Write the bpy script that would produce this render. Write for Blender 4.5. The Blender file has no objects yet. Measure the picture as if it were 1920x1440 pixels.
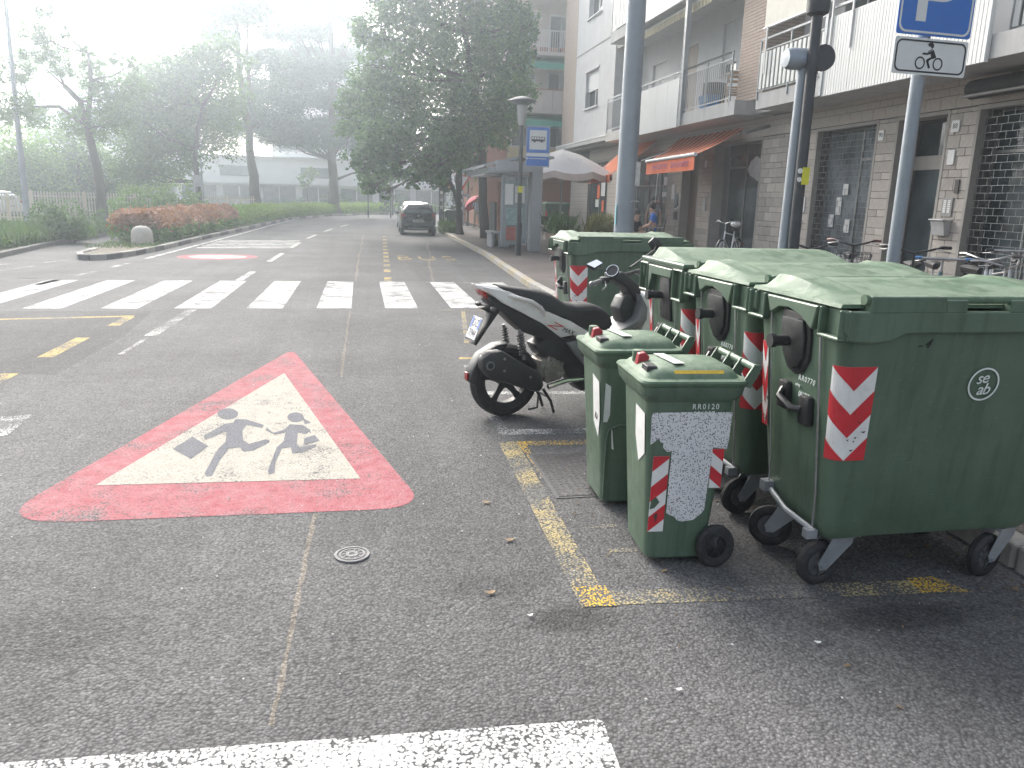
import bpy, bmesh, math, random
import numpy as np
from mathutils import Vector, Matrix, Euler
random.seed(7); RNG = np.random.default_rng(11)
PI = math.pi
S = bpy.context.scene
COL = S.collection

# ------------------------------------------------------------------ camera
cam = bpy.data.objects.new('camera', bpy.data.cameras.new('camera'))
COL.objects.link(cam)
cam.data.sensor_fit = 'HORIZONTAL'; cam.data.sensor_width = 36.0
cam.data.lens = 1450.0 / 1920.0 * 36.0
cam.data.clip_start = 0.05; cam.data.clip_end = 1000
cam.matrix_world = (Matrix.Translation((0, 0, 1.66)) @ Matrix.Rotation(math.radians(-11.16), 4, 'Z')
                    @ Matrix.Rotation(math.radians(90 - 13.437), 4, 'X') @ Matrix.Rotation(math.radians(1.5), 4, 'Z'))
S.camera = cam

# ------------------------------------------------------------------ sky and sun (bright hazy overcast, sun ahead and to the left)
SUN_EL, SUN_AZ = 31.0, -14.0          # azimuth measured from +Y towards +X
w = bpy.data.worlds.new('World'); S.world = w; w.use_nodes = True
wn = w.node_tree.nodes; wl = w.node_tree.links
bg = wn['Background']; bg.inputs['Strength'].default_value = 0.15
sky = wn.new('ShaderNodeTexSky'); sky.sky_type = 'NISHITA'; sky.sun_disc = False
sky.sun_elevation = math.radians(SUN_EL); sky.sun_rotation = math.radians(SUN_AZ)
sky.air_density = 1.0; sky.dust_density = 6.0; sky.ozone_density = 1.0
hs = wn.new('ShaderNodeHueSaturation'); hs.inputs['Saturation'].default_value = 0.48
wl.new(sky.outputs['Color'], hs.inputs['Color']); wl.new(hs.outputs['Color'], bg.inputs['Color'])
sl = bpy.data.lights.new('sun', 'SUN'); sl.energy = 1.4; sl.angle = math.radians(48); sl.color = (1.0, 0.97, 0.93)
so = bpy.data.objects.new('sun', sl); COL.objects.link(so)
_az, _el = math.radians(SUN_AZ), math.radians(SUN_EL)
_d = Vector((math.sin(_az) * math.cos(_el), math.cos(_az) * math.cos(_el), math.sin(_el)))
so.rotation_euler = _d.to_track_quat('Z', 'Y').to_euler(); so.location = _d * 40
S.view_settings.view_transform = 'Standard'; S.view_settings.look = 'None'
S.view_settings.exposure = 1.45; S.view_settings.gamma = 1.0; S.view_settings.use_curve_mapping = False
S.cycles.use_denoising = True
S.cycles.max_bounces = 6; S.cycles.diffuse_bounces = 3; S.cycles.glossy_bounces = 3
S.cycles.transmission_bounces = 4; S.cycles.transparent_max_bounces = 6; S.cycles.volume_bounces = 0

HAZE = .0043     # density of the hazy air box that imitates lens glare

# ------------------------------------------------------------------ helpers
class B:
    """collects geometry; build() links it as one mesh object"""
    def __init__(s): s.v = []; s.f = []
    def add(s, vs, fs):
        o = len(s.v); s.v += [tuple(p) for p in vs]; s.f += [tuple(i + o for i in f) for f in fs]; return s
    def box(s, c, d, M=None):
        x, y, z = (k / 2 for k in d)
        P = [Vector((a * x, b * y, e * z)) for e in (-1, 1) for b in (-1, 1) for a in (-1, 1)]
        if M is not None: P = [M @ p for p in P]
        c = Vector(c)
        return s.add([p + c for p in P], [(0, 2, 3, 1), (4, 5, 7, 6), (0, 1, 5, 4), (2, 6, 7, 3), (0, 4, 6, 2), (1, 3, 7, 5)])
    def bx(s, x0, x1, y0, y1, z0, z1):
        return s.box(((x0 + x1) / 2, (y0 + y1) / 2, (z0 + z1) / 2), (abs(x1 - x0), abs(y1 - y0), abs(z1 - z0)))
    def poly(s, pts): return s.add(pts, [tuple(range(len(pts)))])
    def prism(s, pts, vec):
        vec = Vector(vec); n = len(pts); a = [Vector(p) for p in pts]
        fs = [tuple(range(n))[::-1], tuple(range(n, 2 * n))] + [(i, (i + 1) % n, n + (i + 1) % n, n + i) for i in range(n)]
        return s.add(a + [p + vec for p in a], fs)
    def loft(s, rings, cap=True, closed=True):
        n = len(rings[0]); vs = [p for r in rings for p in r]; fs = []
        for k in range(len(rings) - 1):
            for i in range(n if closed else n - 1):
                j = (i + 1) % n; fs.append((k * n + i, k * n + j, (k + 1) * n + j, (k + 1) * n + i))
        if cap: fs += [tuple(range(n))[::-1], tuple(range((len(rings) - 1) * n, len(rings) * n))]
        return s.add(vs, fs)
    def tube(s, path, r, n=8, cap=True):
        path = [Vector(p) for p in path]; m = len(path)
        rs = r if isinstance(r, (list, tuple)) else [r] * m
        rings = []; up = None
        for i, p in enumerate(path):
            t = (path[min(i + 1, m - 1)] - path[max(i - 1, 0)]).normalized()
            if up is None: up = Vector((0, 0, 1)) if abs(t.z) < .9 else Vector((1, 0, 0))
            a = t.cross(up).normalized(); b = a.cross(t).normalized(); up = b
            rings.append([p + (a * math.cos(2 * PI * k / n) + b * math.sin(2 * PI * k / n)) * rs[i] for k in range(n)])
        return s.loft(rings, cap)
    def cyl(s, p0, p1, r0, r1=None, n=14): return s.tube([p0, p1], [r0, r0 if r1 is None else r1], n)
    def lathe(s, prof, c=(0, 0, 0), axis='Z', n=20, cap=True):
        c = Vector(c); R = {'Z': Matrix.Identity(3), 'X': Matrix.Rotation(PI / 2, 3, 'Y'), 'Y': Matrix.Rotation(-PI / 2, 3, 'X')}[axis]
        return s.loft([[c + R @ Vector((max(r, 1e-4) * math.cos(2 * PI * k / n), max(r, 1e-4) * math.sin(2 * PI * k / n), z)) for k in range(n)] for r, z in prof], cap)
    def ball(s, c, r, n=12, m=8):
        r = (r, r, r) if not isinstance(r, (tuple, list)) else r; c = Vector(c)
        return s.loft([[c + Vector((r[0] * math.sin(PI * k / m) * math.cos(2 * PI * i / n), r[1] * math.sin(PI * k / m) * math.sin(2 * PI * i / n), r[2] * math.cos(PI * k / m))) for i in range(n)]
                       for k in [.02] + list(range(1, m)) + [m - .02]])
    def xf(s, M): s.v = [tuple(M @ Vector(p)) for p in s.v]; return s
    def mesh(s, name, m=None, smooth=False, bevel=0, seg=2):
        me = bpy.data.meshes.new(name); me.from_pydata(s.v, [], s.f)
        bm = bmesh.new(); bm.from_mesh(me)
        bmesh.ops.recalc_face_normals(bm, faces=bm.faces)
        if bevel:
            es = [e for e in bm.edges if len(e.link_faces) == 2 and e.calc_face_angle(0) > .6]
            bmesh.ops.bevel(bm, geom=es, offset=bevel, segments=seg, affect='EDGES', profile=.5, clamp_overlap=True)
        bm.to_mesh(me); bm.free()
        if smooth:
            me.shade_smooth()
            try: me.set_sharp_from_angle(angle=math.radians(38 if smooth is True else smooth))
            except Exception: pass
        if m: me.materials.append(m)
        return me
    def build(s, name, m=None, parent=None, smooth=False, bevel=0, seg=2, loc=None):
        return link(name, s.mesh(name, m, smooth, bevel, seg), parent, loc)
def link(name, me, parent=None, loc=None, rot=None):
    o = bpy.data.objects.new(name, me); COL.objects.link(o); o.parent = parent
    if loc is not None: o.location = loc
    if rot is not None: o.rotation_euler = rot
    return o
def tag(o, label=None, cat=None, group=None, kind=None):
    for k, v in (('label', label), ('category', cat), ('group', group), ('kind', kind)):
        if v: o[k] = v
    return o
def thing(name, label, cat, loc=(0, 0, 0), rz=0, group=None):
    o = bpy.data.objects.new(name, None); COL.objects.link(o); o.location = loc; o.rotation_euler = (0, 0, rz)
    o.empty_display_size = .1
    return tag(o, label, cat, group)
def copy_tree(o, parent=None, only=None):
    c = o.copy(); COL.objects.link(c); c.parent = parent
    for ch in list(o.children): copy_tree(ch, c)
    return c
def rrect(w, d, r, z, n=4, cx=0, cy=0):
    """rounded rectangle ring in plan"""
    out = []
    for (sx, sy, a0) in ((1, 1, 0), (-1, 1, 90), (-1, -1, 180), (1, -1, 270)):
        for k in range(n + 1):
            a = math.radians(a0 + 90 * k / n)
            out.append(Vector((cx + sx * (w / 2 - r) + r * math.cos(a), cy + sy * (d / 2 - r) + r * math.sin(a), z)))
    return out
_txt_cache = {}
def text_mesh(body, size=1, extrude=0.0, shear=0, spacing=1, align='CENTER'):
    cu = bpy.data.curves.new('t', 'FONT'); cu.body = body; cu.size = size; cu.extrude = extrude; cu.shear = shear
    cu.align_x = align; cu.align_y = 'CENTER'; cu.resolution_u = 3; cu.space_character = spacing
    o = bpy.data.objects.new('t', cu); COL.objects.link(o)
    bpy.context.view_layer.update()
    me = bpy.data.meshes.new_from_object(o.evaluated_get(bpy.context.evaluated_depsgraph_get()))
    bpy.data.objects.remove(o); bpy.data.curves.remove(cu)
    return me
def text(name, body, size, m, parent, M, shear=0, spacing=1, sx=1, extrude=.001):
    me = text_mesh(body, size, extrude, shear, spacing)
    me.transform(M @ Matrix.Diagonal((sx, 1, 1, 1))); me.materials.clear(); me.materials.append(m)
    return link(name, me, parent)
def frame(o, x, n):
    """matrix with local X along x, local Z along n, origin o"""
    x = Vector(x).normalized(); n = Vector(n).normalized(); y = n.cross(x).normalized(); x = y.cross(n)
    return Matrix(((x.x, y.x, n.x, o[0]), (x.y, y.y, n.y, o[1]), (x.z, y.z, n.z, o[2]), (0, 0, 0, 1)))

# ------------------------------------------------------------------ materials
MATS = {}
def ramp(nt, fac, stops, interp='LINEAR'):
    r = nt.nodes.new('ShaderNodeValToRGB'); r.color_ramp.interpolation = interp
    el = r.color_ramp.elements
    while len(el) < len(stops): el.new(.5)
    for e, (p, c) in zip(el, stops):
        e.position = p; e.color = (*(c if isinstance(c, (tuple, list)) else (c, c, c)), 1)
    nt.links.new(fac, r.inputs['Fac']); return r.outputs['Color']
def mixc(nt, fac, a, b, mode='MIX'):
    m = nt.nodes.new('ShaderNodeMix'); m.data_type = 'RGBA'; m.blend_type = mode
    for sock, val in ((m.inputs[0], fac), (m.inputs[6], a), (m.inputs[7], b)):
        if isinstance(val, bpy.types.NodeSocket): nt.links.new(val, sock)
        elif isinstance(val, (tuple, list)): sock.default_value = (*val[:3], 1)
        else: sock.default_value = val
    return m.outputs[2]
def mth(nt, op, a, b=None, clamp=False):
    m = nt.nodes.new('ShaderNodeMath'); m.operation = op; m.use_clamp = clamp
    for i, val in enumerate((a, b)):
        if val is None: continue
        if isinstance(val, bpy.types.NodeSocket): nt.links.new(val, m.inputs[i])
        else: m.inputs[i].default_value = val
    return m.outputs[0]
def noise(nt, vec, scale, detail=4, rough=.55, dist=0):
    n = nt.nodes.new('ShaderNodeTexNoise'); n.inputs['Scale'].default_value = scale
    n.inputs['Detail'].default_value = detail; n.inputs['Roughness'].default_value = rough; n.inputs['Distortion'].default_value = dist
    if vec is not None: nt.links.new(vec, n.inputs['Vector'])
    return n.outputs['Fac']
def voro(nt, vec, scale, feature='F1'):
    n = nt.nodes.new('ShaderNodeTexVoronoi'); n.feature = feature; n.inputs['Scale'].default_value = scale
    nt.links.new(vec, n.inputs['Vector']); return n.outputs
def coords(nt, kind='Object', stretch=None):
    t = nt.nodes.new('ShaderNodeTexCoord').outputs[kind]
    if stretch:
        m = nt.nodes.new('ShaderNodeMapping'); m.inputs['Scale'].default_value = stretch
        nt.links.new(t, m.inputs['Vector']); return m.outputs[0]
    return t
def bump(nt, h, strength=.3, dist=.01):
    b = nt.nodes.new('ShaderNodeBump'); b.inputs['Strength'].default_value = strength; b.inputs['Distance'].default_value = dist
    nt.links.new(h, b.inputs['Height']); return b.outputs['Normal']
def new_mat(name):
    m = bpy.data.materials.new(name); m.use_nodes = True; MATS[name] = m
    return m, m.node_tree, m.node_tree.nodes['Principled BSDF']
def plain(name, col, rough=.55, metal=0, var=.18, scale=6, dirt=0, bmp=0, bscale=80, coat=0, spec=.5, stretch=None, dirtcol=(.16, .14, .11)):
    """colour with mottled variation, optional dirt streaks and fine relief"""
    m, nt, p = new_mat(name)
    v = coords(nt, stretch=stretch)
    n1 = noise(nt, v, scale, 5, .6)
    c = ramp(nt, n1, [(.3, tuple(k * (1 - var) for k in col)), (.7, tuple(min(k * (1 + var), 1) for k in col))])
    if dirt:
        n2 = noise(nt, v, scale * 2.7, 8, .7, .4)
        f = ramp(nt, n2, [(.5, 0), (.72, dirt)]); c = mixc(nt, f, c, dirtcol)
    nt.links.new(c, p.inputs['Base Color'])
    r = ramp(nt, noise(nt, v, scale * 4, 4), [(.3, max(rough - .1, .02)), (.7, min(rough + .12, 1))]); nt.links.new(r, p.inputs['Roughness'])
    p.inputs['Metallic'].default_value = metal; p.inputs['Specular IOR Level'].default_value = spec
    if coat: p.inputs['Coat Weight'].default_value = coat; p.inputs['Coat Roughness'].default_value = .08
    if bmp: nt.links.new(bump(nt, noise(nt, v, bscale, 3), bmp, .01), p.inputs['Normal'])
    return m
def asphalt_nodes(nt, tint=(1, 1, 1), level=1.0, far=False):
    v = coords(nt)
    vo = voro(nt, v, 85); sep = nt.nodes.new('ShaderNodeSeparateColor'); nt.links.new(vo['Color'], sep.inputs[0])
    stone = ramp(nt, sep.outputs[0], [(0, .112 * level), (.45, .134 * level), (.85, .16 * level), (1, .20 * level)])
    gap = ramp(nt, vo['Distance'], [(.35, 1), (.75, .58)])
    c = mixc(nt, 1.0, stone, gap, 'MULTIPLY')
    big = ramp(nt, noise(nt, v, .55, 5, .6), [(.3, .80), (.7, 1.22)])
    c = mixc(nt, 1.0, c, big, 'MULTIPLY')
    mid = ramp(nt, noise(nt, v, 7, 4, .7), [(.3, .9), (.7, 1.12)])
    c = mixc(nt, 1.0, c, mid, 'MULTIPLY')
    lane = nt.nodes.new('ShaderNodeMapping'); lane.inputs['Scale'].default_value = (1.1, .05, 1); nt.links.new(v, lane.inputs['Vector'])
    c = mixc(nt, 1.0, c, ramp(nt, noise(nt, lane.outputs[0], 1.0, 5, .6, .3), [(.32, .84), (.68, 1.16)]), 'MULTIPLY')
    if far:
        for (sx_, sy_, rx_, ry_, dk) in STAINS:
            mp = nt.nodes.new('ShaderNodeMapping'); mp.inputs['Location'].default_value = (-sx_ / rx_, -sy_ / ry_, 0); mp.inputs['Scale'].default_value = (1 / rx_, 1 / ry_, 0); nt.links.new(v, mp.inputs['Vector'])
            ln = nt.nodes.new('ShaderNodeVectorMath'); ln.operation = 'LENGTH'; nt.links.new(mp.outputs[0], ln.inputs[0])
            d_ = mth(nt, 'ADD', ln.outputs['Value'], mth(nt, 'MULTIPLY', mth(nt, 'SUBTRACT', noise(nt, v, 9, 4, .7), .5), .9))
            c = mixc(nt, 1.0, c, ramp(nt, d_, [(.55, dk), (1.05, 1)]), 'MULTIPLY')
    c = mixc(nt, 1.0, c, tint, 'MULTIPLY')
    h = mth(nt, 'SUBTRACT', 1.0, vo['Distance'])
    return v, c, h, vo
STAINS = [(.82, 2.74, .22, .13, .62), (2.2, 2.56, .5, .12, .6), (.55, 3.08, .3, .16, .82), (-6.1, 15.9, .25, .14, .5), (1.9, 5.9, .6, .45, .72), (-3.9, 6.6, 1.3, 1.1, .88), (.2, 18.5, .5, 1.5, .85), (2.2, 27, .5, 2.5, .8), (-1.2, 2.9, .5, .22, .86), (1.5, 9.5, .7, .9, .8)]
def asphalt(name, tint=(1, .985, .985), level=1.0, far=False):
    m, nt, p = new_mat(name)
    v, c, h, vo = asphalt_nodes(nt, tint, level, far)
    nt.links.new(c, p.inputs['Base Color'])
    nt.links.new(bump(nt, h, .45, .010), p.inputs['Normal'])
    nt.links.new(ramp(nt, noise(nt, v, 30, 3), [(.3, .75), (.7, .95)]), p.inputs['Roughness'])
    p.inputs['Specular IOR Level'].default_value = .18
    return m
def paint(name, col, wear=.35, col2=None, crack=0, chip=.12):
    """road paint worn down to the stones in places"""
    m, nt, p = new_mat(name)
    v, c, h, vo = asphalt_nodes(nt, (1, 1, 1), 1.15)
    pc = ramp(nt, noise(nt, v, 9, 6, .7), [(.3, col2 or tuple(k * .72 for k in col)), (.68, col)])
    pc = mixc(nt, .35, pc, ramp(nt, vo['Distance'], [(.3, 1), (.75, .35)]), 'MULTIPLY')
    a = mth(nt, 'ADD', noise(nt, v, 2.3, 5, .6), mth(nt, 'MULTIPLY', noise(nt, v, 95, 3, .6), .55))
    a = mth(nt, 'ADD', a, mth(nt, 'MULTIPLY', mth(nt, 'SUBTRACT', .45, vo['Distance']), chip * 3))
    f = ramp(nt, a, [(.45 + wear * .5, 0), (.45 + wear * .5 + .16, 1)])
    if crack:
        cv = nt.nodes.new('ShaderNodeTexVoronoi'); cv.feature = 'DISTANCE_TO_EDGE'; cv.inputs['Scale'].default_value = 2.2
        wv = nt.nodes.new('ShaderNodeVectorMath'); wv.operation = 'ADD'
        nn = nt.nodes.new('ShaderNodeTexNoise'); nn.inputs['Scale'].default_value = 5; nt.links.new(v, nn.inputs['Vector'])
        nt.links.new(v, wv.inputs[0]); nt.links.new(nn.outputs['Color'], wv.inputs[1]); nt.links.new(wv.outputs[0], cv.inputs['Vector'])
        ck = ramp(nt, cv.outputs['Distance'], [(.004, 0), (.012, 1)])
        kz = ramp(nt, noise(nt, v, 1.5, 3), [(.48, 1), (.56, 0)])
        ck = mixc(nt, kz, ck, (1, 1, 1)); f = mixc(nt, 1.0, f, ck, 'MULTIPLY')
    nt.links.new(mixc(nt, f, c, pc), p.inputs['Base Color'])
    nt.links.new(bump(nt, h, .4, .010), p.inputs['Normal']); p.inputs['Roughness'].default_value = .85
    p.inputs['Specular IOR Level'].default_value = .2
    return m
def leafmat(name, c1, c2, trans=.52):
    m, nt, p = new_mat(name)
    g = nt.nodes.new('ShaderNodeNewGeometry')
    c = ramp(nt, g.outputs['Random Per Island'], [(0, c1), (.75, tuple(a_ * .35 + b_ * .65 for a_, b_ in zip(c1, c2))), (1, tuple(min(1, k * 1.1) for k in c2))])
    nt.links.new(c, p.inputs['Base Color']); p.inputs['Roughness'].default_value = .55; p.inputs['Specular IOR Level'].default_value = .3
    t = nt.nodes.new('ShaderNodeBsdfTranslucent'); nt.links.new(mixc(nt, 1.0, c, (1.1, 1.25, .7), 'MULTIPLY'), t.inputs['Color'])
    mx = nt.nodes.new('ShaderNodeMixShader'); mx.inputs[0].default_value = trans
    out = nt.nodes['Material Output']
    nt.links.new(p.outputs[0], mx.inputs[1]); nt.links.new(t.outputs[0], mx.inputs[2]); nt.links.new(mx.outputs[0], out.inputs['Surface'])
    return m
def glassy(name, col=(.02, .025, .03), rough=.06):
    m, nt, p = new_mat(name)
    v = coords(nt)
    nt.links.new(ramp(nt, noise(nt, v, .9, 3), [(.35, tuple(k * .5 for k in col)), (.7, tuple(k * 1.8 for k in col))]), p.inputs['Base Color'])
    p.inputs['Roughness'].default_value = rough; p.inputs['Specular IOR Level'].default_value = .6
    return m
def clear_glass(name, tint=(.8, .86, .86), alpha=.25):
    m, nt, p = new_mat(name)
    p.inputs['Base Color'].default_value = (*tint, 1); p.inputs['Roughness'].default_value = .04
    t = nt.nodes.new('ShaderNodeBsdfTransparent'); t.inputs['Color'].default_value = (.9, .94, .94, 1)
    mx = nt.nodes.new('ShaderNodeMixShader'); mx.inputs[0].default_value = alpha
    out = nt.nodes['Material Output']
    nt.links.new(t.outputs[0], mx.inputs[1]); nt.links.new(p.outputs[0], mx.inputs[2]); nt.links.new(mx.outputs[0], out.inputs['Surface'])
    return m
# ================================================================== the ground
M_asph = asphalt('asphalt', far=True); M_pave = asphalt('pavement_asphalt', (1.22, 1.06, 1.0), .95)
M_patch = asphalt('asphalt_patch', (.95, .95, .96), .8); M_seal = asphalt('asphalt_seal', (1.25, 1.12, .95), 1.25)
M_stain = asphalt('oil_stain', (1, .98, .96), .55)
M_white = paint('paint_white', (.68, .68, .66), .30); M_white_worn = paint('paint_white_worn', (.74, .74, .71), .62)
M_white_near = paint('paint_white_near', (.72, .72, .70), .22, chip=.22, crack=1)
M_yel = paint('paint_yellow', (.60, .45, .17), .42); M_yel_worn = paint('paint_yellow_worn', (.55, .44, .2), .60)
M_yel_bright = paint('paint_yellow_bright', (.78, .50, .06), .5, chip=.3)
M_red = paint('paint_red', (.36, .09, .105), .2, (.42, .20, .215), chip=.1); M_cream = paint('paint_cream', (.47, .445, .385), .15, (.385, .36, .31), crack=1, chip=.08)
M_blue = paint('paint_bluegrey', (.175, .18, .20), .2, (.125, .13, .15), chip=.1)
M_kerb = plain('kerb_stone', (.36, .34, .31), .85, var=.2, scale=5, dirt=.55, bmp=.4, bscale=60)
M_kerby = plain('kerb_yellow', (.37, .315, .215), .8, var=.25, scale=6, dirt=.7, bmp=.3, bscale=60, dirtcol=(.3, .28, .25))
M_kerbg = plain('kerb_grey', (.17, .165, .16), .85, var=.2, scale=5, dirt=.4, bmp=.3)
M_earth = plain('earth', (.12, .10, .07), .95, var=.35, scale=2, bmp=.6, bscale=15)

road = B().poly([(-170, -30, 0), (170, -30, 0), (170, 210, 0), (-170, 210, 0)]).build('road', M_asph); tag(road, kind='structure')
_zl = {}
def mark(name, pts, m, z=.004): return B().poly([(x, y, z * .4) for x, y in pts]).build(name, m, road)
def line(name, a, b, wd, m, z=.004):
    a, b = Vector(a), Vector(b); t = (b - a).normalized(); n = Vector((-t.y, t.x)) * wd / 2
    return mark(name, [a - n, b - n, b + n, a + n], m, z)
# zebra crossing in the middle distance
for k in range(-1, 8):
    x = 1.34 - k
    mark('zebra_stripe', [(x + random.uniform(-.015, .015), 11.85), (x + .5, 11.82), (x + .5 + random.uniform(-.015, .015), 15.6), (x, 15.62)], M_white if k < 5 else M_white)
# zebra stripe at the photographer's feet
mark('zebra_stripe', [(-6.2, 2.44), (-6.2, 1.92), (.72, 1.60), (.75, 2.12)], M_white_near)
# centre line
for y0, y1 in ((8.45, 9.4), (9.55, 11.7), (15.72, 17.5), (20.2, 23.1), (25.4, 28.4), (31, 34), (37, 40), (43, 46)):
    f = lambda y: -2.45 + .018 * (y - 9) + max(0, y - 27) ** 2 * .003
    line('centre_dash', (f(y0), y0), (f(y1), y1), .05 if y1 < 9.5 else .14, M_white_worn if y1 < 12 else M_white)
# edge line by the hedge
edge = [(-5.28, 19.4), (-5.23, 20.7), (-5.1, 24.7), (-4.8, 34.9), (-4.62, 44), (-4.13, 55.6), (-2.6, 62), (-.69, 67.3), (1.6, 71), (5, 75)]
for a, b in zip(edge[1:], edge[2:]): line('edge_line', a, b, .13, M_white)
for a, b in (((-5.47, 16.4), (-5.38, 17.3)), ((-5.33, 18.2), (-5.29, 19.3)), ((-5.55, 14.8), (-5.5, 15.6)), ((-7.2, 17.2), (-6.9, 18.4)), ((-8.2, 16.2), (-7.7, 16.6)), ((-7.2, 19.0), (-6.75, 20.0)), ((-8.8, 18.2), (-7.4, 18.9))):
    line('edge_dash', a, b, .13, M_white_worn)
# yellow box of the bus bay on the left
line('yellow_line', (-7.5, 10.35), (-3.02, 11.10), .12, M_yel); line('yellow_line', (-3.06, 11.02), (-3.05, 10.3), .14, M_yel)
for a, b in (((-3.13, 8.33), (-3.13, 9.46)), ((-3.16, 6.6), (-3.16, 7.6)), ((-3.16, 4.9), (-3.16, 5.8))): line('yellow_dash', a, b, .15, M_yel)
mark('white_patch', [(-2.62, 5.55), (-2.4, 5.62), (-2.44, 6.15), (-2.66, 6.1)], M_white_worn)
# bus bay on the right
for k, y in enumerate((15.75, 17.65, 19.0, 20.5, 21.9, 23.3, 24.7, 26.4, 28.4, 30.5, 33)):
    x = .44 + (y - 15.75) * .026
    mark('yellow_dash', [(x, y), (x + .15, y), (x + .17, y + .75), (x + .02, y + .75)], M_yel)
line('thin_line', (.5, 15.66), (2.5, 15.45), .05, M_white_worn)
me = text_mesh('BUS', 1.0, 0, 0, 1.35); me.transform(Matrix.Translation((1.76, 21.8, .0016)) @ Matrix.Diagonal((.80, 2.2, 1, 1)))
me.materials.clear(); me.materials.append(M_yel); link('bus_lettering', me, road)
# hatching and round sign far down the road
for k in range(6):
    y = 24.75 + k * .78; mark('hatch_line', [(-4.85, y), (-2.15, y + .55), (-2.15, y + .9), (-4.85, y + .35)], M_white)
def ell(cx, cy, rx, ry, n=36): return [(cx + rx * math.cos(2 * PI * k / n), cy + ry * math.sin(2 * PI * k / n)) for k in range(n)]
mark('round_marking', ell(-3.68, 21.5, 1.0, 1.0), M_red); mark('round_marking_field', ell(-3.68, 21.5, .72, .6), M_white, .008)
# parking bay lines
line('bay_line', (.98, 5.33), (3.1, 5.22), .13, M_white_worn); line('bay_line', (1.0, 6.5), (3.1, 6.36), .11, M_white_worn)
line('bay_line', (1.0, 7.62), (3.1, 7.5), .12, M_white_worn); line('bay_line', (1.0, 5.3), (1.0, 5.75), .09, M_white_worn, .0055)
line('yellow_bay_line', (1.0, 8.02), (3.1, 7.95), .1, M_yel); line('yellow_bay_line', (1.2, 8.9), (1.5, 11.6), .06, M_yel_worn); line('yellow_bay_line', (1.15, 11.65), (2.4, 11.5), .08, M_yel_worn)
line('container_bay_line', (.98, 5.05), (3.1, 5.0), .10, M_yel_bright); line('container_bay_line', (.985, 5.10), (.945, 2.82), .13, M_yel_worn, .0055)
line('container_bay_line', (1.075, 5.0), (1.10, 4.2), .05, M_yel_bright, .0055)
line('container_bay_line', (1.012, 2.885), (2.62, 2.77), .12, M_yel_worn); mark('container_bay_corner', [(.89, 2.83), (1.03, 2.81), (1.035, 2.99), (.90, 3.01)], M_yel_bright, .008)
mark('container_bay_corner', [(2.42, 2.73), (2.66, 2.7), (2.58, 2.86), (2.45, 2.86)], M_yel_bright, .008)
line('container_bay_line', (1.14, 3.62), (1.30, 3.61), .045, M_yel_worn); line('container_bay_line', (1.16, 3.33), (1.30, 3.32), .04, M_yel_worn)
# joints, patches, stains
def wob(a, b, n=14, amp=.02, w0=.05, m=M_seal, name='road_joint', z=.0025):
    a, b = Vector(a), Vector(b); t = (b - a).normalized(); nrm = Vector((-t.y, t.x)); L, R = [], []
    for k in range(n + 1):
        p = a.lerp(b, k / n) + nrm * random.uniform(-amp, amp); ww = w0 * random.uniform(.6, 1.3) / 2
        L.append(p - nrm * ww); R.append(p + nrm * ww)
    bb = B()
    for k in range(n): bb.poly([(*p_, z * .4) for p_ in (L[k], L[k + 1], R[k + 1], R[k])])
    return bb.build(name, m, road)
wob((-.31, 2.25), (-.27, 3.98), 30, .004, .022); wob((-.21, 7.2), (-.18, 11.6), 24, .006, .025); wob((-.15, 15.7), (.1, 34), 16, .03, .05)
wob((1.4, 15.7), (2.5, 30), 14, .04, .05)
def blob(c, rx, ry, m, name, n=26, z=.002, j=.25):
    return mark(name, [(c[0] + rx * math.cos(2 * PI * k / n) * random.uniform(1 - j, 1), c[1] + ry * math.sin(2 * PI * k / n) * random.uniform(1 - j, 1)) for k in range(n)], m, z)
mark('asphalt_repair', [(-8, 8.8), (-2.75, 7.5), (-2.72, 9.6), (-2.9, 11.6), (-8, 11.6)], M_patch, .0012)

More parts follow.
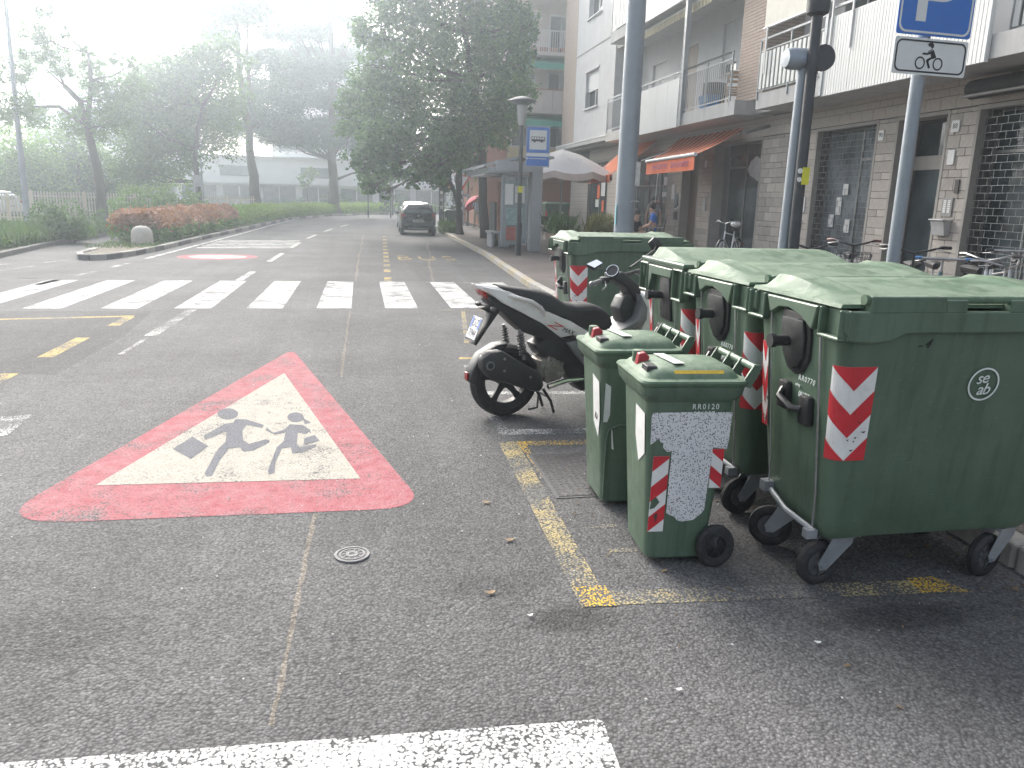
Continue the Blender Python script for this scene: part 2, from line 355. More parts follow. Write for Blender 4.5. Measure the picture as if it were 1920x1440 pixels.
# painted school-crossing triangle (vertices measured on the ground)
def rpoly(pts, r, n=6):
    out = []; m = len(pts)
    for i in range(m):
        p = Vector(pts[i]); a = (Vector(pts[i - 1]) - p).normalized(); b = (Vector(pts[(i + 1) % m]) - p).normalized()
        for k in range(n + 1):
            t = k / n; q0 = p + a * r[i]; q1 = p + b * r[i]
            out.append(tuple((1 - t) ** 2 * q0 + 2 * t * (1 - t) * p + t * t * q1))
    return out
TRI_OUT = [(-0.761, 8.621), (-1.886, 4.038), (0.326, 3.983)]
TRI_IN = [(-0.737, 7.423), (-1.525, 4.546), (-0.030, 4.478)]
KID = [ [(-0.950, 6.004), (-0.947, 5.950), (-0.954, 5.904), (-0.969, 5.872), (-0.991, 5.856), (-1.017, 5.859), (-1.045, 5.880), (-1.070, 5.916), (-1.091, 5.964), (-1.105, 6.019), (-1.110, 6.074), (-1.104, 6.122), (-1.089, 6.157), (-1.067, 6.174), (-1.039, 6.172), (-1.010, 6.149), (-0.984, 6.110), (-0.963, 6.059)],
[(-0.950, 5.761), (-1.009, 5.738), (-1.102, 5.448), (-1.071, 5.357), (-0.977, 5.540), (-0.958, 5.511), (-0.932, 5.302), (-0.952, 5.159), (-0.956, 5.022), (-0.953, 4.668), (-0.931, 4.615), (-0.902, 4.631), (-0.906, 4.886), (-0.887, 5.152), (-0.819, 5.168), (-0.785, 5.071), (-0.724, 5.087), (-0.637, 5.260), (-0.649, 5.311), (-0.673, 5.324), (-0.771, 5.235), (-0.818, 5.315), (-0.859, 5.555), (-0.847, 5.693), (-0.728, 5.607), (-0.724, 5.680), (-0.867, 5.842), (-0.949, 5.862)],
[(-1.243, 5.183), (-1.173, 5.440), (-1.027, 5.215), (-1.086, 4.958)],
[(-0.453, 5.861), (-0.454, 5.815), (-0.462, 5.776), (-0.476, 5.748), (-0.494, 5.734), (-0.515, 5.736), (-0.535, 5.754), (-0.554, 5.785), (-0.568, 5.826), (-0.575, 5.873), (-0.576, 5.920), (-0.569, 5.961), (-0.555, 5.991), (-0.536, 6.005), (-0.514, 6.003), (-0.493, 5.984), (-0.474, 5.951), (-0.460, 5.908)],
[(-0.461, 5.849), (-0.390, 5.704), (-0.432, 5.667)],
[(-0.540, 5.679), (-0.568, 5.551), (-0.637, 5.477), (-0.696, 5.604), (-0.698, 5.549), (-0.625, 5.433), (-0.552, 5.468), (-0.549, 5.260), (-0.581, 5.142), (-0.588, 4.683), (-0.574, 4.610), (-0.544, 4.638), (-0.558, 4.845), (-0.543, 5.113), (-0.487, 5.131), (-0.469, 4.998), (-0.406, 5.005), (-0.320, 5.137), (-0.330, 5.177), (-0.429, 5.125), (-0.456, 5.200), (-0.468, 5.459), (-0.404, 5.425), (-0.392, 5.478), (-0.374, 5.422), (-0.388, 5.532), (-0.450, 5.652)],
[(-0.413, 5.321), (-0.349, 5.393), (-0.307, 5.259), (-0.368, 5.201), (-0.410, 5.171)] ]
mark('school_triangle', rpoly(TRI_OUT, (.30, .42, .30)), M_red, .004)
mark('school_triangle_field', TRI_IN, M_cream, .008)
for k, pl in enumerate(KID): mark(('child_head', 'child_figure', 'satchel', 'child_head', 'pigtail', 'child_figure', 'satchel')[k], pl, M_blue, .012)

# ------------------------------------------------------------------ pavement on the right, with separate kerb stones
KX = lambda y: 3.02 + .012 * max(0, y - 2) + (.30 * min(1, max(0, (y - 15) / 8)) if y > 15 else 0)
_pv = []
ys = [-4] + list(range(-2, 47)) + [52, 60]
def kx(y):
    if y > 37: return KX(37) + (y - 37) ** 2 * .05
    return KX(y)
B().loft([[Vector((kx(y) + .14, y, zz)) for y in ys] + [Vector((60, 60, zz)), Vector((60, -4, zz))] for zz in (-.02, .118)]).build('pavement', M_pave)
pav = bpy.data.objects['pavement']; tag(pav, kind='structure')
kerb = bpy.data.objects.new('kerb', None); COL.objects.link(kerb); tag(kerb, kind='structure')
y = -3.0; k = 0
while y < 44:
    L = .98; x0, x1 = kx(y + .006), kx(y + L - .012); xx = (x0 + x1) / 2
    ml = M_kerby if (y > 14.5 and y < 37 and k % 2 == 0) else M_kerb
    h = .125 + random.uniform(-.004, .004)
    pts = [Vector((x0, y + .006, 0)), Vector((x0 + .15, y + .006, 0)), Vector((x1 + .15, y + L - .008, 0)), Vector((x1, y + L - .008, 0))]
    B().loft([[p + Vector((0, 0, -.05)) for p in pts], [p + Vector((0, 0, h)) for p in pts]]).build('kerb_stone', ml, kerb, bevel=.018, seg=2)
    y += L; k += 1

# ------------------------------------------------------------------ traffic island and verge on the left
def slab(name, pts, z0, z1, m, parent=None):
    return B().loft([[Vector((x, y, z)) for x, y in pts] for z in (z0, z1)]).build(name, m, parent)
ISL = [(-6.58, 20.14), (-6.3, 20.0), (-5.99, 20.22), (-5.72, 21.64), (-5.56, 23.9), (-5.45, 28.9), (-5.15, 36.3), (-4.85, 45), (-4.4, 53.3), (-2.7, 61.5), (.9, 71.5), (4.0, 76.5), (9, 80), (9, 90), (-9, 90), (-9.2, 62), (-8.6, 45), (-7.9, 34), (-7.3, 27), (-6.95, 22.5), (-6.85, 20.9)]
tag(slab('island', ISL, -.05, .10, M_earth), kind='structure')
ikerb = bpy.data.objects.new('island_kerb', None); COL.objects.link(ikerb); tag(ikerb, kind='structure')
ring = ISL[-2:] + ISL[:12]
k = 0
for a, b in zip(ring, ring[1:]):
    a, b = Vector(a), Vector(b); n = max(1, round((b - a).length / (.75 if k < 9 else 1.6)))
    for j in range(n):
        p, q = a.lerp(b, j / n), a.lerp(b, (j + 1) / n); t = (q - p).normalized(); nr = Vector((-t.y, t.x))
        p, q = p + t * .006, q - t * .006
        pts = [p - nr * .03, q - nr * .03, q + nr * .12, p + nr * .12]
        B().loft([[Vector((*c, zz)) for c in pts] for zz in (-.04, .135)]).build('kerb_stone', M_kerb if k % 2 == 0 else M_kerbg, ikerb, bevel=.015, seg=1)
        k += 1
VER = [(-7.9, 14), (-8.43, 20.5), (-8.8, 24.2), (-8.95, 28), (-8.9, 30.5), (-9.3, 36), (-9.9, 46), (-11, 62), (-11, 110), (-150, 110), (-150, -28), (-9, -28), (-7.6, 6)]
tag(slab('verge', VER, -.05, .09, M_earth), kind='structure')
vk = bpy.data.objects.new('verge_kerb', None); COL.objects.link(vk); tag(vk, kind='structure')
for a, b in zip(VER[:7], VER[1:7]):
    a, b = Vector(a), Vector(b); n = max(1, round((b - a).length / 1.2))
    for j in range(n):
        p, q = a.lerp(b, j / n), a.lerp(b, (j + 1) / n); t = (q - p).normalized(); nr = Vector((-t.y, t.x)); p, q = p + t * .006, q - t * .006
        B().loft([[Vector((*c, zz)) for c in (p - nr * .05, q - nr * .05, q + nr * .09, p + nr * .09)] for zz in (-.04, .12)]).build('kerb_stone', M_kerbg, vk)
# ================================================================== shared materials
def bin_plastic(name, col, dusty, gloss=0):
    m, nt, p = new_mat(name)
    v = coords(nt)
    n1 = noise(nt, v, 3.2, 6, .65, .5)
    c = ramp(nt, n1, [(.3, tuple(k * .85 for k in col)), (.7, tuple(k * 1.18 for k in col))])
    st = coords(nt, stretch=(9, 9, .7)); streak = ramp(nt, noise(nt, st, 2.0, 6, .6), [(.48, 0), (.72, .75)])
    c = mixc(nt, streak, c, tuple(k * .62 for k in col))
    g = nt.nodes.new('ShaderNodeNewGeometry'); sx = nt.nodes.new('ShaderNodeSeparateXYZ'); nt.links.new(g.outputs['Normal'], sx.inputs[0])
    upf = ramp(nt, sx.outputs[2], [(.3, 0), (.9, dusty)])
    du = mixc(nt, 1.0, upf, ramp(nt, noise(nt, v, 4.5, 7, .7, .6), [(.44, .05), (.53, 1)]), 'MULTIPLY')
    c = mixc(nt, du, c, (.24, .30, .22))
    sc = ramp(nt, noise(nt, coords(nt, stretch=(6, 40, 40)), 3, 5, .7), [(.62, 0), (.70, .5)]); c = mixc(nt, sc, c, (.18, .25, .17))
    s2 = ramp(nt, noise(nt, coords(nt, stretch=(30, 30, 2.5)), 2.2, 6, .75), [(.64, 0), (.7, .45)]); c = mixc(nt, s2, c, (.20, .23, .19))
    nt.links.new(c, p.inputs['Base Color'])
    nt.links.new(ramp(nt, noise(nt, v, 7, 6, .7), [(.3, .30 + gloss), (.7, .55 + gloss)]), p.inputs['Roughness'])
    nt.links.new(bump(nt, noise(nt, v, 240, 2), .12, .004), p.inputs['Normal'])
    return m
M_bin = bin_plastic('bin_green', (.090, .138, .095), .40); M_lid = bin_plastic('bin_lid_green', (.090, .148, .092), .50, .18)
M_blk = plain('black_plastic', (.018, .018, .02), .42, var=.3, scale=9, dirt=.3, dirtcol=(.08, .08, .075), bmp=.1)
M_rub = plain('rubber', (.022, .022, .023), .75, var=.3, scale=12, dirt=.5, dirtcol=(.09, .085, .08), bmp=.2)
M_hub = plain('grey_hub', (.09, .09, .09), .6, var=.25, scale=14, dirt=.4)
M_galv = plain('galvanised', (.33, .35, .37), .5, metal=.55, var=.16, scale=7, dirt=.25, dirtcol=(.22, .2, .18), bmp=.08)
M_steel = plain('steel', (.42, .42, .42), .38, metal=.9, var=.2, scale=10, dirt=.3)
M_stw = plain('sticker_white', (.70, .70, .68), .42, var=.08, scale=8, dirt=.28, dirtcol=(.35, .33, .3))
M_str = plain('sticker_red', (.52, .025, .035), .4, var=.15, scale=8, dirt=.15, dirtcol=(.3, .12, .1))
M_prnt = plain('print_white', (.72, .76, .72), .55, var=.1, scale=20, dirt=.2, dirtcol=(.2, .28, .2))
M_redp = plain('red_plastic', (.34, .025, .035), .45, var=.2, scale=20)
M_yelp = plain('yellow_sticker', (.72, .46, .04), .5, var=.15, scale=20, dirt=.2)
M_scrape = plain('scrape', (.05, .05, .045), .7)
def speckle():
    m, nt, p = new_mat('speckled_sticker')
    v = coords(nt); vo = voro(nt, v, 140); sep = nt.nodes.new('ShaderNodeSeparateColor'); nt.links.new(vo['Color'], sep.inputs[0])
    dot = mth(nt, 'MULTIPLY', mth(nt, 'GREATER_THAN', sep.outputs[0], .52), mth(nt, 'LESS_THAN', vo['Distance'], .42))
    base = ramp(nt, noise(nt, v, 5, 5), [(.3, (.58, .58, .59)), (.7, (.68, .68, .68))])
    nt.links.new(mixc(nt, dot, base, (.06, .06, .065)), p.inputs['Base Color']); p.inputs['Roughness'].default_value = .5
    return m
M_speck = speckle()
for _m in ('bin_green', 'bin_lid_green'): MATS[_m].node_tree.nodes['Principled BSDF'].inputs['Specular IOR Level'].default_value = .35

M_scw = plain('scooter_white', (.72, .70, .66), .28, var=.05, scale=5, dirt=.12, coat=.4, dirtcol=(.4, .38, .34))
M_scb = plain('scooter_black', (.028, .028, .03), .5, var=.25, scale=14, dirt=.25, dirtcol=(.07, .065, .06), bmp=.1)
M_seat = plain('seat_vinyl', (.026, .026, .027), .62, var=.2, scale=20, dirt=.25, dirtcol=(.06, .058, .055), bmp=.25, bscale=300)
M_scg = plain('scooter_grey', (.20, .20, .205), .4, metal=.3, var=.15, scale=8, dirt=.25)
M_alu = plain('engine_alloy', (.30, .28, .25), .5, metal=.75, var=.3, scale=25, dirt=.6, dirtcol=(.05, .045, .04), bmp=.3, bscale=60)
M_chr = plain('chrome', (.75, .75, .75), .12, metal=1, var=.08, scale=20)
M_mir = plain('mirror_glass', (.9, .9, .92), .02, metal=1, var=.01)
M_tail = plain('tail_lens', (.30, .02, .02), .15, var=.15, scale=20); M_plw = plain('plate_white', (.75, .75, .73), .35, var=.04)
M_plb = plain('plate_blue', (.03, .10, .42), .35); M_ink = plain('ink_black', (.012, .012, .014), .5); M_lenso = plain('lens_orange', (.55, .18, .02), .2)
# ================================================================== apartment building with shops on the right
XF, XU, XB, XL = 10.8, 10.2, 9.6, 11.2
def tilemat(name, col, var=.16):
    m, nt, p = new_mat(name)
    oi = nt.nodes.new('ShaderNodeObjectInfo'); v = coords(nt)
    c = ramp(nt, oi.outputs['Random'], [(0, tuple(k * (1 - var) for k in col)), (1, tuple(k * (1 + var) for k in col))])
    c = mixc(nt, 1.0, c, ramp(nt, noise(nt, v, 14, 5, .7), [(.3, .86), (.7, 1.1)]), 'MULTIPLY')
    nt.links.new(c, p.inputs['Base Color']); p.inputs['Roughness'].default_value = .75
    nt.links.new(bump(nt, noise(nt, v, 60, 4), .2, .004), p.inputs['Normal']); return m
M_tile = tilemat('stone_tile', (.40, .365, .325)); M_joint = plain('tile_joint', (.13, .12, .11), .9)
M_reveal = plain('stone_reveal', (.33, .31, .28), .7, var=.1, scale=3, dirt=.2, bmp=.1)
M_plast = plain('grey_plaster', (.50, .505, .51), .9, var=.07, scale=2.5, dirt=.22, bmp=.35, bscale=45, dirtcol=(.36, .36, .36))
M_plw2 = plain('white_plaster', (.60, .60, .60), .9, var=.05, scale=2, dirt=.08, bmp=.15, bscale=45, dirtcol=(.4, .4, .4))
M_conc = plain('concrete', (.42, .42, .41), .88, var=.12, scale=2, dirt=.4, stretch=(2, 2, .5), bmp=.2, bscale=40, dirtcol=(.25, .24, .23))
M_sof = plain('soffit', (.34, .33, .31), .9, var=.08, scale=1.5, dirt=.15)
M_brk = plain('thin_brick', (.44, .35, .29), .8, var=.12, scale=9, dirt=.15, bmp=.2, bscale=60); M_brkj = plain('brick_joint', (.20, .17, .15), .95)
M_panel = plain('white_panel', (.66, .67, .65), .45, var=.05, scale=2, dirt=.22, stretch=(2, 2, .4), dirtcol=(.45, .45, .42))
M_rail = plain('grey_rail', (.34, .36, .37), .45, metal=.3, var=.1, scale=5, dirt=.1)
M_corr = plain('corrugated_glass', (.30, .31, .26), .3, var=.12, scale=3, dirt=.2, dirtcol=(.35, .34, .28))
M_glass = glassy('dark_glass', (.05, .062, .066), .05); M_dark = plain('dark_interior', (.02, .02, .02), .9)
M_curt = plain('curtain', (.30, .33, .35), .85, var=.15, scale=4); M_wfr = plain('window_white', (.68, .68, .67), .5, var=.04)
M_alum = plain('aluminium_frame', (.30, .30, .29), .4, metal=.6, var=.1, scale=6, dirt=.1); M_bronze = plain('dark_frame', (.07, .065, .06), .45, var=.2, scale=6)
M_grill = plain('grille_metal', (.26, .27, .27), .4, metal=.6, var=.1, scale=9); M_shut = plain('roller_shutter', (.56, .57, .57), .6, var=.05, scale=4)
M_wood = plain('door_wood', (.16, .11, .08), .5, var=.25, scale=5, stretch=(1, 6, .6)); M_shbr = plain('shutter_tan', (.34, .29, .24), .6, var=.08)
M_cream = plain('cream_canvas', (.68, .66, .58), .85, var=.05, scale=3, dirt=.1); M_blueg = plain('blue_display', (.08, .22, .36), .5, var=.3, scale=2)
def stripemat(name, c1, c2, freq):
    m, nt, p = new_mat(name); v = coords(nt); sx = nt.nodes.new('ShaderNodeSeparateXYZ'); nt.links.new(v, sx.inputs[0])
    f = mth(nt, 'FRACT', mth(nt, 'MULTIPLY', sx.outputs[1], freq)); f = mth(nt, 'GREATER_THAN', f, .66)
    nt.links.new(mixc(nt, 1.0, mixc(nt, f, c1, c2), ramp(nt, noise(nt, v, 3, 4), [(.3, .85), (.7, 1.1)]), 'MULTIPLY'), p.inputs['Base Color']); p.inputs['Roughness'].default_value = .85
    t = nt.nodes.new('ShaderNodeBsdfTranslucent'); nt.links.new(mixc(nt, f, c1, c2), t.inputs['Color']); mx = nt.nodes.new('ShaderNodeMixShader'); mx.inputs[0].default_value = .3
    nt.links.new(p.outputs[0], mx.inputs[1]); nt.links.new(t.outputs[0], mx.inputs[2]); nt.links.new(mx.outputs[0], nt.nodes['Material Output'].inputs['Surface']); return m
M_awn = stripemat('awning_stripes', (.66, .19, .08), (.12, .035, .02), 2.3); M_awn2 = stripemat('awning_orange', (.66, .17, .06), (.60, .15, .05), 5.0)
M_val = plain('valance_orange', (.72, .15, .05), .8, var=.1, scale=3); M_purp = plain('valance_print', (.40, .14, .28), .8)

A = thing('apartment_building', 'grey apartment building with balconies over stone-clad shops and orange awnings', 'building', (0, 0, 0))
def part(name, m, parent=A, bevel=0, **k):
    def go(b): return b.build(name, m, parent, bevel=bevel, **k)
    return go
def bxp(name, m, x0, x1, y0, y1, z0, z1, parent=None, bevel=0): return B().bx(x0, x1, y0, y1, z0, z1).build(name, m, parent or A, bevel=bevel)
TOP = 14.2
# masses
bxp('core', M_plw2, 11.6, 22, -3.0, 40.3, .05, TOP); bxp('roof', M_conc, 9.9, 22.3, -3.3, 40.6, TOP, TOP + .3)
bxp('lintel_band', M_joint, XF + .002, 11.6, -3.0, 40.2, 3.49, 4.0)
# shopfront piers with individual stone tiles
PIERS = [(37.1, 40.2), (32.3, 33.9), (25.72, 26.9), (23.34, 24.27), (17.72, 20.27), (14.81, 15.38), (12.65, 13.31), (8.6, 10.0), (-3, 4)]
_tm = {}
def tmesh(wy, hz):
    k = (round(wy, 3), round(hz, 3))
    if k not in _tm: _tm[k] = B().box((0, 0, 0), (.022, wy - .010, hz - .010)).mesh('stone_tile', M_tile, bevel=.002, seg=1)
    return _tm[k]
ntile = 0; extra = B()
def tiles(parent, y0, y1, z0, z1, seed, real=True):
    global ntile
    rnd = random.Random(seed); z = z0; r = 0
    while z < z1 - .04:
        h = min(.235 if r % 2 == 0 else .145, z1 - z)
        n = max(1, round((y1 - y0) / .40)); w_ = (y1 - y0) / n; off = w_ / 2 if r % 2 else 0
        cuts = [y0] + [y0 + off + i * w_ for i in range(n + 1) if y0 + .03 < y0 + off + i * w_ < y1 - .03] + [y1]
        for a, b in zip(cuts, cuts[1:]):
            if real and ntile < 300:
                link('stone_tile', tmesh(b - a, h), parent, (XF - .011 + rnd.uniform(-.002, .002), (a + b) / 2, z + h / 2)); ntile += 1
            else: extra.bx(XF - .021, XF - .001, a + .005, b - .005, z + .005, z + h - .005)
        z += h; r += 1
for i, (a, b) in enumerate(PIERS):
    p = bxp('pier', M_joint, XF, 11.6, a, b, .05, 3.49)
    tiles(p, a, b, .12, 3.47, i, real=(a > 12 and a < 27))
tiles(A, 10.0, 26.9, 3.49, 3.98, 77, False); tiles(A, 26.9, 37.0, 3.49, 3.98, 78, False)
o = extra.build('far_tiles', M_tile, A); o['kind'] = 'stuff'
# openings
def opening(y0, y1, rec, z0=.10, z1=3.48):
    """dark room, stone lining; returns the plane of the front"""
    f = .07
    for (n_, a, b, c, d) in (('jamb', y0, y0 + f, z0, z1), ('jamb', y1 - f, y1, z0, z1)): bxp(n_, M_reveal, XF - .03, XF + rec + .05, a, b, c, d, bevel=.004)
    bxp('head', M_reveal, XF - .028, XF + rec + .05, y0 + f, y1 - f, z1 - f, z1); bxp('sill', M_reveal, XF - .06, XF + rec + .05, y0 + f, y1 - f, .06, .16)
    return XF + rec, y0 + f, y1 - f
def glazed(name, x, y0, y1, z0, z1, cols, rows, m=None, fr=None, w_=.05):
    W = B(); 
    fr = fr or M_alum
    for y in [y0 + (y1 - y0) * k / cols for k in range(cols + 1)]: W.bx(x - .03, x + .03, y - w_ / 2, y + w_ / 2, z0, z1)
    for z in [z0] + rows + [z1]: W.bx(x - .027, x + .027, y0, y1, z - w_ / 2, z + w_ / 2)
    win = W.build(name, fr, A)
    zs = [z0] + rows + [z1]
    for k in range(cols):
        for za, zb in zip(zs, zs[1:]):
            B().bx(x - .004, x + .004, y0 + (y1 - y0) * k / cols + .02, y0 + (y1 - y0) * (k + 1) / cols - .02, za + .02, zb - .02).build('pane', m or M_glass, win)
    return win
# left-hand shop window
x, a, b = opening(33.9, 37.1, .12); wv = glazed('shop_window', x, a, b, .5, 3.4, 2, [.9]); bxp('stall_riser', M_bronze, x - .02, x + .03, a, b, .16, .5)
for (ya, yb, za, zb, m) in ((34.6, 35.2, 1.9, 2.8, M_stw), (34.7, 35.0, 1.2, 1.7, M_val), (35.4, 35.8, 1.8, 2.4, M_val), (35.5, 36.0, 1.4, 1.75, M_stw)): B().bx(x - .045, x - .038, ya, yb, za, zb).build('window_poster', m, wv)
# bar
x, a, b = opening(26.9, 32.3, .30); wv = glazed('bar_front', x, a, b, .2, 3.4, 4, [2.3], fr=M_bronze)
for (ya, yb, za, zb, m) in ((27.6, 28.0, 2.3, 2.6, M_stw), (27.5, 28.1, 1.9, 2.05, M_stw)): B().bx(x - .045, x - .038, ya, yb, za, zb).build('window_poster', m, wv)
# brown entrance door
x, a, b = opening(24.27, 25.72, .28); d = bxp('door', M_wood, x, x + .05, a, b, .16, 3.40); B().bx(x - .02, x - .001, a + .12, b - .12, .35, 3.2).build('door_panel', M_wood, d); B().cyl((x - .05, a + .1, 1.1), (x - .05, a + .1, 1.3), .012).build('handle', M_steel, d)
# glass shopfront with open folding shutter and door
x, a, b = opening(20.27, 23.34, .36)
wv = glazed('shop_window', x, a, a + 1.45, .2, 3.4, 1, []); dv = glazed('shop_door', x + .02, a + 1.5, b - .35, .16, 3.4, 1, [2.75], fr=M_alum)
for k in range(4): bxp('folding_shutter', M_grill, x - .03, x + .02, b - .33 + k * .08, b - .28 + k * .08, .16, 3.4)
B().bx(x + .12, x + .14, a + .05, a + .9, .3, 1.9).build('display_board', M_blueg, wv)
dec = [(0, .0), (.2, .05), (.32, .22), (.28, .5), (.35, .75), (.2, .9), (.05, .8), (-.1, .92), (-.3, .75), (-.42, .45), (-.3, .2), (-.15, .12)]
B().poly([(x - .034, a + .75 - p[0] * 1.5, 2.35 + p[1] * .75) for p in dec]).build('window_decal', plain('decal_white', (.45, .46, .46), .7), wv)
bxp('sign_hatch', M_bronze, x - .02, x + .03, a + .02, b - .02, 3.1, 3.4)
# grilles
def grille(y0, y1, z0, z1, x, wpx=.25, hpx=.13):
    g = B(); n = round((z1 - z0) / hpx)
    for k in range(n + 1):
        z = z0 + (z1 - z0) * k / n; g.bx(x - .006, x + .006, y0, y1, z - .004, z + .004)
        if k < n:
            m_ = round((y1 - y0) / wpx)
            for i in range(m_ + 1):
                yy = y0 + (y1 - y0) * (i + (.5 if k % 2 else 0)) / m_
                if yy <= y1: g.bx(x - .005, x + .005, yy - .004, yy + .004, z, z + (z1 - z0) / n)
    o = g.build('security_grille', M_grill, A); o['kind'] = 'stuff'; return o
x, a, b = opening(15.38, 17.72, .06); grille(a + .02, b - .02, .62, 3.40, x)
M_pale = glassy('pale_glass', (.15, .17, .18), .08); wv = glazed('shop_window', x + .30, a, b, .2, 3.4, 1, [], m=M_pale); glazed('shop_door', x + .24, a + .05, a + .82, .2, 3.38, 1, [2.72], m=M_pale); bxp('grey_panel', M_conc, x + .01, x + .05, a, b, .16, .60)
for (ya, yb, za, zb, m) in ((16.4, 17.5, .9, 3.0, M_curt), (15.5, 16.15, .9, 2.6, M_curt)): B().bx(x + .36, x + .37, ya, yb, za, zb).build('curtain', m, wv)
for (ya, yb, za, zb) in ((16.9, 17.1, 1.5, 1.9), (16.7, 16.9, 1.95, 2.2), (17.15, 17.35, 1.2, 1.5), (16.5, 16.7, 1.1, 1.4)): B().bx(x + .255, x + .262, ya, yb, za, zb).build('notice', M_stw, wv)
x, a, b = opening(13.31, 14.81, .48); dv = glazed('entrance_door', x, a, b, .16, 3.4, 1, [], fr=M_bronze, w_=.06); bxp('transom', M_reveal, x - .04, x + .03, a, b, 2.45, 2.72); B().bx(x - .07, x - .045, a + .12, a + .15, .9, 1.5).build('door_pull', M_steel, dv)
x, a, b = opening(10.0, 12.65, .10); grille(a + .02, b - .02, .3, 3.40, x); wv = glazed('shop_window', x + .30, a, b, .2, 3.4, 2, [2.7])
for k in range(4): bxp('folding_door_rail', M_grill, x + .12, x + .15, 11.2 + k * .09, 11.23 + k * .09, .2, 3.4)
x, a, b = opening(4.0, 8.6, .2); glazed('shop_window', x, a, b, .2, 3.4, 3, [])
# things fixed to the front
def plate(name, y, z, w_, h, txt=None, m=M_stw, size=.13):
    o = bxp(name, m, XF - .05, XF - .03, y - w_ / 2, y + w_ / 2, z - h / 2, z + h / 2)
    if txt: text('plate_lettering', txt, size, M_ink, o, frame((XF - .0515, y, z), (0, -1, 0), (-1, 0, 0)))
    return o
plate('number_plate', 15.24, 3.16, .17, .20, '90'); plate('number_plate', 13.12, 3.17, .20, .21, '88'); plate('notice', 13.12, 2.62, .17, .26)
plate('bell', 12.86, 2.1, .10, .24, m=M_bronze); ip = plate('intercom', 13.03, 1.72, .26, .34, m=M_alum)
for j in range(2):
    for k in range(7): B().bx(XF - .0545, XF - .0505, 13.03 + (-.09 + .11 * j), 13.03 + (-.02 + .11 * j), 1.62 + k * .034, 1.645 + k * .034).build('name_strip', M_plw, ip)
mb = B().prism([(XF - .03, 12.88, 1.20), (XF - .03, 12.88, 1.50), (XF - .20, 12.88, 1.46), (XF - .17, 12.88, 1.36), (XF - .14, 12.88, 1.20)], (0, .34, 0)).build('letter_box', M_conc, A, bevel=.008); B().box((XF - .12, 13.05, 1.49), (.22, .37, .02)).build('letter_box_lid', M_stw, mb)
plate('no_entry_notice', 18.0, 1.72, .26, .36); plate('notice', 18.02, 1.3, .2, .1)
for (y, z, w_, h, m) in ((26.3, 2.05, .30, .50, M_stw), (26.0, 1.75, .28, .5, M_glass), (25.95, 1.52, .35, .10, M_stw), (26.0, 1.25, .30, .28, M_bronze), (23.8, 2.9, .14, .22, M_stw), (23.7, 1.65, .22, .40, M_conc)): plate('wall_box', y, z, w_, h, m=m)
# ------------------------------------------------------------------ upper floors
FL = [4.0, 7.62, 11.1]
for z in FL:
    bxp('floor_slab', M_sof, 10.25, 11.6, -3, 40.3, z + .002, z + .34)
bxp('edge_fascia', M_conc, 9.98, 10.25, 31.6, 40.5, 4.13, 4.33); bxp('drip_edge', M_wfr, 9.96, 10.0, 31.6, 40.52, 4.30, 4.36)
def brick_pillar(y0, y1, x0, x1, z0, z1):
    p = bxp('brick_pillar', M_brkj, x0 + .008, x1, y0 + .008, y1 - .008, z0, z1); g = B(); z = z0 + .01
    while z < z1 - .07: g.bx(x0, x1 - .02, y0, y1, z, z + .068); z += .083
    q = g.build('brick_courses', M_brk, p); q['kind'] = 'stuff'
brick_pillar(38.0, 40.3, XU, 11.6, 4.36, TOP); brick_pillar(19.5, 20.94, XU, 11.25, 4.36, TOP); brick_pillar(2.5, 4.0, XU, 11.25, 4.36, TOP)
def wall_with(y0, y1, z0, z1, x0, x1, holes, m):
    """plaster wall with window openings (y0,y1,z0,z1)"""
    g = B(); zc = sorted({z0, z1} | {h[2] for h in holes} | {h[3] for h in holes})
    for za, zb in zip(zc, zc[1:]):
        cut = sorted([(h[0], h[1]) for h in holes if h[2] <= za and h[3] >= zb]); y = y0
        for (ha, hb) in cut:
            if ha > y: g.bx(x0, x1, y, ha, za, zb)
            y = hb
        if y < y1: g.bx(x0, x1, y, y1, za, zb)
    return g.build('wall', m, A)
holes = [(34.2, 36.2, 5.74, 7.3), (34.2, 36.2, 9.55, 11.0)]
wall_with(32.0, 38.0, 4.36, TOP, XU + .01, 11.6, holes, M_plast)
bxp('string_course', M_sof, XU - .012, XU + .01, 32.0, 38.0, 8.22, 8.27)
for k, (a, b, z0, z1) in enumerate(holes):
    wv = glazed('window', XU + .22, a, b, z0, z1, 2, [], fr=M_wfr, w_=.07); B().bx(XU - .08, XU + .2, a - .06, b + .06, z0 - .06, z0).build('window_sill', M_plw2, wv)
    B().bx(XU - .03, XU + .02, a - .05, b + .05, z1, z1 + .07).build('window_head', M_plw2, wv)
    if k == 0:
        sh = B().bx(XU + .12, XU + .14, a, b, z0 + .72, z1).build('roller_shutter', M_shut, wv)
# loggia back walls
holes = [(28.9, 30.3, 4.36, 6.8), (26.1, 27.2, 4.36, 6.9), (23.2, 24.25, 5.6, 7.1), (28.9, 30.3, 8.0, 10.3), (26.1, 27.2, 8.0, 10.3), (16.5, 17.8, 4.36, 6.8), (13.5, 15, 4.36, 6.8), (16.5, 17.8, 8.0, 10.3)]
wall_with(4.0, 32.0, 4.36, TOP, XL, 11.6, holes, M_plw2)
for k, (a, b, z0, z1) in enumerate(holes):
    wv = glazed('balcony_window', XL + .16, a, b, z0, z1, 2 if b - a > 1.2 else 1, [], fr=M_wfr, w_=.06)
    if k in (1, 0): B().bx(XL + .09, XL + .11, a, b, z0 + .02, z1).build('shutter', M_shbr if k == 1 else M_shut, wv)
    if k == 2:
        B().bx(XL + .09, XL + .11, a, b, z0 + .3, z1).build('shutter', M_shut, wv); B().bx(XL - .08, XL + .1, a - .05, b + .05, z0 - .06, z0).build('window_sill', M_plw2, wv)
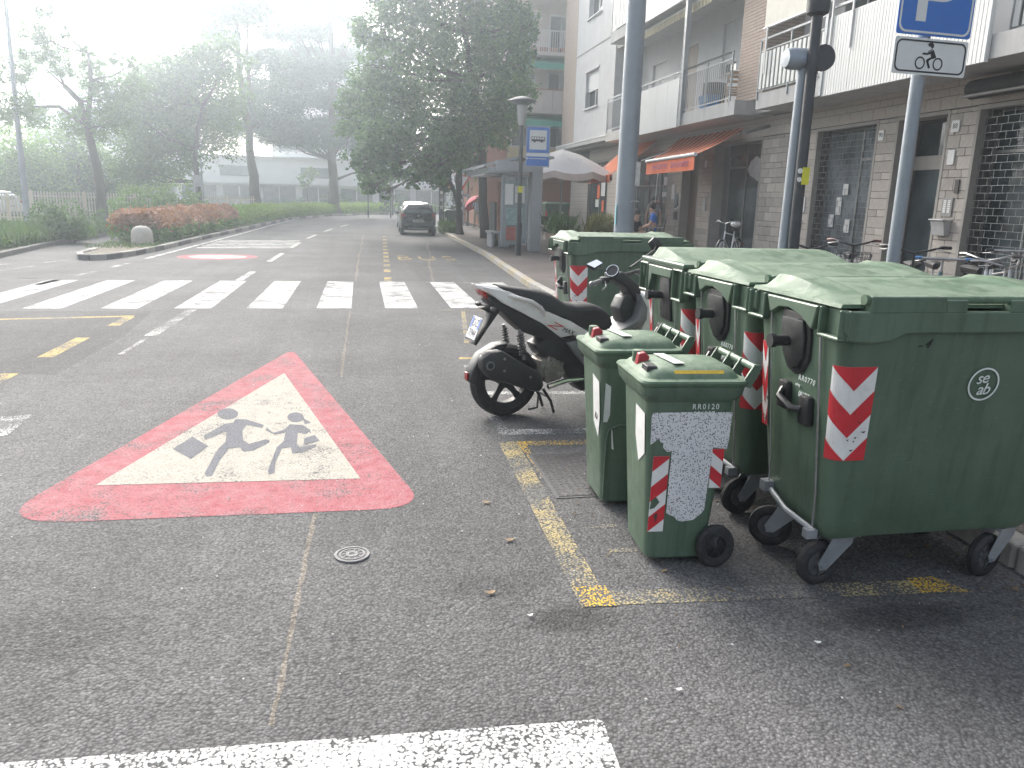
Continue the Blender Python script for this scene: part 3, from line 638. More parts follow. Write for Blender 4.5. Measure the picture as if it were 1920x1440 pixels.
# security camera
B().cyl((XL - .02, 22.4, 6.9), (XL - .25, 22.3, 6.82), .02).ball((XL - .3, 22.28, 6.82), .07).build('security_camera', M_wfr, A, True)
def bars(parent, x, y0, y1, z0, z1, sp=.125, r=.009, posts=(), top=None, name='railing'):
    g = B(); n = max(2, round((y1 - y0) / sp))
    for k in range(n + 1): g.bx(x - r, x + r, y0 + (y1 - y0) * k / n - r, y0 + (y1 - y0) * k / n + r, z0, z1)
    g.bx(x - .012, x + .012, y0, y1, z0 - .02, z0 + .015); g.bx(x - .012, x + .012, y0, y1, z1 - .015, z1 + .015)
    g.bx(x - .02, x + .02, y0 - .02, y1 + .02, (top or z1 + .12) - .025, (top or z1 + .12) + .02)
    for y in (y0, y1) + tuple(posts): g.bx(x - .02, x + .02, y - .02, y + .02, z0 - .22, (top or z1 + .12))
    o = g.build(name, M_rail, parent); o['kind'] = 'stuff'; return o
def corr(parent, x, y0, y1, z0, z1, sp=.17):
    n = round((y1 - y0) / sp) * 4; ring0, ring1 = [], []
    for k in range(n + 1):
        xx = x + .05 * math.sin(k * PI / 2); y = y0 + (y1 - y0) * k / n; ring0.append(Vector((xx, y, z0))); ring1.append(Vector((xx, y, z1)))
    g = B().loft([ring0, ring1], cap=False, closed=False); g.loft([[p + Vector((.012, 0, 0)) for p in ring0], [p + Vector((.012, 0, 0)) for p in ring1]], cap=False, closed=False)
    o = g.build('corrugated_panel', M_corr, parent); q = B(); n2 = round((y1 - y0) / .18)
    for k in range(n2): q.bx(x - .075, x - .05, y0 + (y1 - y0) * k / n2 + .03, y0 + (y1 - y0) * (k + .6) / n2 + .03, z0, z1)
    r_ = q.build('panel_ribs', M_panel, parent); r_['kind'] = 'stuff'
    return o
def ribbed(parent, x, y0, y1, z0, z1, seams, sp=.09):
    pn = bxp('parapet_panel', M_panel, x + .012, x + .07, y0, y1, z0, z1, parent)
    g = B(); n = round((y1 - y0) / sp)
    for k in range(n):
        y = y0 + (y1 - y0) * k / n; g.bx(x, x + .012, y + .012, y + (y1 - y0) / n - .004, z0, z1 - .02)
    q = g.build('panel_ribs', M_panel, pn); q['kind'] = 'stuff'
    return pn
for fl in (0, 1):
    dz = 0 if fl == 0 else 3.64
    for (ya, yb) in ((19.9, 31.05), (4.2, 18.75)):
        bal = bxp('balcony', M_conc, XB + .06, XL, ya, yb, 3.97 + dz, 4.33 + dz)
        if ya > 19:
            bars(bal, XB + .08, 27.35, 31.0, 4.42 + dz, 5.45 + dz, posts=(29.2,), top=5.58 + dz)
            if fl == 1: corr(bal, XB + .15, 29.0, 30.95, 4.45 + dz, 5.42 + dz)
            for k in range(4):
                y0 = 23.62 + k * .925; B().bx(XB, XB + .05, y0 + .006, y0 + .919, 3.95 + dz, 5.38 + dz).build('parapet_panel', M_panel, bal)
            B().bx(XB + .06, XB + .10, 20.3, 27.3, 5.55 + dz, 5.60 + dz).build('top_rail', M_rail, bal)
            bars(bal, XB + .08, 20.25, 23.3, 4.42 + dz, 5.40 + dz, posts=(21.8,), top=5.57 + dz)
            g = B()
            for y in (24.2, 25.4, 26.6): g.bx(XB + .07, XB + .09, y - .015, y + .015, 5.38 + dz, 5.56 + dz)
            g.build('rail_posts', M_rail, bal)
        else:
            bars(bal, XB + .05, 15.85, 18.7, 4.40 + dz, 5.30 + dz, sp=1.4, posts=(17.3,), top=5.56 + dz); corr(bal, XB + .09, 15.87, 18.65, 4.42 + dz, 5.25 + dz)
            for k in range(5): ribbed(bal, XB - .02, 11.28 + k * .9, 11.28 + k * .9 + .894, 3.93 + dz, 5.46 + dz, 4)
            B().bx(XB - .0, XB + .05, 11.3, 15.8, 5.62 + dz, 5.67 + dz).build('top_rail', M_rail, bal)
            bars(bal, XB + .30, 5.0, 11.2, 4.40 + dz, 5.30 + dz, sp=1.6, top=5.56 + dz); corr(bal, XB + .34, 5.0, 11.2, 4.42 + dz, 5.25 + dz)
    B().bx(XB + .0, XB + .14, 23.38, 23.54, 3.97, 11.2).build('downpipe_post', M_rail, A) if fl == 0 else None
bxp('screen_post', M_rail, XB - .05, XB + .0, 15.74, 15.84, 3.95, 8.0)
# rolled awning with scalloped edge under the second-floor balcony
ra = B().cyl((XB + .35, 22.2, 7.45), (XB + .35, 28.5, 7.45), .09).build('rolled_awning', M_cream, A, True)
g = B()
for k in range(30): g.bx(XB + .255, XB + .265, 22.3 + k * .205, 22.3 + k * .205 + .15, 7.22, 7.42)
g.build('scalloped_edge', plain('fringe', (.42, .37, .24), .85), ra)
# cream sun blind let down over the second balcony
bl = bxp('sun_blind', M_cream, XB - .02, XB + .01, 15.55, 18.5, 5.80, 7.5); B().cyl((XB - .01, 15.5, 5.78), (XB - .01, 18.55, 5.78), .03).build('blind_bar', M_wfr, bl)
for y in (15.6, 18.3, 14.9): bxp('blind_arm', M_wfr, XB - .06, XB - .03, y - .02, y + .02, 4.75, 5.8)
# awnings over the shops
def awning(y0, y1, xb, zb, xf0, xf1, zf, drop, m, bar):
    n = 10; T = []
    for k in range(n + 1):
        t = k / n
        T.append([Vector((xb + (xf0 - xb) * t, y0, zb + (zf - zb) * t - .05 * math.sin(PI * t))), Vector((xb + (xf1 - xb) * t, y1, zb + (zf - zb) * t - .05 * math.sin(PI * t)))])
    g = B(); g.loft(T, cap=False, closed=False)
    aw = g.build('awning', m, A)
    B().cyl((xf0 - .02, y0 - .03, zf), (xf1 - .02, y1 + .03, zf), .055 if bar else .03, n=12).build('front_bar', M_wfr if bar else M_val, aw, True)
    v = []; nn = 24
    for j in (0, .5, 1): v.append([Vector((xf0 + (xf1 - xf0) * k / nn - .03 - .012 * math.sin(k * 1.3) * j, y0 + (y1 - y0) * k / nn, zf - .03 - drop * j)) for k in range(nn + 1)])
    va = B().loft(v, cap=False, closed=False).build('valance', M_val, aw)
    for s, y in ((0, y0 + .25), (1, y1 - .25)): B().tube([(xb, y, zb - .12), ((xb + xf0) / 2, y + (.2 if s == 0 else -.2), (zb + zf) / 2 - .12), (xf0, y, zf)], .02, 6).build('awning_arm', M_wfr, aw, True)
    return aw, va
aw, va = awning(21.3, 26.0, 10.72, 3.80, 9.3, 9.62, 3.02, .40, M_awn, True)
g = B(); rnd = random.Random(5)
for k in range(26):
    y = 25.2 - k * .135
    if k in (12, 13): continue
    xx = 9.3 + (y - 21.3) / 4.7 * .32 - .050
    for q in range(3): g.bx(xx, xx + .004, y - .09 * rnd.random() - .02, y, 2.72 + q * .055, 2.745 + q * .055 + .02 * rnd.random())
q = g.build('faded_print', M_purp, va); q['kind'] = 'stuff'
B().tube([(9.52, 24.7, 2.6), (9.5, 24.75, 1.2)], .012, 6).build('awning_crank', M_wfr, aw)
awning(28.0, 31.2, 10.72, 3.92, 8.97, 9.1, 2.60, .22, M_awn2, False)
# folded dark awning over the right-hand shop
fa = B().cyl((XF - .25, 8.5, 3.72), (XF - .25, 12.6, 3.72), .16).build('folded_awning', plain('dark_canvas', (.06, .06, .058), .8, var=.2), A, True); B().cyl((XF - .42, 8.5, 3.60), (XF - .42, 12.6, 3.60), .03).build('front_bar', M_alum, fa, True)
# folded awning near the glass shop
fa = B().tube([(XF - .1, 19.9, 3.72), (XF - .9, 19.7, 3.5)], .05).build('awning_arm', M_alum, A, True)
# ------------------------------------------------------------------ on the balcony
M_blue = plain('blue_plastic', (.08, .20, .42), .5); M_lw = plain('light_wood', (.42, .29, .16), .6, var=.2, scale=12)
R = thing('folding_chair', 'folded light wooden chair leaning on the first-floor balcony railing', 'chair', (XB + .55, 21.15, 4.33))
for s in (-1, 1):
    B().tube([(s * .2, .18, 0), (s * .2, -.22, .88)], .018, 6).build('leg', M_lw, R); B().tube([(s * .17, -.2, 0), (s * .17, .12, .55)], .016, 6).build('leg', M_lw, R)
for z in (.62, .74, .84): B().box((0, -.12 - (z - .62) * .4, z), (.4, .02, .07)).build('back_slat', M_lw, R)
for k in range(4): B().box((0, .05 - k * .03, .30 + k * .06), (.36, .02, .045)).build('seat_slat', M_lw, R)
R = thing('storage_box', 'blue plastic box on the first-floor balcony floor beside the wooden chair', 'box', (XB + .45, 22.35, 4.33))
B().loft([rrect(.36, .5, .03, 0), rrect(.42, .6, .03, .36)]).build('body', M_blue, R); B().loft([rrect(.45, .64, .03, .36), rrect(.45, .64, .03, .40)]).build('lid', M_blue, R)
R = thing('water_butt', 'dark grey barrel on the first-floor balcony behind the blue box', 'barrel', (XB + .75, 22.75, 4.33))
B().lathe([(.28, 0), (.33, .3), (.34, .5), (.32, .75)], n=18).build('body', M_bronze, R, True); B().lathe([(.34, .75), (.34, .80), (.05, .83)], n=18).build('lid', M_bronze, R, True)
# ================================================================== other buildings
M_orange = plain('orange_render', (.42, .20, .13), .85, var=.08, scale=2, dirt=.15, bmp=.15, dirtcol=(.3, .17, .12))
M_green = plain('green_awning', (.02, .34, .24), .75, var=.08, scale=2); M_ycorr = plain('yellow_corrugated', (.58, .48, .26), .5, var=.08, scale=4, dirt=.2)
M_pinkw = plain('pinkish_white', (.62, .56, .52), .8, var=.05, scale=3, dirt=.1)
R = thing('balcony_house', 'orange and white house with green awnings behind the parasol and bus sign', 'house', (0, 0, 0)); Bh = R
def bb(name, m, x0, x1, y0, y1, z0, z1, parent=None): return B().bx(x0, x1, y0, y1, z0, z1).build(name, m, parent or Bh)
bb('wall', M_orange, 6.9, 17, 44.4, 56, .1, 3.4); bb('wall', M_pinkw, 7.7, 17, 44.4, 56, 3.4, 14.5); bb('wing', M_orange, 6.45, 7.7, 43.3, 56, 3.35, 6.2); bb('wing_base', M_conc, 6.4, 7.75, 43.2, 56, 3.1, 3.35); bb('roof', M_conc, 6.3, 17.3, 43.0, 56.3, 14.5, 14.8)
bb('corner_post', M_orange, 7.45, 7.75, 42.6, 43.3, 3.35, 6.2)
for fl, z in enumerate((3.45, 6.35, 9.25, 12.1)):
    sl_ = bb('balcony', M_pinkw, 7.75, 16.5, 42.5, 44.4, z - .18, z)
    if fl == 0:
        n = 46
        for k in range(n):
            y = 42.5; x0 = 7.8 + 5.2 * k / n; B().bx(x0, x0 + 5.2 / n * .62, y - .03, y + .01, z - .02, z + .95).build('balcony_slat', M_ycorr, sl_)
        B().bx(7.8, 13.2, 42.52, 42.54, z - .05, z + .93).build('balcony_sheet', M_ycorr, sl_)
        B().bx(7.78, 13.2, 42.45, 42.58, z + .95, z + 1.0).build('top_rail', M_wfr, sl_)
    elif fl == 1:
        for k in range(12): B().bx(8.0 + k * .55, 8.0 + k * .55 + .53, 42.47, 42.51, z, z + 1.0).build('balcony_panel', M_pinkw, sl_)
        B().bx(7.8, 16, 42.44, 42.54, z + 1.0, z + 1.05).build('top_rail', M_orange, sl_)
    else:
        g = B()
        for k in range(60): g.bx(7.8 + k * .12, 7.825 + k * .12, 42.48, 42.5, z, z + 1.0)
        g.bx(7.75, 15, 42.46, 42.52, z + 1.0, z + 1.05); q = g.build('railing', M_wfr, sl_); q['kind'] = 'stuff'
        for k in range(5):
            pt = B().bx(8.9 + k * .55, 9.3 + k * .55, 42.56, 42.8, z + .0, z + .22).build('flower_box', M_orange, sl_)
    for k, xw in enumerate((8.3, 10.3, 12.4)):
        wv = bb('window', M_wfr, xw, xw + 1.3, 44.30, 44.42, z + .15 if k else z + .9, z + 2.2); B().bx(xw + .07, xw + .62, 44.27, 44.31, z + .25 if k else z + 1.0, z + 2.1).build('pane', M_glass, wv); B().bx(xw + .68, xw + 1.23, 44.27, 44.31, z + .25 if k else z + 1.0, z + 2.1).build('pane', M_curt, wv)
    if fl in (0, 1):
        aw = B().loft([[Vector((x, 43.6, z + 2.72)) for x in (8.4, 14)], [Vector((x, 42.55, z + 2.35)) for x in (8.4, 14)], [Vector((x, 42.52, z + 2.05)) for x in (8.4, 14)]], cap=False, closed=False).build('green_awning', M_green, Bh)
for z in (3.9, 4.55, 5.4): bb('band', M_pinkw, 6.43, 6.46, 43.4, 50, z, z + .05)
for k, y in enumerate((43.6, 44.9, 46.2)):
    wv = B().bx(6.43, 6.47, y, y + 1.0, 4.5, 5.9).build('window', M_wood, Bh); B().bx(6.41, 6.432, y + .08, y + .92, 4.6, 5.8).build('pane', M_glass, wv)
# white low building far behind the hedge
M_lowg = plain('grey_glass', (.10, .115, .125), .3, var=.2, scale=.6); M_white2 = plain('white_render', (.74, .75, .74), .8, var=.04, scale=.8)  # one grey-blue glass colour for all the far windows
R = thing('low_white_building', 'long low white building with dark ground floor behind the far hedge', 'building', (0, 0, 0))
B().bx(-60, 40, 86, 112, 2.55, 5.1).build('upper_band', M_white2, R); B().bx(-59, 39, 87.2, 110, 0, 2.55).build('wall', M_white2, R); B().bx(-61, 41, 85.5, 112, 5.1, 5.3).build('roof', M_conc, R)
for k in range(24):
    x = -58 + k * 4.0; wv = B().bx(x, x + 3.3, 87.1, 87.25, .9 if k % 3 else .1, 2.3).build('window', M_lowg, R); B().bx(x + 1.6, x + 1.7, 87.05, 87.15, .9 if k % 3 else .1, 2.3).build('frame', M_wfr, wv)
    if k % 2: B().bx(x, x + 3.3, 85.9, 86.02, 3.3, 4.3).build('upper_window', M_lowg, R)
def block(label, x0, x1, y0, y1, h, seed):
    R = thing('tower_block', label, 'tower block', (0, 0, 0), 0, 'tower blocks behind the trees')
    B().bx(x0, x1, y0, y1, 0, h).build('wall', M_conc, R); B().bx(x0 - .4, x1 + .4, y0 - .4, y1, h, h + .4).build('roof', M_conc, R)
    z = 3.4
    while z < h - 1:
        b = B().bx(x0 + .3, x1 - .3, y0 - 1.3, y0, z, z + .95).build('balcony', M_white2, R)
        x = x0 + .8
        while x < x1 - 2:
            wv = B().bx(x, x + 1.8, y0 - .06, y0 + .05, z + .95, z + 2.5).build('window', M_lowg, R); x += 3.1
        z += 3.0
block('white-balconied tower block behind the cedar', -12, 6, 118, 130, 23, 1); block('white-balconied tower block behind the leaning tree at left', -44, -24, 120, 132, 19, 2)
# ================================================================== trees, bushes and hedges (clumps: x, y, z, radius)
C_T1 = [(-13.0, 37.4, 7.84, 0.72), (-12.71, 38.1, 7.26, 0.79), (-13.29, 37.7, 7.16, 0.57), (-13.98, 38.2, 6.48, 0.66), (-14.43, 38.3, 6.25, 0.58), (-12.0, 37.0, 6.4, 0.51), (-13.82, 36.8, 4.84, 0.89), (-13.97, 38.8, 4.71, 0.75), (-14.49, 37.4, 4.55, 0.52), (-11.13, 37.4, 7.23, 0.36), (-11.47, 39.2, 6.31, 0.68), (-10.86, 37.9, 5.31, 0.78), (-11.4, 38.8, 6.91, 0.54), (-11.8, 37.9, 4.39, 0.92), (-11.08, 38.3, 4.24, 0.79), (-10.07, 37.2, 4.62, 0.77), (-10.07, 38.3, 5.83, 0.79), (-10.43, 38.9, 7.2, 0.38), (-9.48, 38.1, 6.91, 0.39), (-9.57, 38.6, 6.1, 0.67), (-12.86, 38.4, 8.88, 0.48), (-11.65, 37.0, 7.84, 0.31)]
C_TB = [(-10.98, 48.0, 6.96, 1.49), (-9.68, 47.4, 7.76, 1.47), (-8.07, 46.2, 8.22, 1.43), (-6.81, 45.1, 8.38, 1.24), (-9.46, 48.5, 6.24, 1.67), (-10.59, 46.9, 4.93, 1.46), (-7.9, 47.9, 6.82, 1.65), (-12.15, 48.5, 4.14, 1.34), (-10.08, 47.9, 3.61, 1.32), (-8.45, 48.7, 4.87, 1.68), (-11.24, 46.6, 2.67, 0.96), (-12.75, 48.2, 2.67, 0.83), (-11.98, 46.8, 5.68, 1.13)]
C_T2 = [(-9.24, 62.2, 6.94, 2.14), (-6.56, 61.9, 7.77, 2.35), (-7.32, 58.0, 4.89, 2.4), (-8.47, 58.2, 3.45, 1.6), (-5.64, 58.6, 4.28, 2.02), (-10.51, 62.3, 4.66, 1.5), (-9.15, 59.7, 13.92, 1.85), (-7.91, 60.6, 13.87, 1.67), (-6.64, 59.0, 14.11, 1.42), (-10.22, 60.0, 14.26, 1.24), (-9.06, 59.4, 11.87, 1.02), (-6.15, 59.3, 10.3, 1.23), (-5.88, 60.4, 2.87, 1.46), (-7.76, 60.4, 2.43, 1.04), (-8.7, 62.0, 16.17, 2.14), (-6.76, 60.9, 16.38, 1.89), (-10.17, 62.1, 12.64, 0.86)]
C_T3 = [(-4.5, 67.8, 14.04, 2.1), (-5.35, 68.5, 14.51, 1.65), (-2.77, 66.9, 15.51, 1.61), (-3.57, 64.3, 11.21, 2.66), (-5.78, 67.8, 12.4, 2.1), (-1.27, 68.3, 12.35, 1.88), (-3.02, 68.0, 9.38, 3.52), (-6.18, 66.3, 9.43, 2.29), (0.36, 67.1, 9.02, 1.85), (-4.54, 64.6, 6.58, 3.12), (-0.97, 67.7, 6.55, 2.8), (1.16, 66.4, 6.95, 1.83), (-3.03, 64.9, 4.27, 3.13), (-5.78, 63.8, 3.74, 1.98), (0.7, 67.8, 4.09, 2.34), (-4.97, 68.4, 2.65, 1.89), (-0.59, 63.9, 3.11, 1.76), (-1.94, 67.5, 17.24, 1.4), (-0.75, 65.6, 14.62, 1.13)]
C_T4 = [(1.69, 29.7, 8.02, 1.23), (3.25, 30.3, 8.41, 1.46), (5.29, 32.0, 8.72, 1.54), (6.64, 32.3, 8.5, 0.89), (0.56, 29.4, 7.18, 0.91), (0.98, 31.4, 6.47, 1.19), (2.22, 29.4, 6.76, 1.42), (4.04, 31.8, 7.27, 1.64), (5.47, 30.4, 6.75, 1.36), (6.61, 32.4, 6.12, 1.0), (0.39, 32.7, 5.66, 1.13), (1.35, 31.0, 5.12, 1.39), (3.12, 32.8, 5.6, 1.81), (4.48, 30.3, 5.19, 1.57), (5.54, 29.5, 4.96, 0.91), (-0.05, 31.4, 4.14, 0.97), (0.88, 29.3, 3.65, 1.21), (2.26, 29.9, 3.74, 1.44), (3.73, 30.7, 3.85, 1.37), (5.29, 31.4, 4.16, 0.97), (0.12, 29.8, 2.91, 0.82), (1.25, 29.4, 2.74, 0.91), (0.53, 32.3, 2.21, 0.67), (2.49, 30.3, 2.62, 0.84), (3.98, 32.7, 3.16, 0.79), (-0.44, 32.4, 5.0, 0.67), (2.0, 30.6, 2.13, 0.34), (1.0, 30.9, 1.81, 0.38), (0.31, 31.1, 1.99, 0.43), (6.4, 31.5, 7.17, 0.76), (6.66, 31.3, 7.93, 0.65), (2.17, 31.2, 9.8, 1.51), (4.16, 31.4, 10.18, 1.73), (6.0, 32.6, 10.24, 1.35), (1.0, 31.0, 8.95, 0.96), (6.42, 30.8, 4.94, 0.47), (6.33, 31.8, 4.43, 0.39)]
C_T5 = [(3.41, 33.5, 3.17, 0.81), (4.55, 33.6, 3.33, 0.7), (4.02, 35.0, 3.93, 0.96), (3.25, 34.0, 2.54, 0.59), (3.59, 34.1, 2.11, 0.38)]
C_BG = [(-18.63, 49.1, 3.93, 1.52), (-17.88, 51.5, 3.81, 1.42), (-16.73, 52.5, 4.21, 1.45), (-18.0, 49.1, 2.53, 1.52), (-17.57, 52.7, 2.33, 1.45), (-15.78, 52.8, 2.7, 1.46), (-19.21, 49.4, 2.21, 1.36), (-16.13, 52.8, 3.63, 1.09), (-14.05, 51.8, 2.11, 1.07), (-21.67, 53.1, 3.45, 1.65), (-12.58, 51.1, 3.37, 1.41), (-11.32, 53.2, 2.21, 1.47), (-9.11, 53.4, 2.61, 1.29)]
C_LIME = [(6.45, 48.0, 2.96, 0.73), (6.35, 48.1, 3.89, 0.66), (6.87, 49.4, 2.36, 0.61), (8.46, 49.9, 3.38, 0.69)]
C_DARK = [(7.6, 53.3, 1.72, 0.95), (8.41, 53.9, 2.44, 0.97), (6.27, 54.3, 2.04, 0.75), (7.28, 53.5, 0.83, 0.81), (9.13, 53.6, 1.4, 1.11)]
C_BUSH = [(-10.6, 39.7, 1.29, 0.82), (-9.45, 39.8, 1.44, 0.88), (-8.35, 40.2, 1.39, 0.83), (-7.44, 39.7, 1.17, 0.68), (-10.21, 39.8, 0.69, 0.82), (-8.94, 40.4, 0.71, 0.89), (-7.5, 39.2, 0.76, 0.68), (-11.09, 40.1, 0.91, 0.61)]
C_BUSH2 = [(-9.56, 26.7, 0.87, 0.55), (-8.9, 26.3, 0.73, 0.64), (-8.45, 26.2, 0.42, 0.45), (-9.73, 26.8, 0.21, 0.65), (-8.86, 26.2, 0.17, 0.54), (-9.18, 26.2, 0.49, 0.63)]
C_BUSH3 = [(-9.41, 30.9, 0.4, 0.53), (-8.61, 31.3, 0.5, 0.54), (-7.94, 30.4, 0.45, 0.46), (-9.04, 30.8, 0.07, 0.38), (-7.67, 30.8, 0.29, 0.34)]
C_SM1 = [(2.76, 70.3, 3.13, 0.68), (2.42, 69.9, 2.67, 0.48), (3.09, 70.4, 3.59, 0.58)]
C_SM2 = [(-4.53, 71.7, 2.94, 0.79), (-4.79, 71.8, 2.26, 0.5), (-4.09, 72.2, 3.41, 0.6)]
C_SH1 = [(-1.78, 78.6, 1.31, 0.87), (-3.01, 77.9, 1.28, 0.86), (-1.01, 77.6, 1.14, 0.64), (-5.68, 77.4, 1.22, 0.64)]
C_SH2 = [(2.81, 72.0, 1.36, 0.7), (3.5, 71.7, 1.29, 0.59), (2.11, 72.3, 1.16, 0.5)]
K_T1 = [(-11.25, 38, 0.0), (-11.27, 38, 2.19), (-11.52, 38, 4.19), (-11.73, 38, 5.27), (-12.3, 38, 5.89)]
K_T1B = [(-11.52, 38, 4.19), (-11.22, 38, 6.16), (-11.23, 38, 7.23)]
K_T1C = [(-11.52, 38, 4.19), (-12.59, 38, 5.02), (-13.64, 38, 4.97)]
K_T2 = [(-7.5, 60, 0.56), (-7.5, 60, 2.81), (-7.72, 60, 5.72), (-8.07, 60, 9.26), (-8.11, 60, 11.68), (-8.14, 60, 14.39)]
K_T2B = [(-7.44, 60, 7.53), (-7.53, 60, 10.68), (-7.23, 60, 14.45)]
K_T3 = [(-2.06, 66, 0.6), (-2.17, 66, 4.34), (-2.08, 66, 10.37), (-1.92, 66, 16.14), (-1.93, 66, 18.38)]
K_T4 = [(4.92, 31, 0.11), (4.75, 31, 1.5), (4.72, 31, 3.12), (4.55, 31, 4.49), (4.26, 31, 6.02), (3.94, 31, 7.69), (3.72, 31, 9.5)]
K_T5 = [(4.22, 34, 0.1), (4.16, 34, 1.46), (4.1, 34, 2.78), (3.8, 34, 3.64)]
K_T5B = [(4.12, 34, 1.45), (3.81, 34, 2.33), (3.51, 34, 3.2)]
K_TB = [(-8.76, 47, 0.59), (-8.88, 47, 2.18), (-8.91, 47, 3.89), (-8.34, 47, 6.14)]
K_CEDBR = [(-2.22, 66, 2.69), (-0.6, 66, 3.36), (1.1, 66, 3.62)]
def bark(name, col):
    return plain(name, col, .95, var=.3, scale=4, bmp=.8, bscale=12, stretch=(1, 1, .25))
M_bark = bark('bark', (.075, .065, .055)); M_bark2 = bark('bark_pale', (.11, .10, .09))
L_mid = leafmat('leaf_mid', (0.059, 0.110, 0.048), (0.126, 0.203, 0.076)); L_dark = leafmat('leaf_dark', (0.037, 0.076, 0.048), (0.085, 0.144, 0.076), .25)
L_ced = leafmat('leaf_cedar', (0.051, 0.092, 0.068), (0.101, 0.169, 0.110), .2); L_lite = leafmat('leaf_light', (0.101, 0.169, 0.051), (0.220, 0.338, 0.101)); L_big = leafmat('leaf_big', (0.064, 0.126, 0.068), (0.158, 0.264, 0.115), .3)
L_red = leafmat('leaf_red', (.28, .12, .07), (.50, .25, .15), .25); L_lime = leafmat('leaf_lime', (.17, .25, .05), (.27, .38, .09)); L_grass = leafmat('grass_blade', (.06, .11, .03), (.13, .20, .07), .3); L_dry = leafmat('grass_dry', (.16, .16, .06), (.30, .27, .12), .3)
def leaves(name, cen, L, m, parent, flat=.35, ratio=.5, up=None):
    """cen (N,3) array of leaf centres -> N leaf faces in one mesh"""
    n = len(cen); L = np.broadcast_to(L, (n,)) * RNG.uniform(.7, 1.3, n)
    nr = RNG.normal(size=(n, 3)); nr[:, 2] = np.abs(nr[:, 2]) + flat; nr /= np.linalg.norm(nr, axis=1)[:, None]
    if up is None: t = RNG.normal(size=(n, 3))
    else: t = np.array(up) + RNG.normal(size=(n, 3)) * .35
    a = t - (t * nr).sum(1)[:, None] * nr; a /= np.linalg.norm(a, axis=1)[:, None] + 1e-9; b = np.cross(nr, a)
    a *= (L / 2)[:, None]; b *= (L / 2 * ratio)[:, None]
    V = np.stack([cen - a, cen - b + a * .1, cen + a, cen + b + a * .1], 1).reshape(-1, 3).astype(np.float32)
    me = bpy.data.meshes.new(name); me.vertices.add(4 * n); me.vertices.foreach_set('co', V.ravel())
    me.loops.add(4 * n); me.loops.foreach_set('vertex_index', np.arange(4 * n, dtype=np.int32))
    me.polygons.add(n); me.polygons.foreach_set('loop_start', np.arange(0, 4 * n, 4, dtype=np.int32)); me.polygons.foreach_set('loop_total', np.full(n, 4, dtype=np.int32))
    me.update(calc_edges=True); me.validate(); me.materials.append(m)
    return link(name, me, parent)
def puff(c, r, n, sq=.75):
    """points spread through a clump as twig-sized tufts, denser near its surface"""
    k = max(6, int(n / 22)); d = RNG.normal(size=(k, 3)); d /= np.linalg.norm(d, axis=1)[:, None]
    rad = r * RNG.uniform(.25, 1.05, k) ** .6; tc = d * rad[:, None] * np.array([1, 1, sq])
    i = RNG.integers(0, k, n)
    return np.array(c) + tc[i] + RNG.normal(size=(n, 3)) * r * .13
def crown(name, clumps, dens, L, m, parent, sq=.75, flat=.35, ratio=.5):
    P_ = [puff(c[:3], c[3], max(20, int(dens * c[3] ** 2)), sq) for c in clumps]
    P_ = np.concatenate(P_); P_ = P_[P_[:, 2] > .12]
    return leaves(name, P_, L, m, parent, flat, ratio)
def tree(name, label, cat, trunks, radii, clumps, dens, L, m, mb, group, sq=.75, limb=True, flat=.35, ratio=.5, taper=.65, zmin=0):
    base = trunks[0][0]; R = thing(name, label, cat, (base[0], base[1], 0), 0, group); off = Vector((base[0], base[1], 0))
    for k, (tr, r) in enumerate(zip(trunks, radii)):
        pts = [Vector(p) - off for p in tr]
        if k == 0: pts[0].z = -.1
        # subdivide for a slightly crooked stem
        q = []
        for a, b in zip(pts, pts[1:]):
            for j in range(3): q.append(a.lerp(b, j / 3) + Vector((random.uniform(-1, 1), random.uniform(-1, 1), 0)) * r * .18)
        q.append(pts[-1]); n = len(q)
        B().tube(q, [r * (1.35 if (i == 0 and k == 0) else 1) * (1 - taper * (i / n) ** .7) for i in range(n)], 10).build('trunk' if k == 0 else 'limb', mb, R, True)
    if limb:
        allp = [Vector(p) - off for tr in trunks for p in tr[1:] if p[2] > zmin]
        g = B()
        for c in clumps:
            e = Vector(c[:3]) - off; s_ = min(allp, key=lambda p: (p - e).length + max(0, p.z - e.z) * 2)
            mid = s_.lerp(e, .5) + Vector((0, 0, -.08 * (e - s_).length)); r0 = max(.025, min(.09, .025 * (e - s_).length)); g.tube([s_, mid, e], [r0, r0 * .7, r0 * .3], 6)
            for _ in range(3):
                d = Vector((random.gauss(0, 1), random.gauss(0, 1), random.gauss(0, .6))).normalized() * c[3] * .9; g.tube([e - (e - mid) * .3, e + d * .6, e + d], [r0 * .4, r0 * .25, .008], 5)
        o = g.build('branches', mb, R, True); o['kind'] = 'stuff'
    cl = [(c[0] - off.x, c[1] - off.y, c[2], c[3]) for c in clumps]
    o = crown('crown', cl, dens, L, m, R, sq, flat, ratio); o['kind'] = 'stuff'
    return R
GT = 'street and park trees'
tree('leaning_tree', 'slender leaning tree with sparse open crown by the left fence', 'tree', [K_T1, K_T1B, K_T1C], [.24, .13, .10], C_T1, 1500, .15, L_mid, M_bark, GT)
C_TB, C_T2, C_T3 = ([(x, y, z, r * 1.22) for x, y, z, r in c if z > 4.9 or c is C_TB] for c in (C_TB, C_T2, C_T3)); C_BG = C_BG[:11]
tree('roadside_tree', 'bushy pale tree with thin trunk behind the large rounded bush', 'tree', [K_TB], [.2], C_TB, 1000, .2, L_mid, M_bark, GT)
tree('conifer', 'tall conifer with thick trunk and twin upper stems left of the cedar', 'tree', [K_T2, K_T2B], [.45, .2], C_T2, 620, .27, L_ced, M_bark, GT, sq=.5, taper=.85)
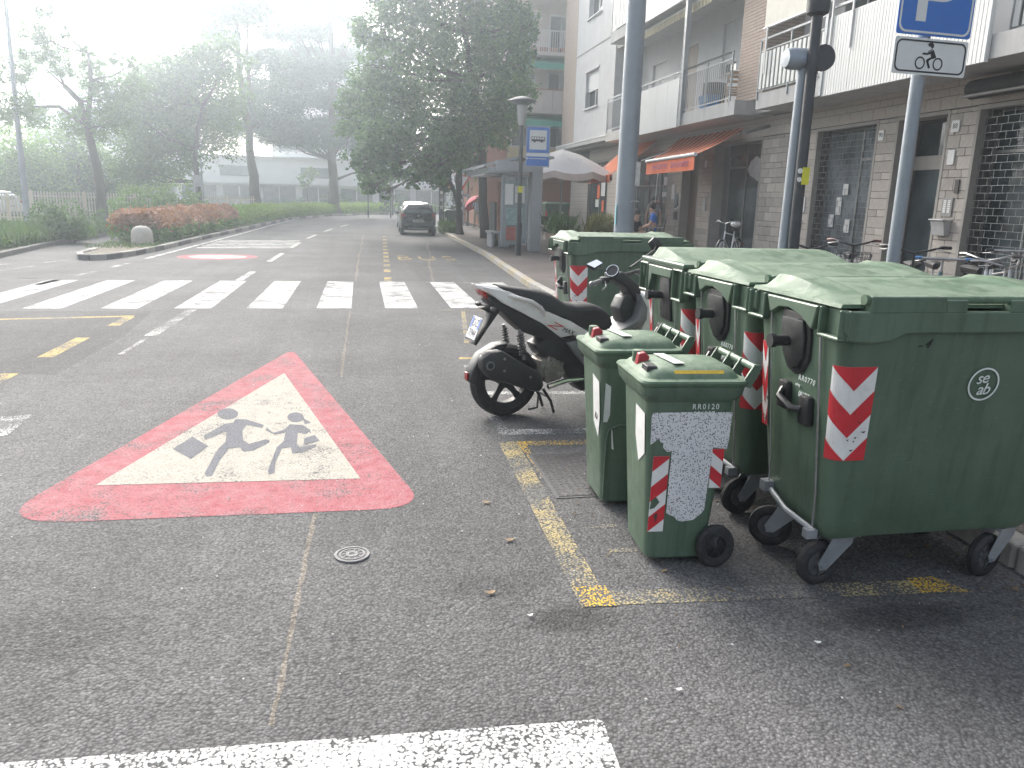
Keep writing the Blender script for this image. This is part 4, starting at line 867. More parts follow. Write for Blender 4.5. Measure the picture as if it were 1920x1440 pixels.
# cedar: flat tiers
ced = []
for (x, y, z, r) in C_T3:
    for k in range(4): ced.append((x + random.uniform(-.7, .7) * r, y + random.uniform(-.7, .7) * r, z + random.uniform(-.25, .25) * r, r * .55))
tree('cedar_tree', 'large cedar with layered horizontal branches beyond the road bend', 'tree', [K_T3, K_CEDBR], [.5, .15], ced, 800, .25, L_ced, M_bark, GT, sq=.28, flat=1.0, ratio=.35, taper=.9)
C_T4 = [(x - max(0, x - 4.6) * .16, y, z, r * .88) for x, y, z, r in C_T4]
tree('plane_tree', 'big dense leafy tree standing on the pavement beside the bus shelter', 'tree', [K_T4], [.21], C_T4, 1900, .17, L_big, M_bark, GT, zmin=3.8, taper=.6)
tree('street_tree', 'forked dark trunk with small crown behind the litter bin', 'tree', [K_T5, K_T5B], [.17, .10], C_T5, 1600, .17, L_dark, M_bark, GT)
for k, (c, lab) in enumerate(((C_SM1, 'thin young tree in front of the low white building, near the car'), (C_SM2, 'thin young tree in front of the low white building, left of the cedar trunk'))):
    x, y = c[0][0], c[0][1]; tree('young_tree', lab, 'tree', [[(x, y, 0), (x + .05, y, 1.4), (x, y, c[0][2])]], [.07], c, 500, .22, L_mid, M_bark, GT)
def shrub(name, label, clumps, dens, L, m, grp='shrubs and bushes', m2=None):
    cx, cy = sum(c[0] for c in clumps) / len(clumps), sum(c[1] for c in clumps) / len(clumps)
    R = thing(name, label, 'bush', (cx, cy, 0), 0, grp); cl = [(c[0] - cx, c[1] - cy, c[2], c[3]) for c in clumps]
    low = [(c[0], c[1], max(.25, c[2] * .45), c[3]) for c in cl]
    o = crown('foliage', cl + low, dens, L, m, R, .8); o['kind'] = 'stuff'
    g = B()
    for c in cl:
        g.tube([(c[0] * .6, c[1] * .6, -.05), (c[0] * .9, c[1] * .9, c[2] * .5), c[:3]], [.03, .02, .008], 5)
    o = g.build('stems', M_bark, R); o['kind'] = 'stuff'
    return R
# far greenery behind the fence: separate trees
for k in range(0, len(C_BG)):
    c = C_BG[k]; x, y, z, r = c
    tree('background_tree', ('pale green broad tree beyond the fence, %s' % ('at the left picture edge', 'second from the left edge', 'third from the left edge', 'lower crown right of the lamp post', 'lower crown behind the leaning trunk', 'low crown by the leaning trunk', 'lowest crown at the left edge', 'between lamp post and leaning trunk', 'right of the leaning trunk, lowest', 'cut by the left picture edge', 'behind the rounded bush, left side', 'behind the rounded bush, middle', 'behind the rounded bush, right side')[k]), 'tree',
         [[(x, y, 0), (x + .1, y, max(.6, z - r * .6)), (x, y, z)]], [.14], [(x, y, z, r * 1.1), (x + r * .6, y, z - r * .7, r * .9), (x - r * .5, y + .5, z - r * .8, r * .9), (x, y, max(.6, z - r * 1.5), r)], 420, .22, L_lite if k % 3 != 2 else L_mid, M_bark, 'trees beyond the fence', limb=False)
x, y, z, r = C_LIME[0]; tree('lime_green_tree', 'bright yellow-green young tree beyond the yield sign', 'tree', [[(x, y, 0), (x, y, 1.5), (x, y, z)]], [.08], C_LIME, 420, .2, L_lime, M_bark, GT)
shrub('dark_backdrop', 'dark leafy backdrop for house shade and trees behind the person with the umbrella', C_DARK, 420, .2, L_dark)  # dark leaves added to stand in for house shade and trees
shrub('rounded_bush', 'large rounded pale-topped bush behind the red hedge', C_BUSH, 900, .13, L_lite); shrub('verge_bush', 'loose grey-green bush at the foot of the left lamp post', C_BUSH2, 1500, .11, L_mid); shrub('low_bush', 'low bush around the base of the leaning tree', C_BUSH3, 1200, .12, L_mid)
shrub('clipped_shrub', 'dark rounded shrub at the foot of the cedar', C_SH1, 500, .2, L_dark); shrub('clipped_shrub', 'dark rounded shrub seen just above the parked cars', C_SH2, 500, .2, L_dark)
# hedges along the island
def hedge(name, label, path, wd, h, dens, tops, sides, split=.5):
    R = thing(name, label, 'hedge', (path[0][0], path[0][1], .1)); o_ = np.array([path[0][0], path[0][1], .1]); pts = []
    for a, b in zip(path, path[1:]):
        a, b = np.array(a), np.array(b); L = np.linalg.norm(b - a); n = int(L * dens); t = (b - a) / L; nr = np.array([-t[1], t[0]])
        s_ = RNG.uniform(0, 1, n); u = RNG.uniform(-1, 1, n); hh = h * (1 + .12 * np.sin(s_ * L * 2.1) + .08 * np.sin(s_ * L * 5.3 + 1)); z = RNG.uniform(0, 1, n) ** .6
        ww = wd / 2 * np.sqrt(np.clip(1.08 - (z * .95) ** 4, .05, 1)) * (1 + .1 * np.sin(s_ * L * 3.7))
        p = a + s_[:, None] * (b - a) + nr * (u * ww)[:, None]; pts.append(np.column_stack([p, .1 + z * hh]))
    P_ = np.concatenate(pts) + RNG.normal(size=(sum(map(len, pts)), 3)) * .05; top = P_[:, 2] + RNG.normal(size=len(P_)) * .08 > .1 + h * split
    P_ -= o_
    o = leaves('top_foliage', P_[top], .13, tops, R, .5); o['kind'] = 'stuff'; o = leaves('side_foliage', P_[~top], .13, sides, R, .2); o['kind'] = 'stuff'
    g = B(); acc = 0
    for a, b in zip(path, path[1:]):
        L = math.dist(a, b)
        for k in range(int(L / .8)):
            t = k * .8 / L; x, y = a[0] + (b[0] - a[0]) * t - o_[0], a[1] + (b[1] - a[1]) * t - o_[1]; g.tube([(x, y, -.1), (x + .05, y, h * .4), (x + random.uniform(-.2, .2), y + random.uniform(-.2, .2), h * .8)], [.02, .015, .006], 5)
    o = g.build('stems', M_bark, R); o['kind'] = 'stuff'
hedge('photinia_hedge', 'hedge with orange-red young leaves behind the concrete bollard', [(-6.7, 25.4), (-6.45, 28.5), (-6.3, 33), (-6.1, 37.5)], 1.5, .85, 2600, L_red, L_lite, .50)
hedge('low_hedge', 'low bright green hedge lining the outer side of the road bend', [(-6.0, 37.6), (-5.6, 45), (-5.0, 54), (-3.4, 62.5), (.2, 72.5), (3.6, 78.5), (8.5, 82.5)], 1.3, .8, 1000, L_lime, L_lite, .4)
hedge('dark_hedge', 'dark low hedge in front of the far white building', [(-14, 79), (-6, 81), (2, 83)], 1.2, 1.0, 500, L_dark, L_dark, .5)
# grass
def grass(name, label, area, n, h, m, parent=None, z0=.09):
    x0, x1, y0, y1 = area; P_ = np.column_stack([RNG.uniform(x0, x1, n), RNG.uniform(y0, y1, n), np.full(n, z0) + RNG.uniform(0, h * .5, n)])
    o = leaves(name, P_, h, m, parent, .0, .09, up=(0, 0, 1)); o['kind'] = 'stuff'
    if not parent: o['label'] = label; o['category'] = 'grass'
    return o
grass('verge_grass', 'long uncut grass on the left verge', (-15, -8.9, 20, 30), 22000, .55, L_grass); grass('verge_grass', 'thin grass under the trees beyond the verge', (-30, -9.6, 30, 62), 30000, .3, L_grass)
grass('island_grass', 'weedy grass at the hedge foot on the traffic island', (-7.3, -5.6, 22.6, 27), 1600, .14, L_grass, None, .1); grass('tall_weeds', 'tuft of dry tall weeds at the kerb beside the parked car', (3.75, 4.2, 35.2, 38.6), 900, .6, L_grass, None, .12)
# ================================================================== waste containers
def bin_ring(w, d, z, r=.05, rec=0.0):
    pts = rrect(w, d, r, z, 4)
    f = [Vector((-.34 * w, -d / 2, z)), Vector((-.31 * w, -d / 2 + rec, z)), Vector((.31 * w, -d / 2 + rec, z)), Vector((.34 * w, -d / 2, z))]
    return pts[:15] + f + pts[15:]
BW = lambda z: 1.07 + (z - .33) * .19; BD = lambda z: .52 + (z - .33) * .19
CR = .05
def FR(x, z, e=.003):
    """front face of a large container, following its rounded left corner"""
    hw, hd = BW(z) / 2, BD(z) / 2
    if x >= -(hw - CR): return Vector((x, -hd - e, z))
    a = min(PI / 2, (-(hw - CR) - x) / CR); return Vector((-(hw - CR) - (CR + e) * math.sin(a), -(hd - CR) - (CR + e) * math.cos(a), z))
def LS(y, z, e=.003): return Vector((-BW(z) / 2 - e, y, z))          # its left end
def chevron(parent, mapf, w, h, eps=.0015, m1=None):
    A_ = [-1 + k / 8 for k in range(17)]
    def band(lo, hi, e): return B().loft([[mapf(a * w / 2, lo(a) * h, e) for a in A_], [mapf(a * w / 2, hi(a) * h, e) for a in A_]], cap=False, closed=False)
    V = lambda c: (lambda a: min(1, c + .25 * (1 - abs(a))))
    o = band(lambda a: 0, lambda a: 1, 0).build('chevron_sticker', M_stw, parent)
    for lo, hi in ((lambda a: 0, V(0)), (V(.25), V(.5)), (V(.75), lambda a: 1)): band(lo, hi, eps).build('red_chevron', M_str, o)
    for k in range(7):
        a, t = random.uniform(-.3, .3) * w, random.uniform(.45, .95) * h; l = random.uniform(.008, .03)
        B().poly([mapf(a, t, eps * 2), mapf(a + l, t - .003, eps * 2), mapf(a + l * .7, t + .006, eps * 2)]).build('scratch', M_scrape, o)
    return o
def ringprof(b, prof, c, axis, n): return b.lathe(list(prof) + [prof[0]], c, axis, n, cap=False)
def caster(parent, x, y, ang):
    M = Matrix.Translation((x, y, 0)) @ Matrix.Rotation(ang, 4, 'Z'); off = Matrix.Translation((.085, 0, .104))
    o = ringprof(B(), [(.06, -.018), (.075, -.026), (.09, -.024), (.104, -.012), (.104, .012), (.09, .024), (.075, .026), (.06, .018)], (0, 0, 0), 'Y', 28).xf(M @ off).build('caster_wheel', M_rub, parent, True)
    hb = B().lathe([(.012, -.03), (.022, -.026), (.026, -.012), (.062, -.010), (.062, .010), (.026, .012), (.022, .026), (.012, .03)], axis='Y', n=20)
    for k in range(8): hb.box((.042 * math.cos(k * PI / 4), 0, .042 * math.sin(k * PI / 4)), (.045, .034, .006), Matrix.Rotation(-k * PI / 4, 3, 'Y'))
    hb.xf(M @ off).build('wheel_hub', M_hub, o, True)
    f = B()
    for s in (-1, 1): f.prism([(-.055, s * .036, .232), (.05, s * .036, .232), (.112, s * .036, .115), (.10, s * .036, .082), (.065, s * .036, .085), (.02, s * .036, .13), (-.05, s * .036, .20)], (0, s * .006, 0))
    f.box((0, 0, .234), (.12, .088, .016)); f.cyl((.085, -.05, .104), (.085, .05, .104), .012, n=8)
    f.xf(M).build('caster_fork', M_galv, parent)
def big_bin(label, loc, rz, nums, seed, logo=False, square=False):
    random.seed(seed)
    R = thing('waste_container', label, 'waste container', loc, rz, 'large green wheeled waste containers')
    # body
    B().loft([bin_ring(.94, .40, .235), bin_ring(1.02, .46, .245, .05, .01), bin_ring(1.05, .50, .275, .05, .016), bin_ring(1.06, .51, .31, .05, .016), bin_ring(BW(.34), BD(.34), .34, .05, .004),
              bin_ring(BW(.6), BD(.6), .6, .05, .010), bin_ring(BW(1.0), BD(1.0), 1.0, .05, .002), bin_ring(BW(1.24), BD(1.24), 1.24, .05, 0)]).build('body', M_bin, R, 30)
    # rim along the two long sides
    for s in (-1, 1):
        y0 = s * .335
        B().prism([(-.64, y0, 1.185), (-.60, y0, 1.145), (-.50, y0, 1.14), (-.42, y0, 1.15), (-.36, y0, 1.18), (.36, y0, 1.18), (.42, y0, 1.15), (.50, y0, 1.14), (.60, y0, 1.145), (.64, y0, 1.185), (.64, y0, 1.268), (-.64, y0, 1.268)], (0, s * .036, 0)).build('rim', M_bin, R, bevel=.008, seg=2)
    for s in (-1, 1):
        x0, x1 = (-.535, -.20) if s < 0 else (.20, .535)
        B().bx(x0, x1, -.374, -.30, 1.262, 1.328).build('hinge_block', M_bin, R, bevel=.006)
        B().bx(x0 + s * 0 + (.335 if s < 0 else -.10), x1 + (.10 if s < 0 else -.335), -.372, -.30, 1.262, 1.315).build('hinge_block', M_bin, R, bevel=.006)
    B().cyl((-.55, -.345, 1.312), (.55, -.345, 1.312), .016, n=12).cyl((-.552, -.345, 1.312), (-.536, -.345, 1.312), .021, n=12).build('hinge_tube', M_lid, R, True)
    # end frames with the open lifting sockets
    for s in (-1, 1):
        xo = s * .60
        e = B()
        if square: prof = [(-.37, 1.09), (-.23, 1.09), (-.18, 1.21), (.14, 1.21), (.20, 1.09), (.37, 1.09), (.37, 1.284), (-.37, 1.284)]
        else: prof = [(-.372, 1.15), (-.33, 1.138), (-.25, 1.14), (-.17, 1.165), (-.08, 1.21), (.02, 1.232), (.10, 1.225), (.17, 1.19), (.25, 1.155), (.33, 1.148), (.372, 1.165), (.372, 1.27), (-.372, 1.27)]
        e.prism([(xo, y, z) for y, z in prof], (s * .022, 0, 0))
        for yc in (-.29, .30):
            hh = (1.095 if square else 1.16)
            for (ya, yb, za, zb) in ((-.075, -.062, hh, 1.272), (.062, .075, hh, 1.272), (-.0745, .0745, hh - .012, hh + .004)):
                e.bx(xo + s * .02, xo + s * .058, yc + ya, yc + yb, za, zb)
            if square: e.bx(xo + s * .02, xo + s * .056, yc - .07, yc + .07, 1.262, 1.275)
        e.prism([(xo + s * .02, y, z) for y, z in prof if -.2 < y < .21] + [(xo + s * .02, .21, 1.268), (xo + s * .02, -.2, 1.268)], (s * .036, 0, 0))
        if square: e.bx(xo - s * .02, xo + s * .05, -.37, .37, 1.286, 1.31)
        e.build('end_frame', M_bin, R, bevel=.005, seg=1)
        # trunnion, handles
        tb = B()
        if square: tb.prism([(s * (BW(1.1) / 2 - .01), -.10, 1.22), (s * (BW(1.1) / 2 - .01), .06, 1.22), (s * (BW(1.1) / 2 - .03), .07, .93), (s * (BW(1.1) / 2 - .03), -.12, .93)], (s * .035, 0, 0))
        else:
            pr = [(-.115, 1.22), (-.125, 1.12), (-.11, 1.02), (-.06, .955), (0, .94), (.06, .955), (.10, 1.02), (.11, 1.12), (.10, 1.22)]
            tb.prism([(s * (BW(z) / 2 - .02), y, z) for y, z in pr], (s * .035, 0, 0)); tb.prism([(s * (BW(z) / 2 + .01), y * .8, 1.08 + (z - 1.08) * .8) for y, z in pr], (s * .02, 0, 0))
        tb.build('trunnion_plate', M_blk, R, True, bevel=.012)
        B().cyl((s * .60, .03, 1.085), (s * .70, .03, 1.085), .024).cyl((s * .70, .03, 1.085), (s * .722, .03, 1.085), .031).build('trunnion_pin', M_blk, R, True)
        for y in (-.11, .07): B().box((s * (BW(.82) / 2 + .012), y, .83 if y > 0 else .80), (.045, .075, .13)).build('handle_block', M_blk, R, True, bevel=.012)
        B().tube([(s * (BW(.82) / 2 + .03), .06, .86), (s * (BW(.82) / 2 + .06), .04, .83), (s * (BW(.82) / 2 + .06), -.06, .80), (s * (BW(.82) / 2 + .03), -.09, .80)], .016).build('handle', M_blk, R, True)
    # domed lid: high near the back, ridged ends
    nx, ny = 56, 24; vs = []; fs = []
    def sm(a, b, t): t = max(0, min(1, (t - a) / (b - a))); return t * t * (3 - 2 * t)
    for j in range(ny + 1):
        v_ = j / ny; y = -.33 + .70 * v_
        for i in range(nx + 1):
            u = -1 + 2 * i / nx; x = u * .632; au = abs(u)
            arch = (.085 if square else .064) * sm(-.02, .74, v_) * sm(1.0, .86, v_)
            dome = 1 if square else 1 - .20 * sm(.70, .62, au)
            edge_ = sm(.962, .90, au)
            rid = .006 * (sm(.955, .965, au) - sm(.99, 1.0, au)) + (0 if square else .006 * (sm(.70, .715, au) - sm(.735, .76, au)) * sm(.1, .3, v_))
            z = 1.292 + arch * dome * edge_ + rid * sm(0, .08, v_) * sm(1, .94, v_)
            if not square and au < .55 and .15 < v_ < .72: z -= .007 * min(1, 14 * min(.55 - au, v_ - .15, .72 - v_))
            vs.append((x, y, z))
    W_ = nx + 1
    for j in range(ny):
        for i in range(nx): fs.append((j * W_ + i, j * W_ + i + 1, (j + 1) * W_ + i + 1, (j + 1) * W_ + i))
    ring = [i for i in range(W_)] + [j * W_ + nx for j in range(1, ny + 1)] + [ny * W_ + i for i in range(nx - 1, -1, -1)] + [j * W_ for j in range(ny - 1, 0, -1)]
    o0 = len(vs); vs += [(vs[r][0] * 1.012, vs[r][1] * 1.006, 1.277) for r in ring]
    for k in range(len(ring)): fs.append((ring[k], o0 + k, o0 + (k + 1) % len(ring), ring[(k + 1) % len(ring)]))
    b = B(); b.v = vs; b.f = fs; b.build('lid', M_lid, R, 40)
    # running gear
    for x, y, a in ((-.40, -.16, PI + .12), (.43, -.18, PI + .25), (-.42, .20, PI - .5), (.42, .20, 2.2)): caster(R, x, y, a + random.uniform(-.1, .1))
    B().tube([LS(-.20, 1.20, .012), LS(-.195, .45, .012), LS(-.19, .27, .02)], .0055, 6).build('lid_rod', M_steel, R, True)
    B().tube([LS(.20, 1.20, .012), LS(.195, .5, .012), LS(.19, .32, .02)], .004, 6).build('lid_rod', M_steel, R, True)
    B().tube([(-.55, -.21, .275), (-.585, -.02, .305), (-.56, .16, .33)], .013, 8).box((-.565, -.2, .265), (.05, .04, .04)).box((-.54, .2, .34), (.09, .05, .05)).build('pedal_bar', M_galv, R, True)
    chevron(R, lambda a, t, e: FR(-.535 + a + .02 * (t / .41), 1.04 - t, .006 + e), .19, .41)
    chevron(R, lambda a, t, e: LS(.262 - a, 1.04 - t, .006 + e), .05, .41)
    Ml = lambda y, z, e=.004: frame(LS(y, z, e), (0, -1, 0), (-1, 0, .09))
    if nums:
        text('number_print', 'RR0770', .034, M_prnt, R, Ml(-.09, .93), spacing=1.25); text('number_print', nums, .036, M_prnt, R, Ml(-.07, .855), sx=.8)
        text('number_print', 'o/mg', .02, M_prnt, R, Ml(-.02, .895), sx=.9)
    if logo:
        c = FR(.075, .955, .004); Mf = frame(c, (1, 0, 0), (0, -1, -.12))
        rg = B(); n = 40
        rg.loft([[Mf @ Vector((r * math.cos(2 * PI * k / n), r * math.sin(2 * PI * k / n), z)) for k in range(n)] for r, z in ((.066, 0), (.066, .001), (.0735, .001), (.0735, 0))], cap=False)
        lg = rg.build('round_logo', M_prnt, R)
        text('logo_lettering', 'se', .072, M_prnt, lg, Mf @ Matrix.Translation((-.012, .026, .0005)) @ Matrix.Rotation(.12, 4, 'Z'), shear=.3, spacing=.9)
        text('logo_lettering', 'ab', .072, M_prnt, lg, Mf @ Matrix.Translation((.004, -.024, .0005)) @ Matrix.Rotation(.05, 4, 'Z'), shear=.3, spacing=.9)
    return R
b1 = big_bin('nearest large green waste container with round white logo and chevron sticker', (2.48, 3.05, 0), 0.0, '001737', 3, logo=True)
text('scrawl', '- 4', .05, M_blk, b1, frame(FR(-.25, 1.13, .004), (1, .0, .1), (0, -1, -.12)), shear=.5)
big_bin('middle large green waste container of the row of three, numbered 000713', (2.50, 3.87, 0), .02, '000713', 4)
big_bin('large green waste container third in the row, square black lifting plate, beside the motor scooter', (2.52, 4.68, 0), -.015, '', 5, square=True)
big_bin('large green waste container standing alone beyond the motor scooter', (2.62, 7.75, 0), .03, '', 6)

def wheelie(label, loc, rz, nearest):
    R = thing('wheelie_bin', label, 'wheelie bin', loc, rz, 'two-wheeled green bins'); R.scale = (.88, .93, 1.0)
    X0 = lambda z: -.175 - .065 * z / .87; X1 = lambda z: .15 + .085 * z / .87; HW = lambda z: .185 + .04 * z / .87
    ringz = lambda z, g=0, r=.045: rrect(X1(z) - X0(z) + 2 * g, 2 * HW(z) + 2 * g, r, z, 4, cx=(X0(z) + X1(z)) / 2)
    B().loft([ringz(.02, -.02), ringz(.035), ringz(.2), ringz(.85)]).build('body', M_bin, R, 30)
    B().loft([ringz(.80, .004), ringz(.835, .03), ringz(.875, .034), ringz(.878, .02)]).build('rim', M_bin, R, 30)
    cx = .0
    lr = lambda w, d, z, r=.05, c=0: rrect(w, d, r, z, 5, cx=cx + c)
    lid = B().loft([lr(.555, .525, .879), lr(.565, .535, .893), lr(.555, .525, .902), lr(.50, .45, .906, .06), lr(.47, .42, .925, .06, .0), lr(.44, .37, .94, .06, .005), lr(.30, .24, .953, .06, .02), lr(.06, .05, .957, .02, .02)]).build('lid', M_lid, R, 35)
    # lid tab, lock and stickers
    B().loft([[Vector((-.262 + a, -.06 + y * s, z)) for y, a in ((-.05, 0), (.05, 0), (.05, .055), (-.05, .055))] for z, s in ((.905, 1), (.948, .95), (.952, .8))]).build('lid_grip', M_blk, R, bevel=.008).location = (.03, -.06, 0)
    B().prism([(-.245, .02, .935), (-.19, .02, .935), (-.175, .02, .975), (-.20, .02, .995), (-.235, .02, .99)], (0, .05, 0)).build('red_lock', M_redp, R, bevel=.006).location = (.01, -.02, -.012)
    B().cyl((-.21, .07, .93), (-.21, .07, .985), .03, n=14).build('lock_cap', M_lid, R, True, bevel=.006)
    zt = lambda x: .962
    B().bx(-.10, -.04, -.13, .12, .9595, .9605).build('paper_label', M_stw, R).rotation_euler = (0, 0, .12)
    if nearest: B().prism([(-.10, -.206, .922), (.16, -.206, .922), (.16, -.192, .936), (-.10, -.192, .936)], (0, -.003, .003)).build('yellow_strip', M_yelp, R)
    # rear handle and hinge
    h = B().cyl((.315, -.235, .955), (.315, .235, .955), .017)
    for y in (-.235, -.07, .07, .235):
        h.prism([(.24, y - .006, .88), (.29, y - .006, .865), (.335, y - .006, .94), (.33, y - .006, .972), (.30, y - .006, .972)], (0, .012, 0))
    h.build('handle', M_bin, R, True)
    B().cyl((.275, -.22, .888), (.275, .22, .888), .013).build('hinge', M_bin, R, True)
    # wheels
    for s in (-1, 1):
        t = ringprof(B(), [(.055, -.02), (.075, -.026), (.092, -.024), (.103, -.012), (.103, .012), (.092, .024), (.075, .026), (.055, .02)], (.185, s * .225, .103), 'Y', 28).build('wheel', M_rub, R, True)
        hb = B().lathe([(.012, -.018), (.02, -.012), (.056, -.006), (.056, .006), (.02, .012), (.012, .018)], (.185, s * .225, .103), 'Y', 20)
        for k in range(6):
            a = k * PI / 3; hb.box((.185 + .035 * math.cos(a), s * .236, .103 + .035 * math.sin(a)), (.045, .012, .008), Matrix.Rotation(-a, 3, 'Y'))
        hb.build('wheel_hub', M_blk, t, True)
    B().cyl((.185, -.21, .103), (.185, .21, .103), .011).build('axle', M_steel, R)
    S_ = lambda x, z, e=.003: Vector((x, -HW(z) - e - .001, z)); F_ = lambda y, z, e=.004: Vector((X0(z) - e, y, z))
    Ms = lambda x, z: frame(S_(x, z, .004), (1, 0, 0), (0, -1, -.05))
    if nearest:
        text('number_print', 'RR0120', .036, M_prnt, R, Ms(.07, .778), spacing=1.3); text('number_print', '006237', .032, M_prnt, R, Ms(.065, .745), spacing=1.2)
        B().poly([S_(-.10, .80), S_(-.03, .80), S_(-.03, .76), S_(-.10, .76)]).build('old_label', M_bin, R)
        pts = [(-.212, .735), (-.205, .752), (-.05, .754), (.213, .752), (.21, .63), (.203, .575), (.128, .585), (.122, .42), (.116, .275), (.10, .255), (.06, .225), (.0, .218), (-.03, .226), (-.04, .24), (-.09, .262), (-.092, .42), (-.09, .565), (-.118, .567), (-.14, .588), (-.138, .608), (-.155, .613), (-.165, .628), (-.207, .60)]
        B().poly([S_(x + .003, z, .0035) for x, z in pts]).build('speckled_sticker', M_speck, R)
        B().poly([F_(y, z) for y, z in ((-.185, .74), (-.03, .75), (-.02, .60), (-.07, .48), (-.18, .55))]).build('speckled_sticker', M_stw, R)
        def strip(x, w, z0, z1, dr, nb, name):
            o = B().poly([S_(x, z1), S_(x + w, z1), S_(x + w, z0), S_(x, z0)]).build(name, M_stw, R)
            hh = (z1 - z0) / nb
            for k in range(0, nb + 1, 2):
                a, b_ = z1 - k * hh, z1 - (k + 1) * hh; d = dr * w * .75
                q = [(x, a - max(0, -d) * 0), (x + w, a + d), (x + w, b_ + d), (x, b_)] if dr > 0 else [(x, a - d), (x + w, a), (x + w, b_), (x, b_ - d)]
                q = [(xx, max(z0, min(z1, zz))) for xx, zz in q]
                B().poly([S_(xx, zz, .0045) for xx, zz in q]).build('red_band', M_str, o)
        strip(-.182, .085, .17, .545, 1, 5, 'hazard_strip'); strip(.13, .064, .385, .577, -1, 3, 'hazard_strip')
        B().poly([S_(-.175, .33, .006), S_(-.15, .345, .006), S_(-.13, .32, .006), S_(-.155, .29, .006), S_(-.18, .285, .006)]).build('torn_patch', M_bin, R)
        B().poly([S_(-.155, .255, .006), S_(-.135, .265, .006), S_(-.14, .215, .006)]).build('torn_patch', M_scrape, R)
    else:
        B().poly([F_(y, z) for y, z in ((-.19, .72), (-.05, .74), (-.05, .47), (-.15, .40), (-.19, .52))]).build('white_sticker', M_stw, R)
        B().poly([S_(x, z) for x, z in ((-.20, .72), (-.165, .70), (-.16, .54), (-.175, .50), (-.2, .50))]).build('white_sticker', M_stw, R)
        B().poly([S_(x, z) for x, z in ((-.145, .46), (-.14, .46), (-.125, .36), (-.12, .34), (-.135, .345))]).build('white_scrap', M_stw, R)
        B().tube([S_(-.17, .05, .004), S_(-.172, .40, .004), S_(-.16, .455, .004), S_(-.10, .48, .004), S_(.2, .49, .004)], .006, 6).build('body_rib', M_bin, R, True)
        text('label_lettering', 'RS', .07, M_scrape, R, frame(F_(-.12, .52, .005), (0, -1, 0), (-1, 0, .06)), sx=.8)
    return R
wheelie('nearest small green wheelie bin with large speckled grey sticker on its side', (1.455, 3.33, 0), math.radians(-4), True)
wheelie('small green wheelie bin just behind the speckled one, next to the scooter', (1.45, 4.04, 0), math.radians(-2), False)
SC_WHITE = [(-0.247, 1.034), (-0.038, 0.991), (0.137, 0.92), (0.292, 0.824), (0.503, 0.746), (0.718, 0.624), (0.706, 0.589), (0.522, 0.634), (0.417, 0.619), (0.257, 0.733), (0.065, 0.832), (-0.084, 0.904), (-0.235, 1.013)]
SC_SEAT = [(-0.073, 1.033), (0.074, 1.009), (0.25, 0.989), (0.353, 0.955), (0.46, 0.889), (0.567, 0.874), (0.701, 0.875), (0.798, 0.842), (0.885, 0.786), (0.924, 0.718), (0.914, 0.652), (0.797, 0.643), (0.713, 0.659), (0.658, 0.676), (0.52, 0.753), (0.307, 0.828), (0.151, 0.927), (-0.012, 0.993)]
SC_RAIL = [(-0.038, 0.962), (0.023, 0.947), (0.147, 0.912), (0.224, 0.864), (0.277, 0.8)]
SC_UNDER = [(-0.179, 0.925), (-0.07, 0.9), (0.08, 0.827), (0.273, 0.728), (0.434, 0.613), (0.527, 0.593), (0.449, 0.574), (0.264, 0.613), (0.122, 0.666), (0.032, 0.739), (-0.068, 0.833), (-0.155, 0.891)]
SC_HOLDER = [(-0.232, 0.864), (-0.099, 0.871), (-0.067, 0.836), (-0.163, 0.709), (-0.258, 0.577), (-0.276, 0.589), (-0.181, 0.732), (-0.146, 0.822)]
SC_PLATE = [(-0.209, 0.79), (-0.294, 0.599)]
SC_WHEELC = [(0.003, 0.286)]
SC_WHEELB = [(0.01, 0.002)]
SC_WHEELL = [(-0.272, 0.324)]
SC_FENDER = [(-0.318, 0.296), (-0.301, 0.387), (-0.231, 0.508), (-0.098, 0.58), (0.001, 0.592), (-0.011, 0.553), (-0.146, 0.526), (-0.217, 0.427), (-0.245, 0.268)]
SC_MUFF = [(-0.261, 0.502), (-0.19, 0.54), (-0.106, 0.548), (0.043, 0.459), (0.197, 0.38), (0.226, 0.296), (0.189, 0.246), (0.112, 0.267), (-0.064, 0.327), (-0.187, 0.361), (-0.248, 0.433)]
SC_SHOCK = [(0.042, 0.702), (0.087, 0.472)]
SC_SHOCK2 = [(0.128, 0.656), (0.144, 0.56)]
SC_ENG = [(0.245, 0.448), (0.348, 0.471), (0.415, 0.425), (0.459, 0.339), (0.421, 0.294), (0.304, 0.267), (0.236, 0.343)]
SC_PIPE = [(0.3, 0.243), (0.456, 0.281), (0.617, 0.281)]
SC_GREY = [(0.439, 0.586), (0.524, 0.599), (0.592, 0.572), (0.678, 0.478), (0.704, 0.386), (0.63, 0.376), (0.531, 0.475)]
SC_MASS = [(0.316, 0.616), (0.527, 0.599), (0.717, 0.589), (0.774, 0.562), (0.819, 0.265), (0.769, 0.17), (0.659, 0.154), (0.601, 0.208), (0.516, 0.288), (0.456, 0.412), (0.27, 0.472), (0.215, 0.569)]
SC_KNEE = [(0.975, 0.821), (1.017, 0.915), (1.086, 0.937), (1.127, 0.864), (1.107, 0.756), (1.018, 0.699)]
SC_LEG = [(1.113, 0.946), (1.186, 0.835), (1.187, 0.738), (1.148, 0.678), (0.937, 0.627), (0.853, 0.625), (0.99, 0.685), (1.113, 0.753), (1.137, 0.861)]
SC_COVER = [(0.898, 1.105), (0.995, 1.121), (1.091, 1.048), (1.166, 1.005), (1.183, 0.884), (1.142, 0.855), (1.039, 0.984), (0.909, 1.052)]
SC_GRIP = [(0.543, 1.038), (0.683, 1.074)]
SC_GAUGE = [(0.885, 1.119), (0.94, 1.118)]
SC_MIRROR = [(0.5, 1.21), (0.609, 1.239), (0.643, 1.216), (0.549, 1.185)]
SC_STALK = [(0.711, 1.203), (0.788, 1.149)]
